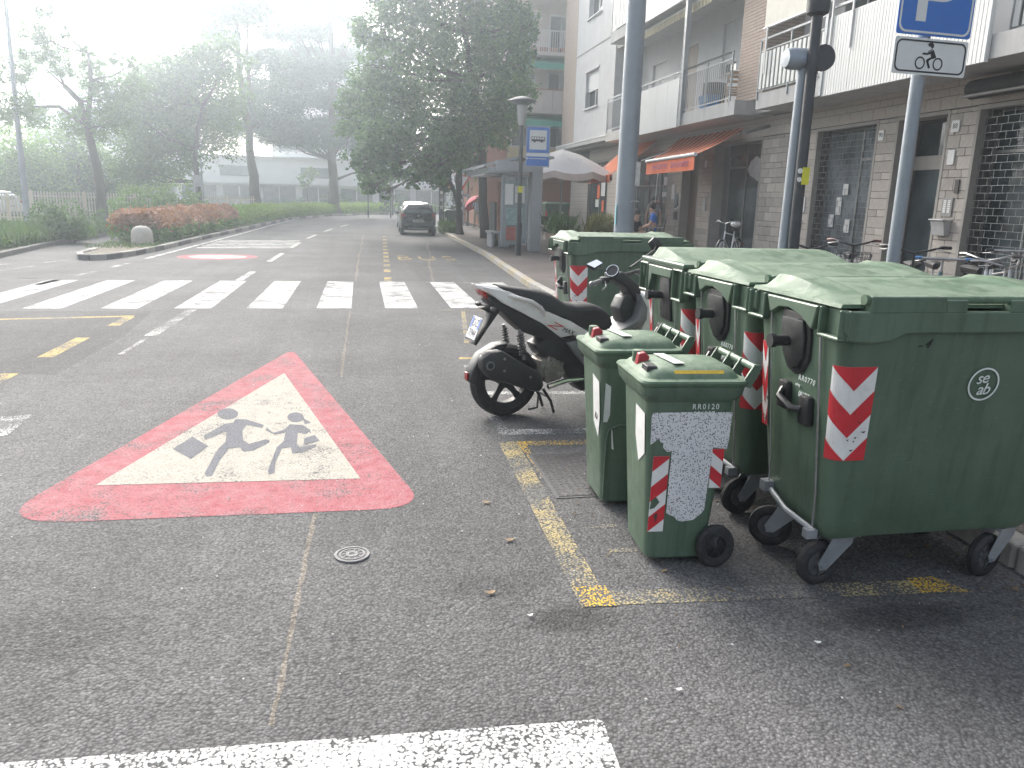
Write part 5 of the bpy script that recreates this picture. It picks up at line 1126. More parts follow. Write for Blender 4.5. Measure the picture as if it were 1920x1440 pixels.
SC_RMIR = [(1.507, 1.321), (1.573, 1.372), (1.638, 1.347), (1.7, 1.263), (1.551, 1.257)]
SC_LOGO = [(0.281, 0.767), (0.426, 0.715), (0.415, 0.668), (0.282, 0.744)]
SC_MAX = [(0.454, 0.667)]
SC_STAND = [(0.293, 0.196), (0.363, 0.105), (0.396, -0.045)]
# ================================================================== motor scooter
R = thing('motor_scooter', 'white and black motor scooter parked nose to kerb between the containers', 'scooter', (1.08, 5.79, 0), math.radians(14)); SC = R
def side(name, prof, y0, th, m, bevel=.01, smooth=True, parent=None):
    return B().prism([(x, -y0, z) for x, z in prof], (0, th, 0)).build(name, m, parent or R, smooth, bevel=bevel, seg=2)
def body_loft(name, top, bot, wt, wb, m, n=7):
    """shape between an upper and a lower outline, rounded across"""
    rings = []
    for (a, b_, w1, w2) in zip(top, bot, wt, wb):
        r = []
        for k in range(n): 
            t = PI * k / (n - 1); r.append(Vector((a[0], -w1 * math.cos(t) , a[1] - (1 - math.sin(t)) * min(.05, (a[1] - b_[1]) * .45))))
        r += [Vector((b_[0], w2, b_[1])), Vector((b_[0], -w2, b_[1]))]
        rings.append(r)
    return B().loft(rings).build(name, m, R, 50)
for s, nm in ((1, 'near'), (-1, 'far')):
    o = side('side_panel', SC_WHITE, s * .13 if s > 0 else -.10, .03, M_scw, .008)
    B().tube([(x, -s * (.15 if k else .125), z) for k, (x, z) in enumerate(SC_RAIL[:-1])] + [(SC_RAIL[-1][0], -s * .125, SC_RAIL[-1][1])], .015, 8).build('grab_rail', M_scw, R, True)
top = [(-.09, 1.035), (.07, 1.012), (.25, .99), (.353, .958), (.46, .893), (.567, .876), (.70, .877), (.80, .845), (.885, .788), (.925, .72)]
bot = [(-.07, 1.0), (.05, .965), (.2, .89), (.307, .828), (.42, .79), (.52, .753), (.658, .676), (.75, .655), (.83, .645), (.90, .65)]
body_loft('seat', top, bot, [.07, .10, .12, .125, .14, .15, .15, .13, .10, .06], [.07, .10, .12, .13, .13, .13, .12, .1, .08, .05], M_seat)
body_loft('tail_top', [(-.26, 1.04), (-.15, 1.035), (-.07, 1.02)], [(-.25, 1.01), (-.15, .96), (-.05, .93)], [.04, .08, .1], [.04, .07, .09], M_scw)
side('tail_light', [(-.235, 1.0), (-.15, .95), (-.15, .915), (-.21, .95)], .07, .14, M_tail)
side('under_tail', SC_UNDER, .10, .20, M_scb); side('inner_tail', [(-.2, .97), (.5, .70), (.45, .62), (.1, .70), (-.15, .9)], .09, .18, M_scb)
side('plate_holder', SC_HOLDER, .045, .09, M_scb, .006)
c0, c1 = Vector((-.212, 0, .795)), Vector((-.292, 0, .60)); up = (c0 - c1).normalized(); nrm = Vector((-up.z, 0, up.x)).normalized()
if nrm.x > 0: nrm = -nrm
Mp = frame((c0 + c1) / 2 + nrm * .012, (0, -1, 0), nrm)
pl = B().box((0, 0, 0), (.172, .185, .006)).xf(Mp).build('number_plate', M_plw, R, bevel=.002)
B().bx(-.084, -.052, .0, .09, .0032, .0040).xf(Mp).build('plate_band', M_plb, pl); B().bx(.052, .084, .0, .09, .0032, .0040).xf(Mp).build('plate_band', M_plb, pl)
B().bx(-.084, .084, -.0925, -.078, .0032, .0045).xf(Mp).build('plate_frame', M_ink, pl)
text('plate_lettering', 'DZ', .085, M_ink, pl, Mp @ Matrix.Translation((0, .043, .0035)), sx=.85); text('plate_lettering', '71944', .085, M_ink, pl, Mp @ Matrix.Translation((0, -.038, .0035)), sx=.62)
for s in (-1, 1):
    B().tube([(-.13, s * .05, .86), (-.16, s * .12, .865)], .009, 6).ball((-.17, s * .15, .868), (.022, .045, .018)).build('turn_signal', M_scb, R, True)
# wheels
def wheel(x, y, z, r, M=Matrix.Identity(4), wd=.06):
    T = M @ Matrix.Translation((x, y, z))
    t = ringprof(B(), [(r * .69, -wd * .7), (r * .80, -wd), (r * .92, -wd * .9), (r, -wd * .3), (r, wd * .3), (r * .92, wd * .9), (r * .80, wd), (r * .69, wd * .7)], (0, 0, 0), 'Y', 40).xf(T).build('wheel', M_rub, R, True)
    rm = B()
    rm.loft([[Vector((rr * math.cos(2 * PI * k / 36), yy, rr * math.sin(2 * PI * k / 36))) for k in range(36)] for rr, yy in ((r * .72, -wd * .7), (r * .62, -wd * .55), (r * .62, wd * .55), (r * .72, wd * .7), (r * .72, -wd * .7))], cap=False)
    rm.lathe([(r * .2, -wd * .6), (r * .2, wd * .6)], axis='Y', n=14)
    for k in range(5):
        a = k * 2 * PI / 5 + .4
        d_ = Vector((math.cos(a), 0, math.sin(a))); q = Vector((-d_.z, 0, d_.x))
        rm.loft([[d_ * rr + q * ww + Vector((0, yy, 0)) for ww, yy in ((-w2, -.012), (w2, -.012), (w2, .012), (-w2, .012))] for rr, w2 in ((r * .15, .03), (r * .45, .02), (r * .66, .03))])
    rm.xf(T).build('rim', M_scb, t, True)
wheel(0, 0, .285, .285)
side('rear_mudguard', SC_FENDER, .07, .14, M_scb, .02); B().bx(-.325, -.312, -.03, .03, .31, .37).build('reflector', M_tail, R, bevel=.004)
mf = side('exhaust', [(-.02 + (x + .02) * 1.12, .39 + (z - .40) * 1.18) for x, z in SC_MUFF], .215, .12, M_scb, .035)
B().cyl((-.215, -.222, .455), (-.215, -.210, .455), .034, n=20).build('exhaust_outlet', M_scg, mf, True); B().cyl((-.215, -.2245, .455), (-.215, -.2215, .455), .022, n=20).build('exhaust_bore', M_ink, mf)
for x, z in ((-.10, .50), (-.10, .41), (.12, .345)): B().cyl((x, -.221, z), (x, -.213, z), .011, n=10).build('bolt', M_steel, mf)
for x in (.0, .03, .06): B().box((x, -.2145, .40 - (x * .5)), (.03, .004, .008), Matrix.Rotation(.8, 3, 'Y')).build('slot', M_ink, mf)
eng = B().prism([(x, -.15, z) for x, z in SC_ENG], (0, .20, 0))
eng.cyl((.34, -.165, .37), (.34, -.14, .37), .075, n=18).cyl((.40, -.17, .33), (.40, -.14, .33), .025).cyl((.30, -.165, .30), (.30, -.14, .30), .03)
for k in range(5): eng.box((.30 + .03 * k, -.155, .45 - .012 * k), (.006, .03, .06), Matrix.Rotation(.3, 3, 'Y'))
eng.build('engine', M_alu, R, True, bevel=.008); side('engine_block', SC_MASS, .09, .18, M_scb, .02); side('transmission', [(-.06, .30), (.0, .36), (.35, .42), (.42, .30), (.35, .22), (.0, .23)], -.08, .08, M_scb, .02)
B().tube([(x, -.165, z) for x, z in SC_PIPE], [.022, .022, .016]).build('exhaust_pipe', M_chr, R, True)
for y, (a, b_) in ((-.16, SC_SHOCK), (.13, SC_SHOCK)):
    sp = B(); n = 60; a3, b3 = Vector((a[0], y, a[1])), Vector((b_[0], y, b_[1]))
    ax = (b3 - a3).normalized(); e1 = Vector((0, 1, 0)); e2 = ax.cross(e1)
    sp.tube([a3.lerp(b3, .1 + .75 * k / n) + (e1 * math.cos(k * .85) + e2 * math.sin(k * .85)) * .027 for k in range(n + 1)], .0055, 6)
    s_ = sp.build('shock_spring', M_scb, R, True); B().tube([a3, b3], .014).build('shock_body', M_scg, s_, True)
side('side_cover', SC_GREY, .20, .04, M_scg, .012); side('side_cover', SC_GREY, -.16, .04, M_scg, .012)
B().lathe([(.018, -.004), (.03, -.004), (.03, .004), (.018, .004)], (.60, -.203, .50), 'Y', 16).build('cover_bolt', M_scb, R)
# stands
B().tube([(x, -.10, z) for x, z in ((.293, .21), (.363, .11), (.396, .012))], .012).tube([(x, .10, z) for x, z in ((.293, .21), (.363, .11), (.396, .012))], .012).tube([(.33, -.10, .15), (.33, .10, .15)], .01).build('centre_stand', M_scb, R, True)
B().tube([(.24, -.13, .2), (.22, -.15, .08), (.14, -.16, .075)], .009).build('stand_lever', M_scb, R, True)
# floor, leg shield, steering head turned to the left lock
side('floor_board', [(.62, .30), (.80, .34), (1.06, .32), (1.14, .36), (1.12, .26), (.95, .20), (.70, .19)], .14, .28, M_scb, .02)
side('centre_tunnel', [(.72, .62), (.93, .63), (1.10, .70), (1.15, .55), (1.1, .36), (.75, .32)], .085, .17, M_scg, .03)
side('knee_panel', SC_KNEE, .075, .15, M_scb, .012); side('leg_shield', SC_LEG, .17, .34, M_scg, .012)
side('front_fairing', [(1.13, .93), (1.22, .97), (1.36, .82), (1.42, .62), (1.36, .50), (1.24, .46), (1.16, .40), (1.12, .60), (1.18, .74)], .15, .30, M_scw, .05)
side('headlight', [(1.33, .88), (1.43, .70), (1.43, .64), (1.34, .70)], .11, .22, M_mir, .01)
Ms_ = Matrix.Translation((1.06, 0, 0)) @ Matrix.Rotation(math.radians(42), 4, 'Z')
side('handlebar_cover', SC_COVER, .09, .18, M_scb, .03)
hl, hr = Vector((.60, -.25, 1.045)), Vector((1.40, .26, 1.09))
mid = Vector((.98, 0, 1.075))
B().tube([hl.lerp(mid, .3), hl.lerp(mid, .7), mid, hr.lerp(mid, .5), hr.lerp(mid, .3)], .018).build('handlebar', M_scb, R, True)
for e in (hl, hr):
    t_ = (mid - e); g = B().cyl(e, e + t_ * .32, .019, .02).ball(e, .023).build('grip', M_scg if e is hl else M_scb, R, True)
    B().tube([e + t_ * .42 + Vector((.02, 0, 0)), e + t_ * .3 + Vector((.05, -.02, -.035)), e + t_ * .12 + Vector((.05, -.03, -.05))], .006).build('brake_lever', M_steel, R, True)
B().box(hl + (mid - hl) * .5, (.07, .06, .05)).build('switch_pod', M_scb, R, True, bevel=.012)
B().lathe([(.02, 0), (.052, .01), (.056, .025), (.05, .03), (.001, .03)], n=24).xf(Matrix.Translation((.91, -.06, 1.11)) @ Matrix.Rotation(-.9, 4, 'Y') @ Matrix.Rotation(.5, 4, 'X')).build('instrument', M_scb, R, True)
B().lathe([(.047, .030), (.053, .030), (.053, .036), (.047, .036)], n=24, cap=False).xf(Matrix.Translation((.91, -.06, 1.11)) @ Matrix.Rotation(-.9, 4, 'Y') @ Matrix.Rotation(.5, 4, 'X')).build('instrument_ring', M_chr, R, True)
for pts, y, st, nm, m2 in ((SC_MIRROR, -.32, (.80, -.12, 1.13), 'l', M_mir), (SC_RMIR, .36, (1.18, .12, 1.13), 'r', M_mir)):
    cx_ = sum(p[0] for p in pts) / len(pts); cz_ = sum(p[1] for p in pts) / len(pts)
    tilt = .6
    prof = [(cx_ + (x - cx_) * (.92), -0, z) for x, z in pts]
    if nm == 'l':
        sh = B().prism([(x, y - .04 + (z - 1.185) * 1.4, z - .008) for x, _, z in prof], (.012, .03, -.025)).build('mirror_shell', M_scb, R, True, bevel=.006)
        B().poly([(x, y - .045 + (z - 1.185) * 1.4, z - .004) for x, _, z in [(cx_ + (x - cx_) * 1.0, 0, cz_ + (z - cz_) * 1.0) for x, z in pts]]).build('mirror_glass', M_mir, sh)
    else:
        sh = B().prism([(x, y, z) for x, _, z in prof], (.02, .04, .0)).build('mirror_shell', M_scb, R, True, bevel=.012)
    B().tube([st, (cx_ + (.08 if nm == 'l' else -.06), y * .8, cz_ - .05), (cx_ + (.05 if nm == 'l' else -.0), y, cz_ - .01)], .0075, 6).build('mirror_stalk', M_scb, R, True)
Fm = Ms_
for s in (-1, 1): B().tube([Fm @ Vector((.10, s * .085, .62)), Fm @ Vector((.22, s * .085, .27))], .02).build('fork_leg', M_scg, R, True)
wheel(.22, 0, .27, .27, Fm, .055)
B().loft([[Fm @ Vector((.22 + .30 * math.cos(a), y, .27 + .30 * math.sin(a))) for y in (-.065, .065)] + [Fm @ Vector((.22 + .285 * math.cos(a), y, .27 + .285 * math.sin(a))) for y in (.06, -.06)] for a in [k * .2 + .2 for k in range(13)]]).build('front_mudguard', M_scw, R, True)
# decals on the near panel
Md = frame((.365, -.1335, .722), (1, 0, -.50), (0, -1, 0))
text('red_decal', 'Z', .075, M_str, R, frame((.34, -.1335, .725), (1, 0, -.50), (0, -1, 0)), shear=.5, sx=2.2); text('decal_lettering', 'MAX', .05, M_ink, R, frame((.475, -.1335, .668), (1, 0, -.38), (0, -1, 0)), shear=.4)
# ================================================================== street furniture
M_gpole = plain('galvanised_pole', (.27, .30, .33), .55, metal=.35, var=.12, scale=3, dirt=.3, bmp=.1, dirtcol=(.2, .2, .2)); M_dpole = plain('dark_pole', (.045, .048, .052), .45, var=.2, scale=4, dirt=.25, dirtcol=(.12, .12, .12))
M_sblue = plain('sign_blue', (.03, .15, .50), .4, var=.06, scale=5, dirt=.08); M_swhite = plain('sign_white', (.62, .64, .63), .4, var=.04, scale=5, dirt=.12, dirtcol=(.4, .4, .38)); M_sgrey = plain('sign_back', (.38, .39, .40), .5, metal=.3, var=.08)
M_yellow = plain('yellow_tape', (.62, .60, .04), .5); M_torn = plain('torn_paper', (.55, .55, .53), .8, var=.2, scale=20)
# tall galvanised mast
R = thing('lamp_mast', 'thick galvanised mast with torn paper rising behind the far container', 'pole', (3.43, 10.0, .12))
B().tube([(0, 0, 0), (0, 0, 4.5), (-.02, 0, 9.5)], [.138, .116, .09], 24).build('pole', M_gpole, R, True)
B().bx(.035, .11, -.132, -.130, 1.75, 2.05).build('torn_notice', M_torn, R).rotation_euler = (0, 0, .35)
for k in range(5): B().box((.02 + .025 * k, -.128, 1.55 + .01 * (k % 2)), (.014, .01, .012)).build('paper_scrap', M_torn, R).rotation_euler = (0, 0, .15)
B().bx(-.137, -.131, -.05, -.02, 1.25, 1.5).build('cyan_smear', plain('cyan_smear', (.2, .5, .55), .8), R)
# grey pole with two round heads and dark lamp post
R = thing('loudspeaker_pole', 'grey pole with a round drum head just behind the dark lamp post', 'pole', (3.60, 6.25, .12))
B().tube([(0, 0, 0), (.02, 0, 2.75)], .05, 16).build('pole', M_gpole, R, True)
B().lathe([(.02, -.17), (.07, -.165), (.085, -.13), (.088, 0), (.088, .05), (.07, .055), (.05, .0)], (0, 0, 0), 'X', 20).xf(Matrix.Translation((.01, 0, 2.72))).build('drum_head', M_gpole, R, True)
B().lathe([(.01, -.03), (.10, -.03), (.105, 0), (.10, .03), (.01, .04)], (0, 0, 0), 'Y', 24).xf(Matrix.Translation((.14, -.06, 2.73))).build('round_plate', M_dpole, R, True)
R = thing('lamp_post', 'dark slim lamp post with small yellow sticker behind the three containers', 'lamp post', (3.64, 6.15, .12))
B().tube([(0, 0, 0), (0, 0, .9), (0, 0, .905), (-.01, 0, 3.05)], [.062, .062, .048, .043], 16).build('pole', M_dpole, R, True)
B().lathe([(.05, 0), (.085, .02), (.09, .05), (.09, .35), (.12, .4), (.02, .5)], (-.01, 0, 3.03), n=16).build('lamp_head', M_dpole, R, True)
B().bx(-.02, .045, -.052, -.049, 1.72, 1.86).build('yellow_sticker', M_yellow, R); B().cyl((-.04, -.049, 1.83), (-.04, -.051, 1.83), .022).build('white_sticker', M_stw, R); B().cyl((-.04, -.049, 1.76), (-.04, -.051, 1.76), .02).build('white_sticker', M_stw, R)
# parking sign
R = thing('parking_sign', 'blue P parking sign with motorcycle plate on a grey pole', 'sign', (3.53, 4.70, .12)); PS = R
B().tube([(0, 0, 0), (-.005, 0, 3.1)], .042, 18).build('pole', M_gpole, R, True)
T_ = Matrix.Translation((.02, -.055, 0)) @ Matrix.Rotation(math.radians(4), 4, 'Z')
Mf = lambda x, z, y=0: T_ @ frame((x, y, z), (1, 0, 0), (0, -1, 0))
def rplate(name, w_, h, z, m, parent, th=.004, r=.03, y=0):
    return B().loft([[Mf(0, z, y) @ Vector((p.x, p.y, t)) for p in rrect(w_, h, r, 0, 4)] for t in (0, th)]).build(name, m, parent)
def rframe(name, w_, h, z, th, m, parent, r=.04, y=0, t=.003):
    o_, i_ = rrect(w_, h, r, 0, 5), rrect(w_ - 2 * th, h - 2 * th, r - th * .6, 0, 5); Q = Mf(0, z, y)
    return B().loft([[Q @ Vector((p.x, p.y, 0)) for p in o_], [Q @ Vector((p.x, p.y, t)) for p in o_], [Q @ Vector((p.x, p.y, t)) for p in i_], [Q @ Vector((p.x, p.y, 0)) for p in i_]], cap=False).build(name, m, parent)
pl = rplate('sign_panel', .56, .56, 2.88, M_sblue, R, r=.02); rframe('white_border', .535, .535, 2.88, .012, M_swhite, pl, .05, -.0035)
# the letter P
Q = Mf(0, 2.88, -.0042)
B().poly([Q @ Vector((x, y, .001)) for x, y in ((-.15, -.20), (-.075, -.20), (-.075, .22), (-.15, .22))]).build('letter_stem', M_swhite, pl)
arc = [(.03 + .15 * math.cos(a), .07 + .15 * math.sin(a)) for a in [PI / 2 - k * PI / 14 for k in range(15)]]; arc2 = [(.025 + .075 * math.cos(a), .07 + .075 * math.sin(a)) for a in [-PI / 2 + k * PI / 14 for k in range(15)]]
B().poly([Q @ Vector((x, y, .001)) for x, y in [(-.075, .22)] + arc + [(-.075, -.08), (-.075, -.005)] + arc2 + [(-.075, .145)]]).build('letter_bowl', M_swhite, pl)
p2 = rplate('motorcycle_panel', .555, .215, 2.478, M_swhite, R, r=.015); rframe('black_border', .527, .188, 2.478, .009, M_ink, p2, .04, -.0035)
Q = Mf(.0, 2.478, -.0048)
rider = [[(-.02, .072), (-.008, .083), (.012, .085), (.026, .075), (.026, .058), (.014, .050), (.004, .060), (-.012, .062), (-.015, .068)], [(-.013, .033), (.020, .050), (.022, .045), (-.012, .028)],
         [(-.052, .012), (-.050, .023), (-.018, .023), (.028, .044), (.055, .002), (.050, -.004), (.018, -.012), (.000, -.025), (.018, -.062), (.010, -.068), (.002, -.065), (-.019, -.022), (-.014, -.014), (.014, .0), (.010, .018), (-.018, .011)]]
for pg in rider: B().poly([Q @ Vector((x - .012, y, .001)) for x, y in pg]).build('rider_symbol', M_ink, p2)
for cx in (-.075, .06): B().loft([[Q @ Vector((cx + r * math.cos(2 * PI * k / 28) - .0, -.038 + r * math.sin(2 * PI * k / 28), .001)) for k in range(28)] for r in (.038, .029)], cap=False).build('wheel_symbol', M_ink, p2)
for z in (2.42, 2.53, 2.72, 2.98): B().lathe([(.046, -.012), (.052, -.012), (.052, .012), (.046, .012)], (0, 0, z), n=18).box((0, -.043, z), (.05, .014, .03)).build('clamp', M_steel, PS, True)
# bus stop lamp post with flag sign
R = thing('bus_stop_post', 'dark lamp post at the bus stop carrying the blue bus sign', 'lamp post', (4.36, 21.7, .12)); 
B().tube([(0, 0, 0), (0, 0, .9), (0, 0, .91), (0, 0, 3.55)], [.085, .085, .062, .055], 14).build('pole', M_dpole, R, True)
B().bx(-.065, .065, -.07, -.062, 1.72, 1.90).build('yellow_sticker', M_yellow, R)
lt = B().lathe([(.07, 3.5), (.11, 3.55), (.14, 4.0), (.15, 4.02)], n=14).build('lantern_glass', plain('lantern_glass', (.45, .46, .45), .2, var=.05), R, True)
B().lathe([(.15, 4.02), (.34, 4.10), (.40, 4.12), (.38, 4.15), (.20, 4.22), (.03, 4.26)], n=18).build('lantern_roof', M_dpole, R, True)
fr = B().bx(.12, .80, -.05, -.03, 2.42, 3.50).build('sign_frame', M_sgrey, R)
B().bx(.145, .775, -.058, -.051, 2.80, 3.47).build('bus_panel', M_sblue, fr); B().bx(.22, .70, -.064, -.059, 2.88, 3.39).build('bus_field', M_swhite, fr); B().bx(.145, .775, -.058, -.051, 2.45, 2.70).build('stop_name_panel', M_sblue, fr); B().bx(.145, .775, -.058, -.051, 2.70, 2.79).build('pale_band', M_swhite, fr)
bs = B().bx(.27, .65, -.067, -.065, 3.10, 3.22).build('bus_symbol', M_ink, fr)
for k in range(5): B().bx(.285 + k * .072, .34 + k * .072, -.0705, -.0675, 3.15, 3.205).build('bus_window', M_swhite, fr)
for x in (.36, .56): B().cyl((x, -.064, 3.10), (x, -.072, 3.10), .035, n=14).build('bus_wheel', M_ink, fr)
for k in range(9): B().bx(.22 + k * .055, .26 + k * .055, -.0605, -.0585, 2.63, 2.655).build('faded_lettering', M_swhite, fr)
B().bx(.15, .19, -.0605, -.0585, 2.62, 2.665).build('faded_emblem', M_swhite, fr)
# bus shelter
M_shel = plain('shelter_grey', (.34, .36, .38), .5, metal=.2, var=.08, scale=4, dirt=.2); M_cg = clear_glass('shelter_glass', (.5, .55, .55), .35)
R = thing('bus_shelter', 'grey metal bus shelter with curved roof and glass panels on the pavement', 'bus shelter', (0, 0, 0)); Sh = R
B().bx(5.05, 5.38, 23.35, 23.75, .12, 2.75).build('post', M_shel, R, bevel=.02); B().bx(5.1, 5.36, 27.6, 27.9, .12, 2.7).build('post', M_shel, R, bevel=.02)
rf = []
for k in range(9):
    t = k / 8; x = 3.55 + 2.1 * t; z = 2.62 + .32 * math.sin(t * PI * .62); rf.append((x, z))
B().prism([(x, 23.1, z) for x, z in rf] + [(x, 23.1, z - .07) for x, z in rf[::-1]], (0, 5.0, 0)).build('roof', M_shel, R, True); B().bx(3.9, 5.05, 23.0, 23.1, 2.45, 2.75).build('end_fascia', M_shel, R)
B().bx(3.7, 4.9, 23.12, 28.0, 2.40, 2.56).build('light_box', M_shel, R); B().bx(3.72, 4.2, 24.0, 27.0, 2.36, 2.395).build('strip_light', M_wfr, R)
for y in (23.9, 25.1, 26.3): 
    f_ = B().bx(5.16, 5.22, y, y + 1.12, .35, 2.35).build('glass_frame', M_shel, R); B().bx(5.12, 5.15, y + .04, y + 1.08, .4, 2.3).build('pane', M_cg, f_)
f_ = B().bx(4.15, 4.95, 23.42, 23.5, .3, 2.38).build('side_frame', M_shel, R); B().bx(4.2, 4.9, 23.38, 23.415, .36, 2.3).build('timetable_case', M_cg, f_)
for (xa, xb, za, zb, m) in ((4.25, 4.5, 1.5, 2.1, M_stw), (4.55, 4.85, 1.55, 2.05, M_torn), (4.3, 4.8, .9, 1.4, plain('poster_teal', (.25, .36, .36), .6, var=.4, scale=8)), (4.3, 4.6, .45, .85, plain('poster_red', (.36, .10, .08), .6, var=.3, scale=8))): B().bx(xa, xb, 23.365, 23.377, za, zb).build('poster', m, f_)
B().bx(4.4, 4.95, 26.0, 27.2, .12, 1.55).build('info_panel', M_dpole, R); B().bx(4.42, 4.75, 25.6, 25.75, .3, 2.2).build('poster_board', plain('poster_rust', (.33, .16, .11), .7, var=.3, scale=3), R)
# bench in the shelter
R = thing('shelter_bench', 'low grey box bench under the bus shelter', 'bench', (4.45, 25.4, .12))
B().bx(-.32, .34, -.25, .9, .43, .50).build('seat', M_shel, R, bevel=.01); B().bx(-.05, .30, -.2, -.14, 0, .43).build('end_panel', M_shel, R); B().bx(-.05, .30, .78, .84, 0, .43).build('end_panel', M_shel, R); B().bx(-.28, -.22, -.2, .8, 0, .43).build('front_leg', M_shel, R)
# wayside signs in the distance
R = thing('timetable_sign', 'grey and orange bus information panel on a post beside the dark car', 'sign', (3.95, 38.2, .12))
B().tube([(0, 0, 0), (0, 0, 3.0)], .035, 10).tube([(-.2, 0, 0), (-.2, 0, 2.0)], .03, 8).build('post', M_dpole, R); B().bx(-.30, .30, -.07, -.03, 1.98, 2.55).build('orange_panel', plain('sign_orange', (.62, .30, .06), .5, var=.05), R); g_ = B().bx(-.30, .30, -.07, -.03, 2.56, 3.45).build('grey_panel', M_sgrey, R)
B().lathe([(.05, 0), (.17, 0), (.17, .01), (.05, .01)], (0, -.085, 3.2), 'Y', 16).build('dial', M_ink, g_); B().bx(-.22, -.04, -.078, -.072, 2.65, 2.85).build('small_panel', M_ink, g_); B().bx(.04, .22, -.078, -.072, 2.65, 2.85).build('small_panel', M_ink, g_)
R = thing('give_way_sign', 'red and white inverted triangle sign with white distance plate', 'sign', (5.6, 44.0, .12))
B().tube([(0, 0, 0), (0, 0, 3.1)], .03, 10).build('post', M_gpole, R); tri = [(-.45, 2.75), (.45, 2.75), (0, 1.98)]
B().prism([(x, -.05, z) for x, z in tri], (0, -.02, 0)).build('red_triangle', M_str, R); B().prism([(x * .66, -.071, 2.50 + (z - 2.50) * .66 + .02) for x, z in tri], (0, -.006, 0)).build('white_triangle', M_swhite, R)
dp = B().bx(-.42, .42, -.07, -.05, 2.80, 3.16).build('distance_plate', M_swhite, R); text('plate_lettering', '50 m', .22, M_ink, dp, frame((0, -.072, 2.98), (1, 0, 0), (0, -1, 0))); B().bx(-.45, .38, -.06, -.04, 1.60, 1.78).build('name_plate', M_sgrey, R)
def lantern(label, x, y, h, disc=False):
    R = thing('lamp_post', label, 'lamp post', (x, y, .12)); B().tube([(0, 0, 0), (0, 0, .9), (0, 0, .91), (0, 0, h)], [.08, .08, .055, .05], 12).build('pole', M_dpole, R, True)
    B().lathe([(.06, h), (.12, h + .4), (.13, h + .42)], n=12).build('lantern_glass', MATS['lantern_glass'], R, True); B().lathe([(.14, h + .42), (.42, h + .52), (.40, h + .56), (.15, h + .66), (.02, h + .68)], n=16).build('lantern_roof', M_wfr if disc else M_dpole, R, True)
    for k in range(3): B().bx(-.07, .07, -.07, -.06, 1.0 + k * .35, 1.14 + k * .35).build('white_sticker', M_stw, R)
lantern('distant lamp post with white dish top behind the dark car', 3.9, 38.9, 2.9, True); lantern('distant dark lamp post against the forked tree trunk', 4.55, 36.3, 3.1)
R = thing('litter_bin', 'dark green litter bin with red and white markers near the parked car', 'litter bin', (4.15, 36.9, .12))
B().loft([rrect(.5, .45, .05, .05), rrect(.58, .5, .05, .85), rrect(.62, .54, .05, .87), rrect(.62, .54, .05, .93)]).build('body', M_bin, R, 30); B().loft([rrect(.6, .52, .05, .93), rrect(.5, .4, .05, .99)]).build('lid', M_bin, R, 30)
for x in (-.26, .24): 
    o = B().bx(x - .04, x + .04, -.275, -.262, .1, .62).build('marker_strip', M_stw, R); B().bx(x - .04, x + .04, -.279, -.276, .25, .42).build('red_band', M_str, o)
R = thing('railing_frame', 'dark bent metal frame behind the litter bin', 'rail', (4.1, 37.7, .12)); B().tube([(-.6, 0, 0), (-.6, 0, 1.1), (.3, .1, 1.0), (.5, .1, 0)], .025, 8).build('bar', M_dpole, R, True)
# far container by the bar
R = thing('waste_container', 'distant green waste container in front of the orange wall', 'waste container', (9.6, 38.6, .12), 0, 'large green wheeled waste containers')
B().loft([rrect(1.05, .6, .06, .25), rrect(1.25, .8, .06, 1.3)]).build('body', M_bin, R, 30); B().loft([rrect(1.3, .85, .06, 1.3), rrect(1.3, .85, .06, 1.36), rrect(1.1, .6, .1, 1.46)]).build('lid', M_lid, R, 30)
for x in (-.42, .42):
    for y in (-.22, .22): caster(R, x, y, PI)
B().bx(-.62, -.50, -.40, -.38, .5, 1.0).build('red_sticker', M_str, R); B().cyl((.28, -.36, .95), (.28, -.372, .95), .07).build('round_logo', M_prnt, R)
# white picket rail in front of the wall
R = thing('picket_rail', 'low white metal railing beside the distant green container', 'railing', (7.4, 38.9, .12))
for k in range(12): B().bx(k * .16, k * .16 + .03, 0, .02, .05, 1.05).build('picket', M_wfr, R)
for z in (.35, .9): B().bx(-.05, 1.85, -.015, -.001, z, z + .04).build('rail', M_wfr, R)
# parasol
M_paras = plain('parasol_canvas', (.68, .64, .62), .85, var=.05, scale=2); M_peach = plain('parasol_hem', (.62, .50, .43), .85, var=.08)
R = thing('parasol', 'large white cafe parasol with faded heart emblem in front of the bar', 'parasol', (7.55, 29.6, .12))
B().cyl((0, 0, 0), (0, 0, 3.4), .03).build('pole', M_alum, R, True); B().loft([rrect(.6, .6, .05, 0), rrect(.55, .55, .05, .12)]).build('base', M_conc, R)
n = 8; R1 = 2.05; cp = []
for j, (rr, z, m_) in enumerate(((.02, 3.42, 0), (.7, 3.22, 0), (1.4, 2.88, 0), (1.9, 2.58, 0))):
    ring = []
    for k in range(32):
        a = 2 * PI * k / 32 + PI / 8; sag = 1 - .05 * abs(math.sin(4 * (a - PI / 8))) * (rr / 2); ring.append(Vector((rr * sag * math.cos(a), rr * sag * math.sin(a), z - .12 * abs(math.sin(4 * (a - PI / 8))) * rr / 2)))
    cp.append(ring)
B().loft(cp, cap=False).build('canopy', M_paras, R, 60); B().loft([cp[-1], [p * 1 + Vector((p.x * .02, p.y * .02, -.24)) for p in cp[-1]]], cap=False).build('valance', M_peach, R, 60)
for k in range(8):
    a = 2 * PI * k / 8 + PI / 8; B().tube([(0, 0, 3.35), (1.85 * math.cos(a), 1.85 * math.sin(a), 2.52)], .012, 6).build('rib', M_alum, R)
hb = B()
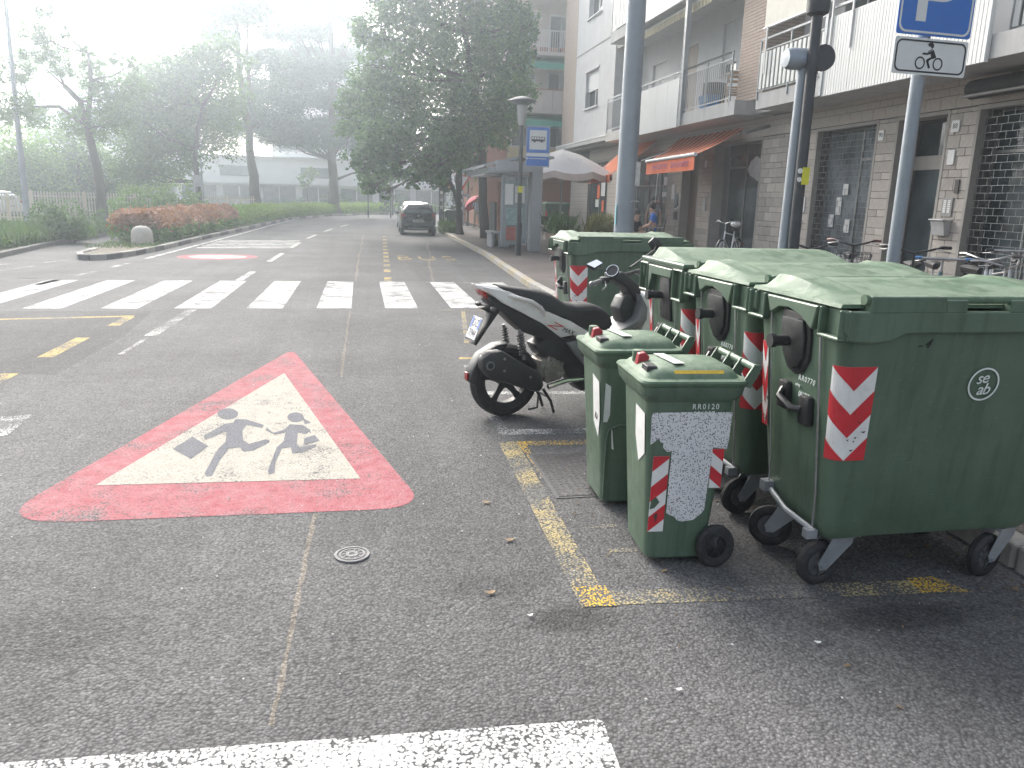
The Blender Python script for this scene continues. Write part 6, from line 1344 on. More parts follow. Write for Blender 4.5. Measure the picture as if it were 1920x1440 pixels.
def heart(s_): return [(s_ * .055 * 16 * math.sin(t) ** 3 / 16 * 4, s_ * (13 * math.cos(t) - 5 * math.cos(2 * t) - 2 * math.cos(3 * t) - math.cos(4 * t)) / 16 * .16) for t in [2 * PI * k / 40 for k in range(40)]]
Hm = frame((.15, -1.28, 2.955), (1, 0.0, 0), (0, -.44, .9))
for s_ in (1.25, .7): 
    a_, b_ = heart(s_), heart(s_ * .86); hb.loft([[Hm @ Vector((x, y, .03)) for x, y in a_], [Hm @ Vector((x, y, .03)) for x, y in b_]], cap=False)
hb.build('heart_emblem', plain('emblem_grey', (.46, .44, .44), .85), R)
# planters with grasses
for k, (x, y, lab) in enumerate(((5.75, 22.3, 'terracotta planter with long green grass in front of the shelter post'), (6.9, 22.4, 'planter with yellowing grass hidden behind the far container'), (7.45, 23.4, 'planter with dry grass nearest the mast'))):
    R = thing('planter', lab, 'planter', (x, y, .12), 0, 'planters with ornamental grass'); B().loft([rrect(.55, .55, .06, 0), rrect(.75, .75, .06, .5), rrect(.8, .8, .06, .52), rrect(.8, .8, .06, .6), rrect(.68, .68, .05, .6)]).build('pot', plain('terracotta%d' % k, (.36, .24, .19), .85, var=.15, scale=8, dirt=.3), R, 30)
    P_ = np.column_stack([RNG.normal(0, .2, 500), RNG.normal(0, .2, 500), RNG.uniform(.55, 1.0, 500)]); o = leaves('grass', P_, .6, L_grass if k == 0 else L_dry, R, 0, .06, up=(0, 0, 1)); o['kind'] = 'stuff'
# left side: street lamp, fence, sign back, bollard
R = thing('street_lamp', 'tall pale street lamp leaning slightly at the left edge', 'street lamp', (-13.8, 36.6, .09))
B().tube([(0, 0, 0), (.05, 0, 4), (.15, 0, 10)], [.13, .105, .07], 14).build('pole', M_gpole, R, True); B().tube([(.15, 0, 10), (.5, -.3, 10.4), (1.6, -1, 10.5)], .04, 8).build('arm', M_gpole, R, True); B().box((1.8, -1.1, 10.5), (.6, .25, .12)).build('lamp_head', M_gpole, R, bevel=.03)
M_fence = plain('fence_cream', (.52, .47, .36), .7, var=.1, scale=6, dirt=.2)
def fence(label, p0, p1, h, sp=.13, rails=True):
    p0, p1 = Vector(p0), Vector(p1); L = (p1 - p0).length; R = thing('fence', label, 'fence', (p0.x, p0.y, .09), math.atan2(p1.y - p0.y, p1.x - p0.x)); n = int(L / sp); pm = B().bx(-.028, .028, -.012, .012, 0.03, h).mesh('picket', M_fence)
    for k in range(min(n, 120)): link('picket', pm, R, (k * sp, 0, 0))
    for z in (.25, h - .25): B().bx(0, min(n, 120) * sp, .014, .05, z, z + .05).build('rail', M_fence, R)
    for k in range(0, min(n, 120), 18): B().bx(k * sp - .04 + .065, k * sp + .04 + .065, .052, .13, -.1, h + .06).build('post', M_fence, R)
fence('cream vertical slat fence at the left picture edge', (-19.5, 36.9), (-13.95, 37.4), 1.22); fence('cream slat fence between the lamp post and leaning tree', (-16.2, 43.5), (-9.5, 45.5), 1.35); fence('short pale fence beyond the rounded bush', (-11.5, 58), (-7.2, 59), 1.3)
R = thing('road_sign', 'small square sign seen from behind on a thin post above the hedge', 'sign', (-6.9, 37.6, .1)); B().tube([(0, 0, 0), (0, 0, 2.9)], .03, 8).build('post', M_gpole, R); B().bx(-.38, -.02, -.03, -.01, 1.75, 2.25).build('sign_panel', M_sgrey, R)
R = thing('bollard', 'pale concrete dome-topped bollard on the traffic island', 'bollard', (-6.28, 24.6, .1))
B().lathe([(.29, 0), (.30, .03), (.295, .28), (.275, .38), (.22, .47), (.13, .52), (.03, .535)], n=28).build('body', plain('bollard_concrete', (.56, .52, .45), .85, var=.08, scale=6, dirt=.15, bmp=.3, bscale=70), R, 50); B().lathe([(.03, .53), (.03, .55), (.005, .55)], n=12).build('lifting_eye', M_conc, R)
# railings on the far bend
for k, (x, lab) in enumerate(((0.6, 'thin dark post standing behind the car roof, left one'), (2.3, 'thin dark post standing behind the car roof, right one'))):
    R = thing('thin_post', lab, 'post', (x, 62, 0)); B().tube([(0, 0, 0), (0, 0, 3.0)], .05, 8).lathe([(.09, 0), (.09, .04), (.05, .06)], n=12).build('post', M_dpole, R)
# covers set in the road
M_iron = plain('cast_iron', (.10, .10, .10), .75, metal=0, var=.2, scale=20, dirt=.4, bmp=.2); M_ironl = plain('cast_iron_worn', (.21, .205, .21), .75, metal=0, var=.15, scale=20, dirt=.25)
R = thing('valve_cover', 'small round iron cover set in the road below the painted triangle', 'manhole cover', (-.07, 3.45, 0))
B().lathe([(.082, .001), (.082, .008), (.070, .009), (.070, .001)], n=36, cap=False).build('outer_ring', M_ironl, R); B().lathe([(.001, .006), (.068, .006), (.068, .001)], n=32).build('lid', M_iron, R)
B().lathe([(.060, .006), (.060, .0085), (.052, .0085), (.052, .006)], n=32, cap=False).build('raised_ring', M_ironl, R); B().lathe([(.014, .006), (.014, .0085), (.03, .0085), (.03, .006)], n=24, cap=False).build('raised_ring', M_ironl, R)
for k in range(10): B().box((.041 * math.cos(k * .628), .041 * math.sin(k * .628), .0072), (.016, .006, .0025), Matrix.Rotation(k * .628, 3, 'Z')).build('raised_bar', M_ironl, R)
R = thing('drain_cover', 'dark square iron plate in the container bay by the yellow corner', 'manhole cover', (1.36, 4.42, 0)); B().bx(-.29, .30, -.40, .40, 0.001, .004).build('frame', M_iron, R); o = B().bx(-.27, .28, -.38, .38, .0042, .007).build('lid', plain('iron_dark', (.07, .068, .07), .5, metal=.5, var=.3, scale=18, dirt=.5, bmp=.4, bscale=70), R)
g = B()
for i in range(13):
    for j in range(18): g.box((-.25 + i * .042, -.36 + j * .042, .0078), (.026, .009, .003), Matrix.Rotation(.785 if (i + j) % 2 else -.785, 3, 'Z'))
q = g.build('tread_pattern', M_iron, R); q['kind'] = 'stuff'
# litter
rnd = random.Random(21); M_dl = plain('dry_leaf', (.30, .20, .11), .8, var=.3, scale=30); M_pap = plain('paper_scrap', (.68, .68, .66), .8)
LIT = [(.66, 4.0, 0, 'dry leaf on the asphalt level with the yellow line'), (.52, 2.99, 0, 'dry leaf lying nearest the dark damp patch'), (.70, 3.50, 0, 'small curled brown leaf left of the yellow line'), (.66, 3.98, .06, ''), (1.06, 2.22, 1, 'white paper scrap on the road at lower right'), (1.72, 2.42, 1, 'pale petal on the asphalt in front of the nearest container'), (.65, 2.78, 1, 'thin white scrap in the damp patch')]
for x, y, k, lab in LIT:
    if not lab: continue
    n = 7; L = .028 if k == 0 else .016
    pts = [(L * math.cos(2 * PI * i / n) * (1 if i % 2 else .8), L * .45 * math.sin(2 * PI * i / n), .004 + .006 * abs(math.cos(2 * PI * i / n))) for i in range(n)]
    o = B().prism(pts, (0, 0, .0012)).build('dry_leaf' if k == 0 else 'paper_scrap', M_dl if k == 0 else M_pap, None, loc=(x, y, .004)); o.rotation_euler = (0, 0, rnd.uniform(-.5, .5)); tag(o, lab, 'leaf' if k == 0 else 'litter')
g = B()
for k in range(260):
    x, y = rnd.uniform(-3, 3), rnd.uniform(2, 11); s_ = rnd.uniform(.003, .007); g.box((x, y, .005 + s_ * .3), (s_, s_ * 1.3, s_ * .6), Matrix.Rotation(rnd.uniform(0, 3), 3, 'Z'))
o = g.build('grit', plain('grit', (.5, .49, .46), .8, var=.3, scale=3)); o['kind'] = 'stuff'; o['label'] = 'pale grit scattered over the near road'; o['category'] = 'grit'
# ================================================================== parked cars
M_carw = glassy('car_glass', (.10, .12, .13), .05); M_plt = plain('car_plate', (.66, .66, .64), .4)
def car(label, loc, rz, col, simple=False):
    mb = plain('car_paint', col, .22, var=.06, scale=2, dirt=.1, coat=.6, dirtcol=(.18, .17, .16))
    R = thing('parked_car', label, 'car', loc, rz, 'parked cars'); R.scale = (.93, .93, .93)
    def ring(y, hw, zb, zt, n=0): return [Vector((s * a, y, z)) for s, a, z in ((-1, hw * .86, zb), (-1, hw, zb + .14), (-1, hw * 1.0, (zb + zt) / 2 + .05), (-1, hw * .97, zt - .06), (-1, hw * .88, zt), (1, hw * .88, zt), (1, hw * .97, zt - .06), (1, hw, (zb + zt) / 2 + .05), (1, hw, zb + .14), (1, hw * .86, zb))]
    B().loft([ring(0, .70, .36, .84), ring(.06, .78, .28, .92), ring(.3, .83, .22, .97), ring(1.0, .84, .20, .98), ring(2.3, .84, .20, .97), ring(3.0, .82, .22, .90), ring(3.55, .76, .26, .76), ring(3.75, .62, .32, .66)]).build('body', mb, R, 40)
    def cab(y, hb, ht, zt): return [Vector((s * a, y, z)) for s, a, z in ((-1, hb, .93), (-1, hb * .97, .95 + (zt - .95) * .5), (-1, ht, zt - .05), (-1, ht * .85, zt), (1, ht * .85, zt), (1, ht, zt - .05), (1, hb * .97, .95 + (zt - .95) * .5), (1, hb, .93))]
    B().loft([cab(.07, .73, .68, 1.0), cab(.24, .74, .60, 1.27), cab(.46, .75, .54, 1.45), cab(.9, .76, .54, 1.51), cab(1.7, .76, .55, 1.49), cab(2.15, .75, .54, 1.38), cab(2.75, .72, .66, 1.0)]).build('cabin', mb, R, 40)
    B().poly([(-.60, .088, 1.03), (.60, .088, 1.03), (.46, .405, 1.40), (-.46, .405, 1.40)]).xf(Matrix.Translation((0, -.035, .005))).build('rear_window', M_carw, R)
    for s in (-1, 1):
        B().prism([(s * .755, .45, 1.02), (s * .765, 1.25, 1.0), (s * .668, 1.2, 1.42), (s * .675, .55, 1.40)], (s * .012, 0, 0)).build('side_window', M_carw, R); B().prism([(s * .765, 1.32, 1.0), (s * .755, 2.45, 1.0), (s * .655, 1.95, 1.38), (s * .668, 1.28, 1.42)], (s * .012, 0, 0)).build('side_window', M_carw, R)
        B().loft([[Vector((s * x, y, z)) for x, y, z in ((.56, .02, .72), (.78, .10, .70), (.80, .12, .98), (.66, .06, 1.02))], [Vector((s * x, y, z)) for x, y, z in ((.56, .0, .72), (.80, .06, .70), (.82, .08, .98), (.66, .03, 1.02))]]).build('tail_light', M_tail, R)
        B().ball((s * .92, 2.25, 1.0), (.09, .06, .075)).build('door_mirror', mb, R, True)
        for y in (.62, 3.02):
            t = B().lathe([(.19, -.08), (.27, -.09), (.29, -.06), (.29, .06), (.27, .09), (.19, .08)], (s * .75, y, .29), 'X', 22).build('wheel', M_rub, R, True); B().lathe([(.03, -.02), (.18, -.01), (.185, .05), (.03, .06)], (s * (.83), y, .29), 'X', 14).build('rim', M_steel, t, True)
        B().ball((s * .55, 3.66, .68), (.16, .1, .09)).build('headlight', M_mir, R, True)
    B().bx(-.72, .72, -.05, .02, .40, .66).build('bumper', mb, R, bevel=.03); B().bx(-.5, .5, -.06, -.04, .29, .37).build('bumper_reflection', M_scg, R, bevel=.01)  # lower grey strip stands in for a pale reflection on the bumper
    p = B().bx(-.26, .26, -.065, -.052, .62, .73).build('number_plate', M_plt, R)
    for k in range(7): B().bx(-.2 + k * .058, -.165 + k * .058, -.069, -.066, .645, .705).build('plate_character', M_ink, p)
    B().cyl((0, .055, .90), (0, .02, .90), .055).build('round_badge', M_steel, R, True); B().tube([(0, .06, 1.05), (.25, .10, 1.12)], .012, 6).build('rear_wiper', M_scb, R)
    B().poly([(-.55, 2.62, 1.05), (.55, 2.62, 1.05), (.48, 2.22, 1.36), (-.48, 2.22, 1.36)]).xf(Matrix.Translation((0, .05, .02))).build('windscreen', M_carw, R)
    return R
car('dark blue-black small hatchback parked by the kerb, rear view', (2.50, 34.9, 0), math.radians(-1), (.018, .02, .03)); car('pale grey car mostly hidden in front of the dark hatchback', (2.74, 41.0, 0), math.radians(0), (.38, .40, .38)); car('white car whose roof shows above the left fence', (-17.3, 44.0, .05), math.radians(60), (.68, .68, .67))

# ================================================================== people
M_skin = plain('skin', (.42, .26, .19), .6, var=.1, scale=20); M_hair = plain('dark_hair', (.03, .025, .02), .7, var=.2, scale=30); M_hairg = plain('grey_hair', (.42, .41, .40), .7)
def plaid():
    m, nt, p = new_mat('plaid_shirt'); v = coords(nt); sx = nt.nodes.new('ShaderNodeSeparateXYZ'); nt.links.new(v, sx.inputs[0])
    a = mth(nt, 'GREATER_THAN', mth(nt, 'FRACT', mth(nt, 'MULTIPLY', sx.outputs[0], 9)), .6); b = mth(nt, 'GREATER_THAN', mth(nt, 'FRACT', mth(nt, 'MULTIPLY', sx.outputs[2], 9)), .6)
    nt.links.new(mixc(nt, mth(nt, 'MULTIPLY', mth(nt, 'ADD', a, b), .5), (.55, .57, .62), (.05, .06, .10)), p.inputs['Base Color']); p.inputs['Roughness'].default_value = .9; return m
cl = lambda n, c: plain(n, c, .9, var=.15, scale=10)
def person(label, loc, rz, J, shirt, trousers, shoes, hair, sc=1.0, short=False, sleeves=False, extra=None, group='people'):
    """J: joint positions (facing +y); one continuous skinned body, clothes by zone, hair as a part"""
    R = thing('person', label, 'person', loc, rz, group)
    r = dict(pel=.135, wai=.125, che=.155, nec=.055, hea=.085, top=.075, sl=.07, sr=.07, el=.043, er=.043, wl=.03, wr=.03, hl=.028, hr=.028, pl=.095, pr=.095, kl=.062, kr=.062, al=.042, ar=.042, tl=.036, tr=.036)
    E_ = [('pel', 'wai'), ('wai', 'che'), ('che', 'nec'), ('nec', 'hea'), ('hea', 'top'), ('che', 'sl'), ('sl', 'el'), ('el', 'wl'), ('wl', 'hl'), ('che', 'sr'), ('sr', 'er'), ('er', 'wr'), ('wr', 'hr'), ('pel', 'pl'), ('pl', 'kl'), ('kl', 'al'), ('al', 'tl'), ('pel', 'pr'), ('pr', 'kr'), ('kr', 'ar'), ('ar', 'tr')]
    for s in 'lr':                                   # five fingers per hand
        h, w_ = Vector(J['h' + s]), Vector(J['w' + s]); d = (h - w_).normalized(); q = d.cross(Vector((0, 1, .3))).normalized(); n_ = d.cross(q)
        for k, (o_, L) in enumerate(((-.028, .06), (-.010, .075), (.009, .078), (.027, .065), (-.045, .035))):
            a = 'f%s%d' % (s, k); J[a] = tuple(h + q * o_ + d * .02); J[a + 'b'] = tuple(h + q * o_ * 1.15 + d * (.02 + L) + n_ * .02); r[a] = .010; r[a + 'b'] = .008; E_ += [('h' + s, a), (a, a + 'b')]
    names = list(J); me = bpy.data.meshes.new('p'); me.from_pydata([tuple(Vector(J[n]) * sc) for n in names], [(names.index(a), names.index(b)) for a, b in E_], [])
    o = bpy.data.objects.new('p', me); COL.objects.link(o); md = o.modifiers.new('s', 'SKIN'); md.use_smooth_shade = True; o.modifiers.new('u', 'SUBSURF').levels = 1
    sv = me.skin_vertices[0].data
    for i, n in enumerate(names): sv[i].radius = (r[n] * sc * (1.15 if n in ('pel', 'wai', 'che') else 1), r[n] * sc * (.85 if n in ('pel', 'wai', 'che') else 1)); sv[i].use_root = (n == 'pel')
    bpy.context.view_layer.update(); m2 = bpy.data.meshes.new_from_object(o.evaluated_get(bpy.context.evaluated_depsgraph_get())); bpy.data.objects.remove(o)
    m2.materials.clear()
    for m in (M_skin, shirt, trousers, shoes): m2.materials.append(m)
    zone = dict(pel=2, wai=1, che=1, nec=0, hea=0, top=0, sl=1, sr=1, el=1 if sleeves else 0, er=1 if sleeves else 0, wl=0, wr=0, hl=0, hr=0, pl=2, pr=2, kl=0 if short else 2, kr=0 if short else 2, al=0 if short else 2, ar=0 if short else 2, tl=3, tr=3)
    pts = [(Vector(J[n]) * sc, zone.get(n, 0)) for n in names]
    for p in m2.polygons: p.material_index = min(pts, key=lambda t: (t[0] - p.center).length)[1]; p.use_smooth = True
    link('body', m2, R)
    hd = Vector(J['hea']).lerp(Vector(J['top']), .45) * sc
    B().ball(hd + Vector((0, -.025, .035)) * sc, (.092 * sc, .10 * sc, .105 * sc)).build('hair', hair, R, True)
    f = B()
    for s in (-1, 1): f.ball(hd + Vector((s * .032, .083, .0)) * sc, .011 * sc, 8, 5)
    f.build('eyes', M_ink, R, True); B().ball(hd + Vector((0, .098, -.025)) * sc, (.013 * sc, .02 * sc, .022 * sc), 8, 6).build('nose', M_skin, R, True)
    return R
STAND = dict(pel=(0, 0, .93), wai=(0, 0, 1.08), che=(0, 0, 1.30), nec=(0, 0, 1.47), hea=(0, .02, 1.56), top=(0, .02, 1.67), sl=(-.17, 0, 1.40), sr=(.17, 0, 1.40), el=(-.24, -.03, 1.13), er=(.24, -.03, 1.13), wl=(-.25, .06, .90), wr=(.25, .06, .90), hl=(-.25, .08, .83), hr=(.25, .08, .83), pl=(-.09, 0, .86), pr=(.09, 0, .86), kl=(-.10, .02, .49), kr=(.10, .02, .49), al=(-.10, -.02, .09), ar=(.10, -.02, .09), tl=(-.11, .13, .04), tr=(.11, .13, .04))
W = dict(STAND); W.update(kl=(-.10, .10, .50), al=(-.10, .18, .10), tl=(-.10, .33, .05), kr=(.10, -.02, .50), ar=(.10, -.26, .16), tr=(.10, -.16, .05), er=(.26, .02, 1.15), wr=(.20, .26, 1.20), hr=(.17, .33, 1.24), el=(-.26, .03, 1.15), wl=(-.22, .25, 1.18), hl=(-.2, .31, 1.22))
umbp = person('pedestrian in plaid shirt and beige trousers walking away with the red umbrella', (6.0, 41.2, .12), 0.1, W, plaid(), cl('beige_trousers', (.36, .31, .24)), M_scb, M_hair, .93, sleeves=False)
PW = dict(STAND); PW.update(wr=(.3, .2, 1.0), hr=(.34, .26, .98))
person('pale grey-clad pedestrian with white hair beyond the red umbrella', (5.88, 46.2, .12), 2.6, PW, cl('pale_top', (.50, .50, .50)), cl('pale_trousers', (.42, .42, .43)), M_scb, M_hairg, .86, sleeves=True)
R = thing('umbrella', 'open red umbrella tilted over the walking pedestrian', 'umbrella', (6.0, 41.55, 1.30)); R.rotation_euler = (math.radians(-25), math.radians(-28), 0)
c_ = []
for rr, z in ((.01, .44), (.25, .40), (.48, .28), (.62, .08)): c_.append([Vector((rr * (1 - .06 * abs(math.sin(4 * a))) * math.cos(a), rr * (1 - .06 * abs(math.sin(4 * a))) * math.sin(a), z)) for a in [2 * PI * k / 32 for k in range(32)]])
B().loft(c_, cap=False).build('canopy', plain('umbrella_red', (.62, .05, .09), .6, var=.1, scale=5), R, 60); B().cyl((0, 0, -.25), (0, 0, .50), .008).build('shaft', M_steel, R)
for k in range(8): B().tube([(0, 0, .42), (.58 * math.cos(k * PI / 4), .58 * math.sin(k * PI / 4), .10)], .004, 5).build('rib', M_steel, R)
B().tube([(0, 0, -.25), (0, 0, -.33), (.03, 0, -.36), (.05, 0, -.33)], .011, 6).build('handle', M_scb, R, True)
SIT = dict(pel=(0, 0, .52), wai=(0, .0, .68), che=(0, .05, .90), nec=(0, .07, 1.07), hea=(0, .10, 1.16), top=(0, .11, 1.27), sl=(-.17, .05, 1.0), sr=(.17, .05, 1.0), el=(-.23, .12, .76), er=(.23, .12, .76), wl=(-.12, .33, .68), wr=(.12, .33, .68), hl=(-.08, .40, .66), hr=(.08, .40, .66), pl=(-.10, .08, .50), pr=(.10, .08, .50), kl=(-.13, .46, .54), kr=(.13, .46, .54), al=(-.13, .46, .10), ar=(.13, .44, .10), tl=(-.14, .61, .05), tr=(.14, .59, .05))
def chair(label, loc, rz, m):
    R = thing('cafe_chair', label, 'chair', loc, rz, 'cafe chairs'); B().loft([rrect(.42, .42, .06, .47), rrect(.44, .44, .06, .50)]).build('seat', m, R, 30)
    for s in (-1, 1):
        B().tube([(s * .19, .19, 0), (s * .19, .18, .47)], .013, 6).build('leg', M_alum, R, True); B().tube([(s * .20, -.22, 0), (s * .19, -.19, .48), (s * .19, -.26, .92)], .013, 6).build('leg', M_alum, R, True)
        B().tube([(s * .21, -.21, .70), (s * .24, .10, .70), (s * .21, .17, .48)], .013, 6).build('armrest', M_alum, R, True)
    B().loft([[Vector((x, -.20 - (z - .55) * .15 - .04 * (1 - (x / .2) ** 2), z)) for x in (-.2, -.1, 0, .1, .2)] + [Vector((x, -.185 - (z - .55) * .15 - .04 * (1 - (x / .2) ** 2), z)) for x in (.2, .1, 0, -.1, -.2)] for z in (.60, .76, .92)]).build('backrest', m, R, 40)
M_ch = plain('chair_weave', (.06, .058, .055), .7, var=.2, scale=40)
bs_, ds_ = (7.52, 19.5, .34), (6.98, 19.6, .16)
tag(slab('cafe_step', [(7.25, 18.9), (8.6, 18.9), (8.6, 20.6), (7.25, 20.6)], .1, .34, M_conc), kind='structure'); tag(slab('cafe_kerb', [(6.3, 18.9), (7.24, 18.9), (7.24, 20.6), (6.3, 20.6)], .1, .16, M_conc), kind='structure')
chair('dark cafe chair under the man in the blue shirt', bs_, math.radians(70), M_ch); S1 = dict(SIT); person('seated person in bright blue T-shirt and dark shorts outside the bar', bs_, math.radians(70), S1, cl('blue_shirt', (.035, .13, .42)), cl('dark_shorts', (.03, .03, .04)), M_scb, M_hair, 1.0, short=True)
chair('dark cafe chair under the person in the black T-shirt', ds_, math.radians(-100), M_ch); S2 = dict(SIT); person('seated person in black T-shirt with white print beside the mast', ds_, math.radians(-150), S2, cl('black_shirt', (.02, .02, .025)), cl('grey_shorts', (.05, .05, .06)), M_scb, M_hair, 1.0, short=True)
person('standing person in grey shirt in the bar doorway behind the blue shirt', (10.25, 26.75, .12), math.radians(160), dict(STAND), cl('grey_shirt', (.28, .28, .31)), cl('grey_trousers', (.08, .08, .09)), M_scb, M_hair, 1.02)
hv = person('person in orange high-visibility vest behind the bus shelter post', (6.55, 30.6, .12), math.radians(200), dict(STAND), cl('hivis_orange', (.75, .09, .04)), cl('navy_trousers', (.04, .045, .06)), M_scb, M_hair, .86, sleeves=False)
B().bx(.10, .19, -.14, -.10, .98, 1.2).build('yellow_panel', M_yellow, hv)
for (x, y, rz, lab) in ((7.0, 30.4, .3, 'dark cafe chair under the parasol, by the shelter'), (8.2, 30.9, 2.0, 'dark cafe chair under the parasol, right of its pole'), (7.3, 31.6, 1.2, 'dark cafe chair behind the parasol pole')): chair(lab, (x, y, .12), rz, M_ch)
R = thing('cafe_table', 'small white-edged cafe table under the parasol', 'table', (7.3, 27.6, .12)); B().bx(-.4, .4, -.4, .4, .70, .74).build('top', M_wfr, R); B().cyl((0, 0, 0), (0, 0, .7), .03).build('pedestal', M_dpole, R); B().loft([rrect(.45, .45, .05, 0), rrect(.40, .40, .05, .03)]).build('foot', M_dpole, R)
R = thing('heater', 'thin dark patio stand with pale lamp cap beside the parasol', 'lamp', (6.9, 31.0, .12)); B().cyl((0, 0, 0), (0, 0, 2.2), .025).build('pole', M_dpole, R); B().lathe([(.14, 2.18), (.10, 2.26), (.02, 2.3)], n=12).build('cap', M_cream, R); B().lathe([(.2, 0), (.18, .05)], n=12).build('base', M_dpole, R)

# ================================================================== bicycles
def bike(label, loc, rz, mf, basket=False, bar=.30, flat=False, mg=None, hb=1.08, steer=0, bars_m=None, rear=False):
    """x forward, rear hub at the origin side"""
    R = thing('bicycle', label, 'bicycle', loc, rz, 'bicycles parked by the shops'); r = .335; wb = 1.05; mg = mg or M_scb
    for x in (0, wb):
        t = B().loft([[Vector((x + (r + .018 * math.cos(b)) * math.cos(a), .018 * math.sin(b), r + (r + .018 * math.cos(b)) * math.sin(a))) for b in [k * PI / 3 for k in range(6)]] for a in [2 * PI * k / 32 for k in range(33)]], cap=False).build('wheel', M_rub, R, True)
        rm = B().loft([[Vector((x + q * math.cos(a), y, r + q * math.sin(a))) for a in [2 * PI * k / 32 for k in range(32)]] for q, y in ((r - .018, -.01), (r - .03, -.009), (r - .03, .009), (r - .018, .01))], cap=False)
        rm.build('rim', M_steel, t, True); sp = B()
        for k in range(16): a = k * PI / 8; sp.tube([(x + .02 * math.cos(a + .6), .02 * (-1) ** k, r + .02 * math.sin(a + .6)), (x + (r - .025) * math.cos(a), 0, r + (r - .025) * math.sin(a))], .0015, 4)
        q = sp.build('spokes', M_steel, t); q['kind'] = 'stuff'; B().cyl((x, -.04, r), (x, .04, r), .02).build('hub', M_steel, t)
        B().loft([[Vector((x + q * math.cos(a), y, r + q * math.sin(a))) for q, y in ((r + .03, -.03), (r + .042, 0), (r + .03, .03))] for a in [.25 + k * .2 for k in range(12)]], cap=False, closed=False).build('mudguard', M_scb, R, True)
    bb, st, hd, hd2 = Vector((.43, 0, .29)), Vector((.30, 0, .80)), Vector((.90, 0, .86)), Vector((.94, 0, .70))
    f = B().tube([bb, st], .016).tube([hd2, bb + Vector((.02, 0, .02))], .024).tube([(0, .05, r), bb], .01).tube([(0, -.05, r), bb], .01).tube([(0, .05, r), st * .98], .008).tube([(0, -.05, r), st * .98], .008).tube([hd + Vector((-.01, 0, .04)), hd2 + Vector((.01, 0, -.04))], .02)
    if not basket or flat: f.tube([st * .97, hd], .015)
    f.build('frame', mf, R, True)
    B().tube([hd2, (wb - .02, .05, .55), (wb, .05, r)], .011).tube([hd2, (wb - .02, -.05, .55), (wb, -.05, r)], .011).build('fork', mf, R, True)
    cs, sn = math.cos(steer), math.sin(steer); rot = lambda x, y, z: Vector((.9 + x * cs - y * sn, x * sn + y * cs, z))
    if flat: B().tube([rot(0, 0, .88), rot(0, 0, hb)], .014).tube([rot(.03, -bar, hb), rot(.03, bar, hb)], .016).build('handlebar', bars_m or M_steel, R, True)
    else: B().tube([rot(0, 0, .88), rot(0, 0, hb - .06)], .014).tube([rot(-.16, -bar, hb), rot(-.06, -bar * .8, hb + .01), rot(.04, -bar * .35, hb - .03), rot(.02, 0, hb - .06), rot(.04, bar * .35, hb - .03), rot(-.06, bar * .8, hb + .01), rot(-.16, bar, hb)], .012).build('handlebar', bars_m or M_steel, R, True)
    for s in (-1, 1):
        B().tube([rot(-.18 if not flat else .03, s * bar, hb), rot(-.06 if not flat else .03, s * bar * .72, hb + .005)], .018).build('grip', mg, R, True); B().tube([rot(.0, s * bar * .6, hb - .01), rot(.02, s * bar * .8, hb - .03), rot(-.06, s * bar, hb - .04)], .006, 5).build('brake_lever', M_steel, R)
    B().loft([[Vector((x, y * w_, z + .02 * (abs(y) < .5))) for y in (-1, -.4, .4, 1)] + [Vector((x, y * w_ * .8, z - .05)) for y in (1, -1)] for x, w_, z in ((.12, .05, .93), (.18, .10, .95), (.28, .07, .94), (.42, .025, .93))]).build('saddle', M_seat, R, True); B().tube([st, (.27, 0, .92)], .013).build('seat_post', M_steel, R)
    B().lathe([(.02, -.006), (.09, -.006), (.09, .006), (.02, .006)], (.43, -.06, .29), 'Y', 18).build('chainring', M_steel, R); B().tube([(.43, -.08, .29), (.50, -.10, .14)], .01).box((.50, -.13, .14), (.08, .08, .02)).build('crank', M_steel, R); B().tube([(.43, .08, .29), (.36, .10, .44)], .01).box((.36, .13, .44), (.08, .08, .02)).build('crank', M_steel, R)
    B().bx(-.36, -.33, -.03, .03, .52, .57).build('rear_light', M_tail, R)
    if rear: B().tube([(-.25, -.06, .72), (.25, -.06, .74)], .006, 5).tube([(-.25, .06, .72), (.25, .06, .74)], .006, 5).tube([(-.2, .06, .72), (0, .06, r)], .006, 5).tube([(-.2, -.06, .72), (0, -.06, r)], .006, 5).build('rear_rack', M_scb, R)
    if basket:
        g = B(); z0, z1 = .74, 1.0
        for k in range(9): 
            t = -1 + k / 4
            g.tube([(1.02, t * .15, z0), (.98, t * .2, z1)], .003, 4).tube([(1.26, t * .15, z0), (1.32, t * .2, z1)], .003, 4)
        for k in range(6):
            t = k / 5
            for s in (-1, 1): g.tube([(1.02 + .24 * t, s * .15, z0), (.98 + .34 * t, s * .2, z1)], .003, 4)
        for z in (z0, .80, .87, .94, z1):
            q = (z - z0) / (z1 - z0); xa, xb, yy = 1.02 - .04 * q, 1.26 + .06 * q, .15 + .05 * q; g.tube([(xa, -yy, z), (xb, -yy, z), (xb, yy, z), (xa, yy, z), (xa, -yy, z)], .004, 4)
        g.build('basket', M_dpole, R); 
    return R
M_bw = plain('bike_white', (.66, .67, .68), .3, var=.05, coat=.3); M_bb = plain('bike_black', (.02, .02, .022), .35, var=.2); M_bblue = plain('bike_teal', (.04, .10, .12), .35); M_bsil = plain('bike_silver', (.40, .41, .42), .35, metal=.6); M_rg = plain('grip_red', (.30, .05, .03), .6)
WB = math.radians(-138); bike('white step-through bicycle with bag on its saddle before the glass shop', (9.0 - .9 * math.cos(WB), 18.45 - .9 * math.sin(WB), .12), WB, M_bw, hb=1.14, bar=.29, rear=True)
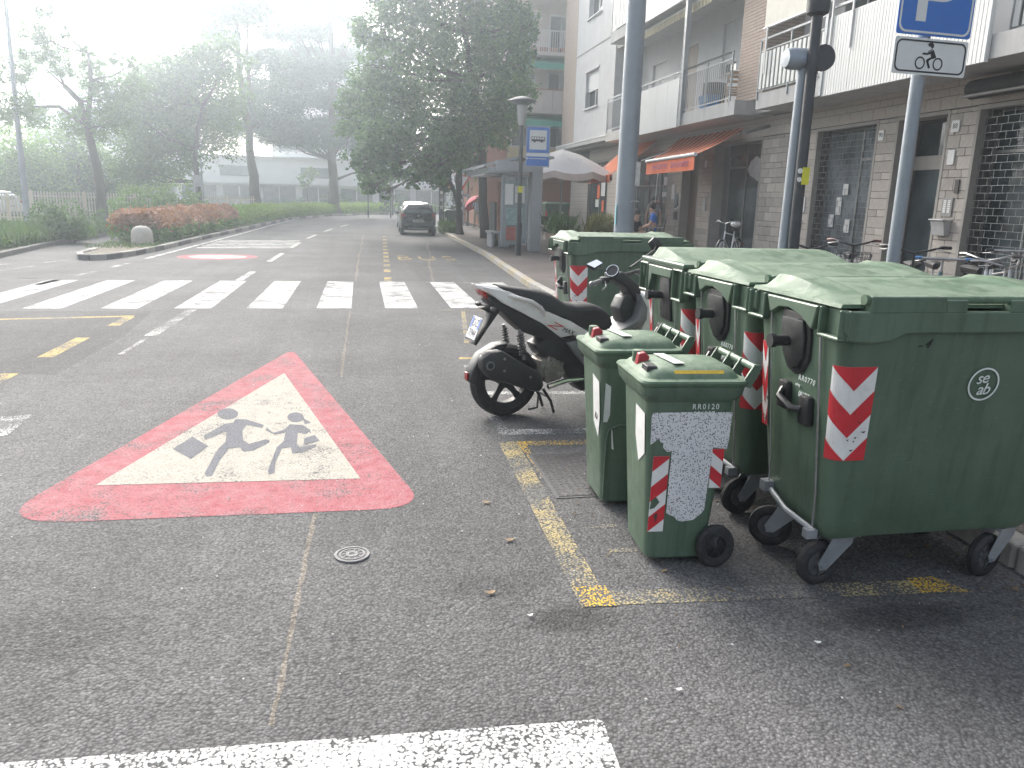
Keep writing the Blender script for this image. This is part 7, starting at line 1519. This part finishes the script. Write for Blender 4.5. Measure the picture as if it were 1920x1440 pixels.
o = B().ball((0, 0, 0), (.13, .11, .08), 14, 9).build('carrier_bag', plain('bag_white', (.68, .68, .68), .5, var=.1), None, True, loc=(9.0 - .66 * math.cos(WB), 18.45 - .66 * math.sin(WB), 1.18)); tag(o, 'crumpled white plastic bag on the white bicycle saddle', 'bag')
def put(hx, hy, rz, *a, **k):     # place a bicycle by where its handlebar stands
    return bike(a[0], (hx - .9 * math.cos(rz), hy - .9 * math.sin(rz), .12), rz, *a[1:], **k)
RZ = math.radians(-122)
put(6.1, 8.9, RZ, 'bicycle with red grips and black wire front basket by the grille', M_bb, basket=True, mg=M_rg, hb=1.14, bar=.31, bars_m=M_bb); put(5.05, 8.15, RZ + .1, 'bicycle with orange cushion in its basket beside the dark lamp post', M_bb, basket=True, hb=1.13, bar=.29, bars_m=M_bb)
put(5.8, 7.4, RZ - .1, 'black-gripped bicycle directly behind the parking sign pole', M_bb, hb=1.15, bar=.34, bars_m=M_bb); put(6.2, 7.45, RZ, 'teal bicycle with straight blue and silver handlebar right of the sign pole', M_bblue, flat=True, hb=1.03, bar=.29, mg=M_blue)
put(6.95, 7.65, RZ - .25, 'silver bicycle tangled in the group at the right edge', M_bsil, hb=1.06, bar=.30, rear=True); put(6.35, 6.75, RZ + .3, 'dark bicycle with shiny lamp at the right picture edge', M_bb, hb=1.05, bar=.30, steer=.4); put(7.5, 7.9, RZ + .1, 'grey bicycle furthest back in the group at the right edge', M_bsil, flat=True, hb=1.10, bar=.3)
o = B().ball((0, 0, 0), (.14, .11, .08), 14, 8).build('orange_cushion', M_rg, None, True, loc=(4.93, 7.93, 1.10)); tag(o, 'orange-red cushion lying in a bicycle basket', 'cushion')
o = B().ball((0, 0, .1), (.16, .12, .1), 10, 7).build('rubbish_bag', MATS['bag_white'], None, True, loc=(4.9, 11.0, .12)); tag(o, 'small white bag on the pavement left of the grey pole', 'bag')
# leaf litter and dirt gathered along the kerb and under the containers
rnd = random.Random(8); g = B()
for k in range(420):
    y = rnd.uniform(2.0, 9.5); x = 3.0 - abs(rnd.gauss(0, .22)) if k % 3 else rnd.uniform(1.1, 2.9)
    s_ = rnd.uniform(.006, .017); g.box((x, y, .006), (s_ * 1.6, s_ * .7, .002), Euler((rnd.uniform(-.5, .5), rnd.uniform(-.5, .5), rnd.uniform(0, 6))).to_matrix())
o = g.build('leaf_litter', plain('litter_brown', (.17, .12, .07), .9, var=.5, scale=2)); tag(o, 'small dry leaf bits gathered along the kerb and under the containers', 'leaf litter', kind='stuff')
# ================================================================== hazy air box, added to imitate lens glare
hz = B().bx(-180, 180, -40, 220, -1.0, 25.5).build('haze'); hz['kind'] = 'stuff'; hz['label'] = 'thin bright haze added to imitate lens glare'; hz['category'] = 'haze'
m = bpy.data.materials.new('haze'); m.use_nodes = True; nt = m.node_tree; nt.nodes.remove(nt.nodes['Principled BSDF'])
pv = nt.nodes.new('ShaderNodeVolumePrincipled'); pv.inputs['Color'].default_value = (.80, .91, 1.0, 1); pv.inputs['Density'].default_value = HAZE; pv.inputs['Anisotropy'].default_value = .78
nt.links.new(pv.outputs[0], nt.nodes['Material Output'].inputs['Volume']); hz.data.materials.append(m)
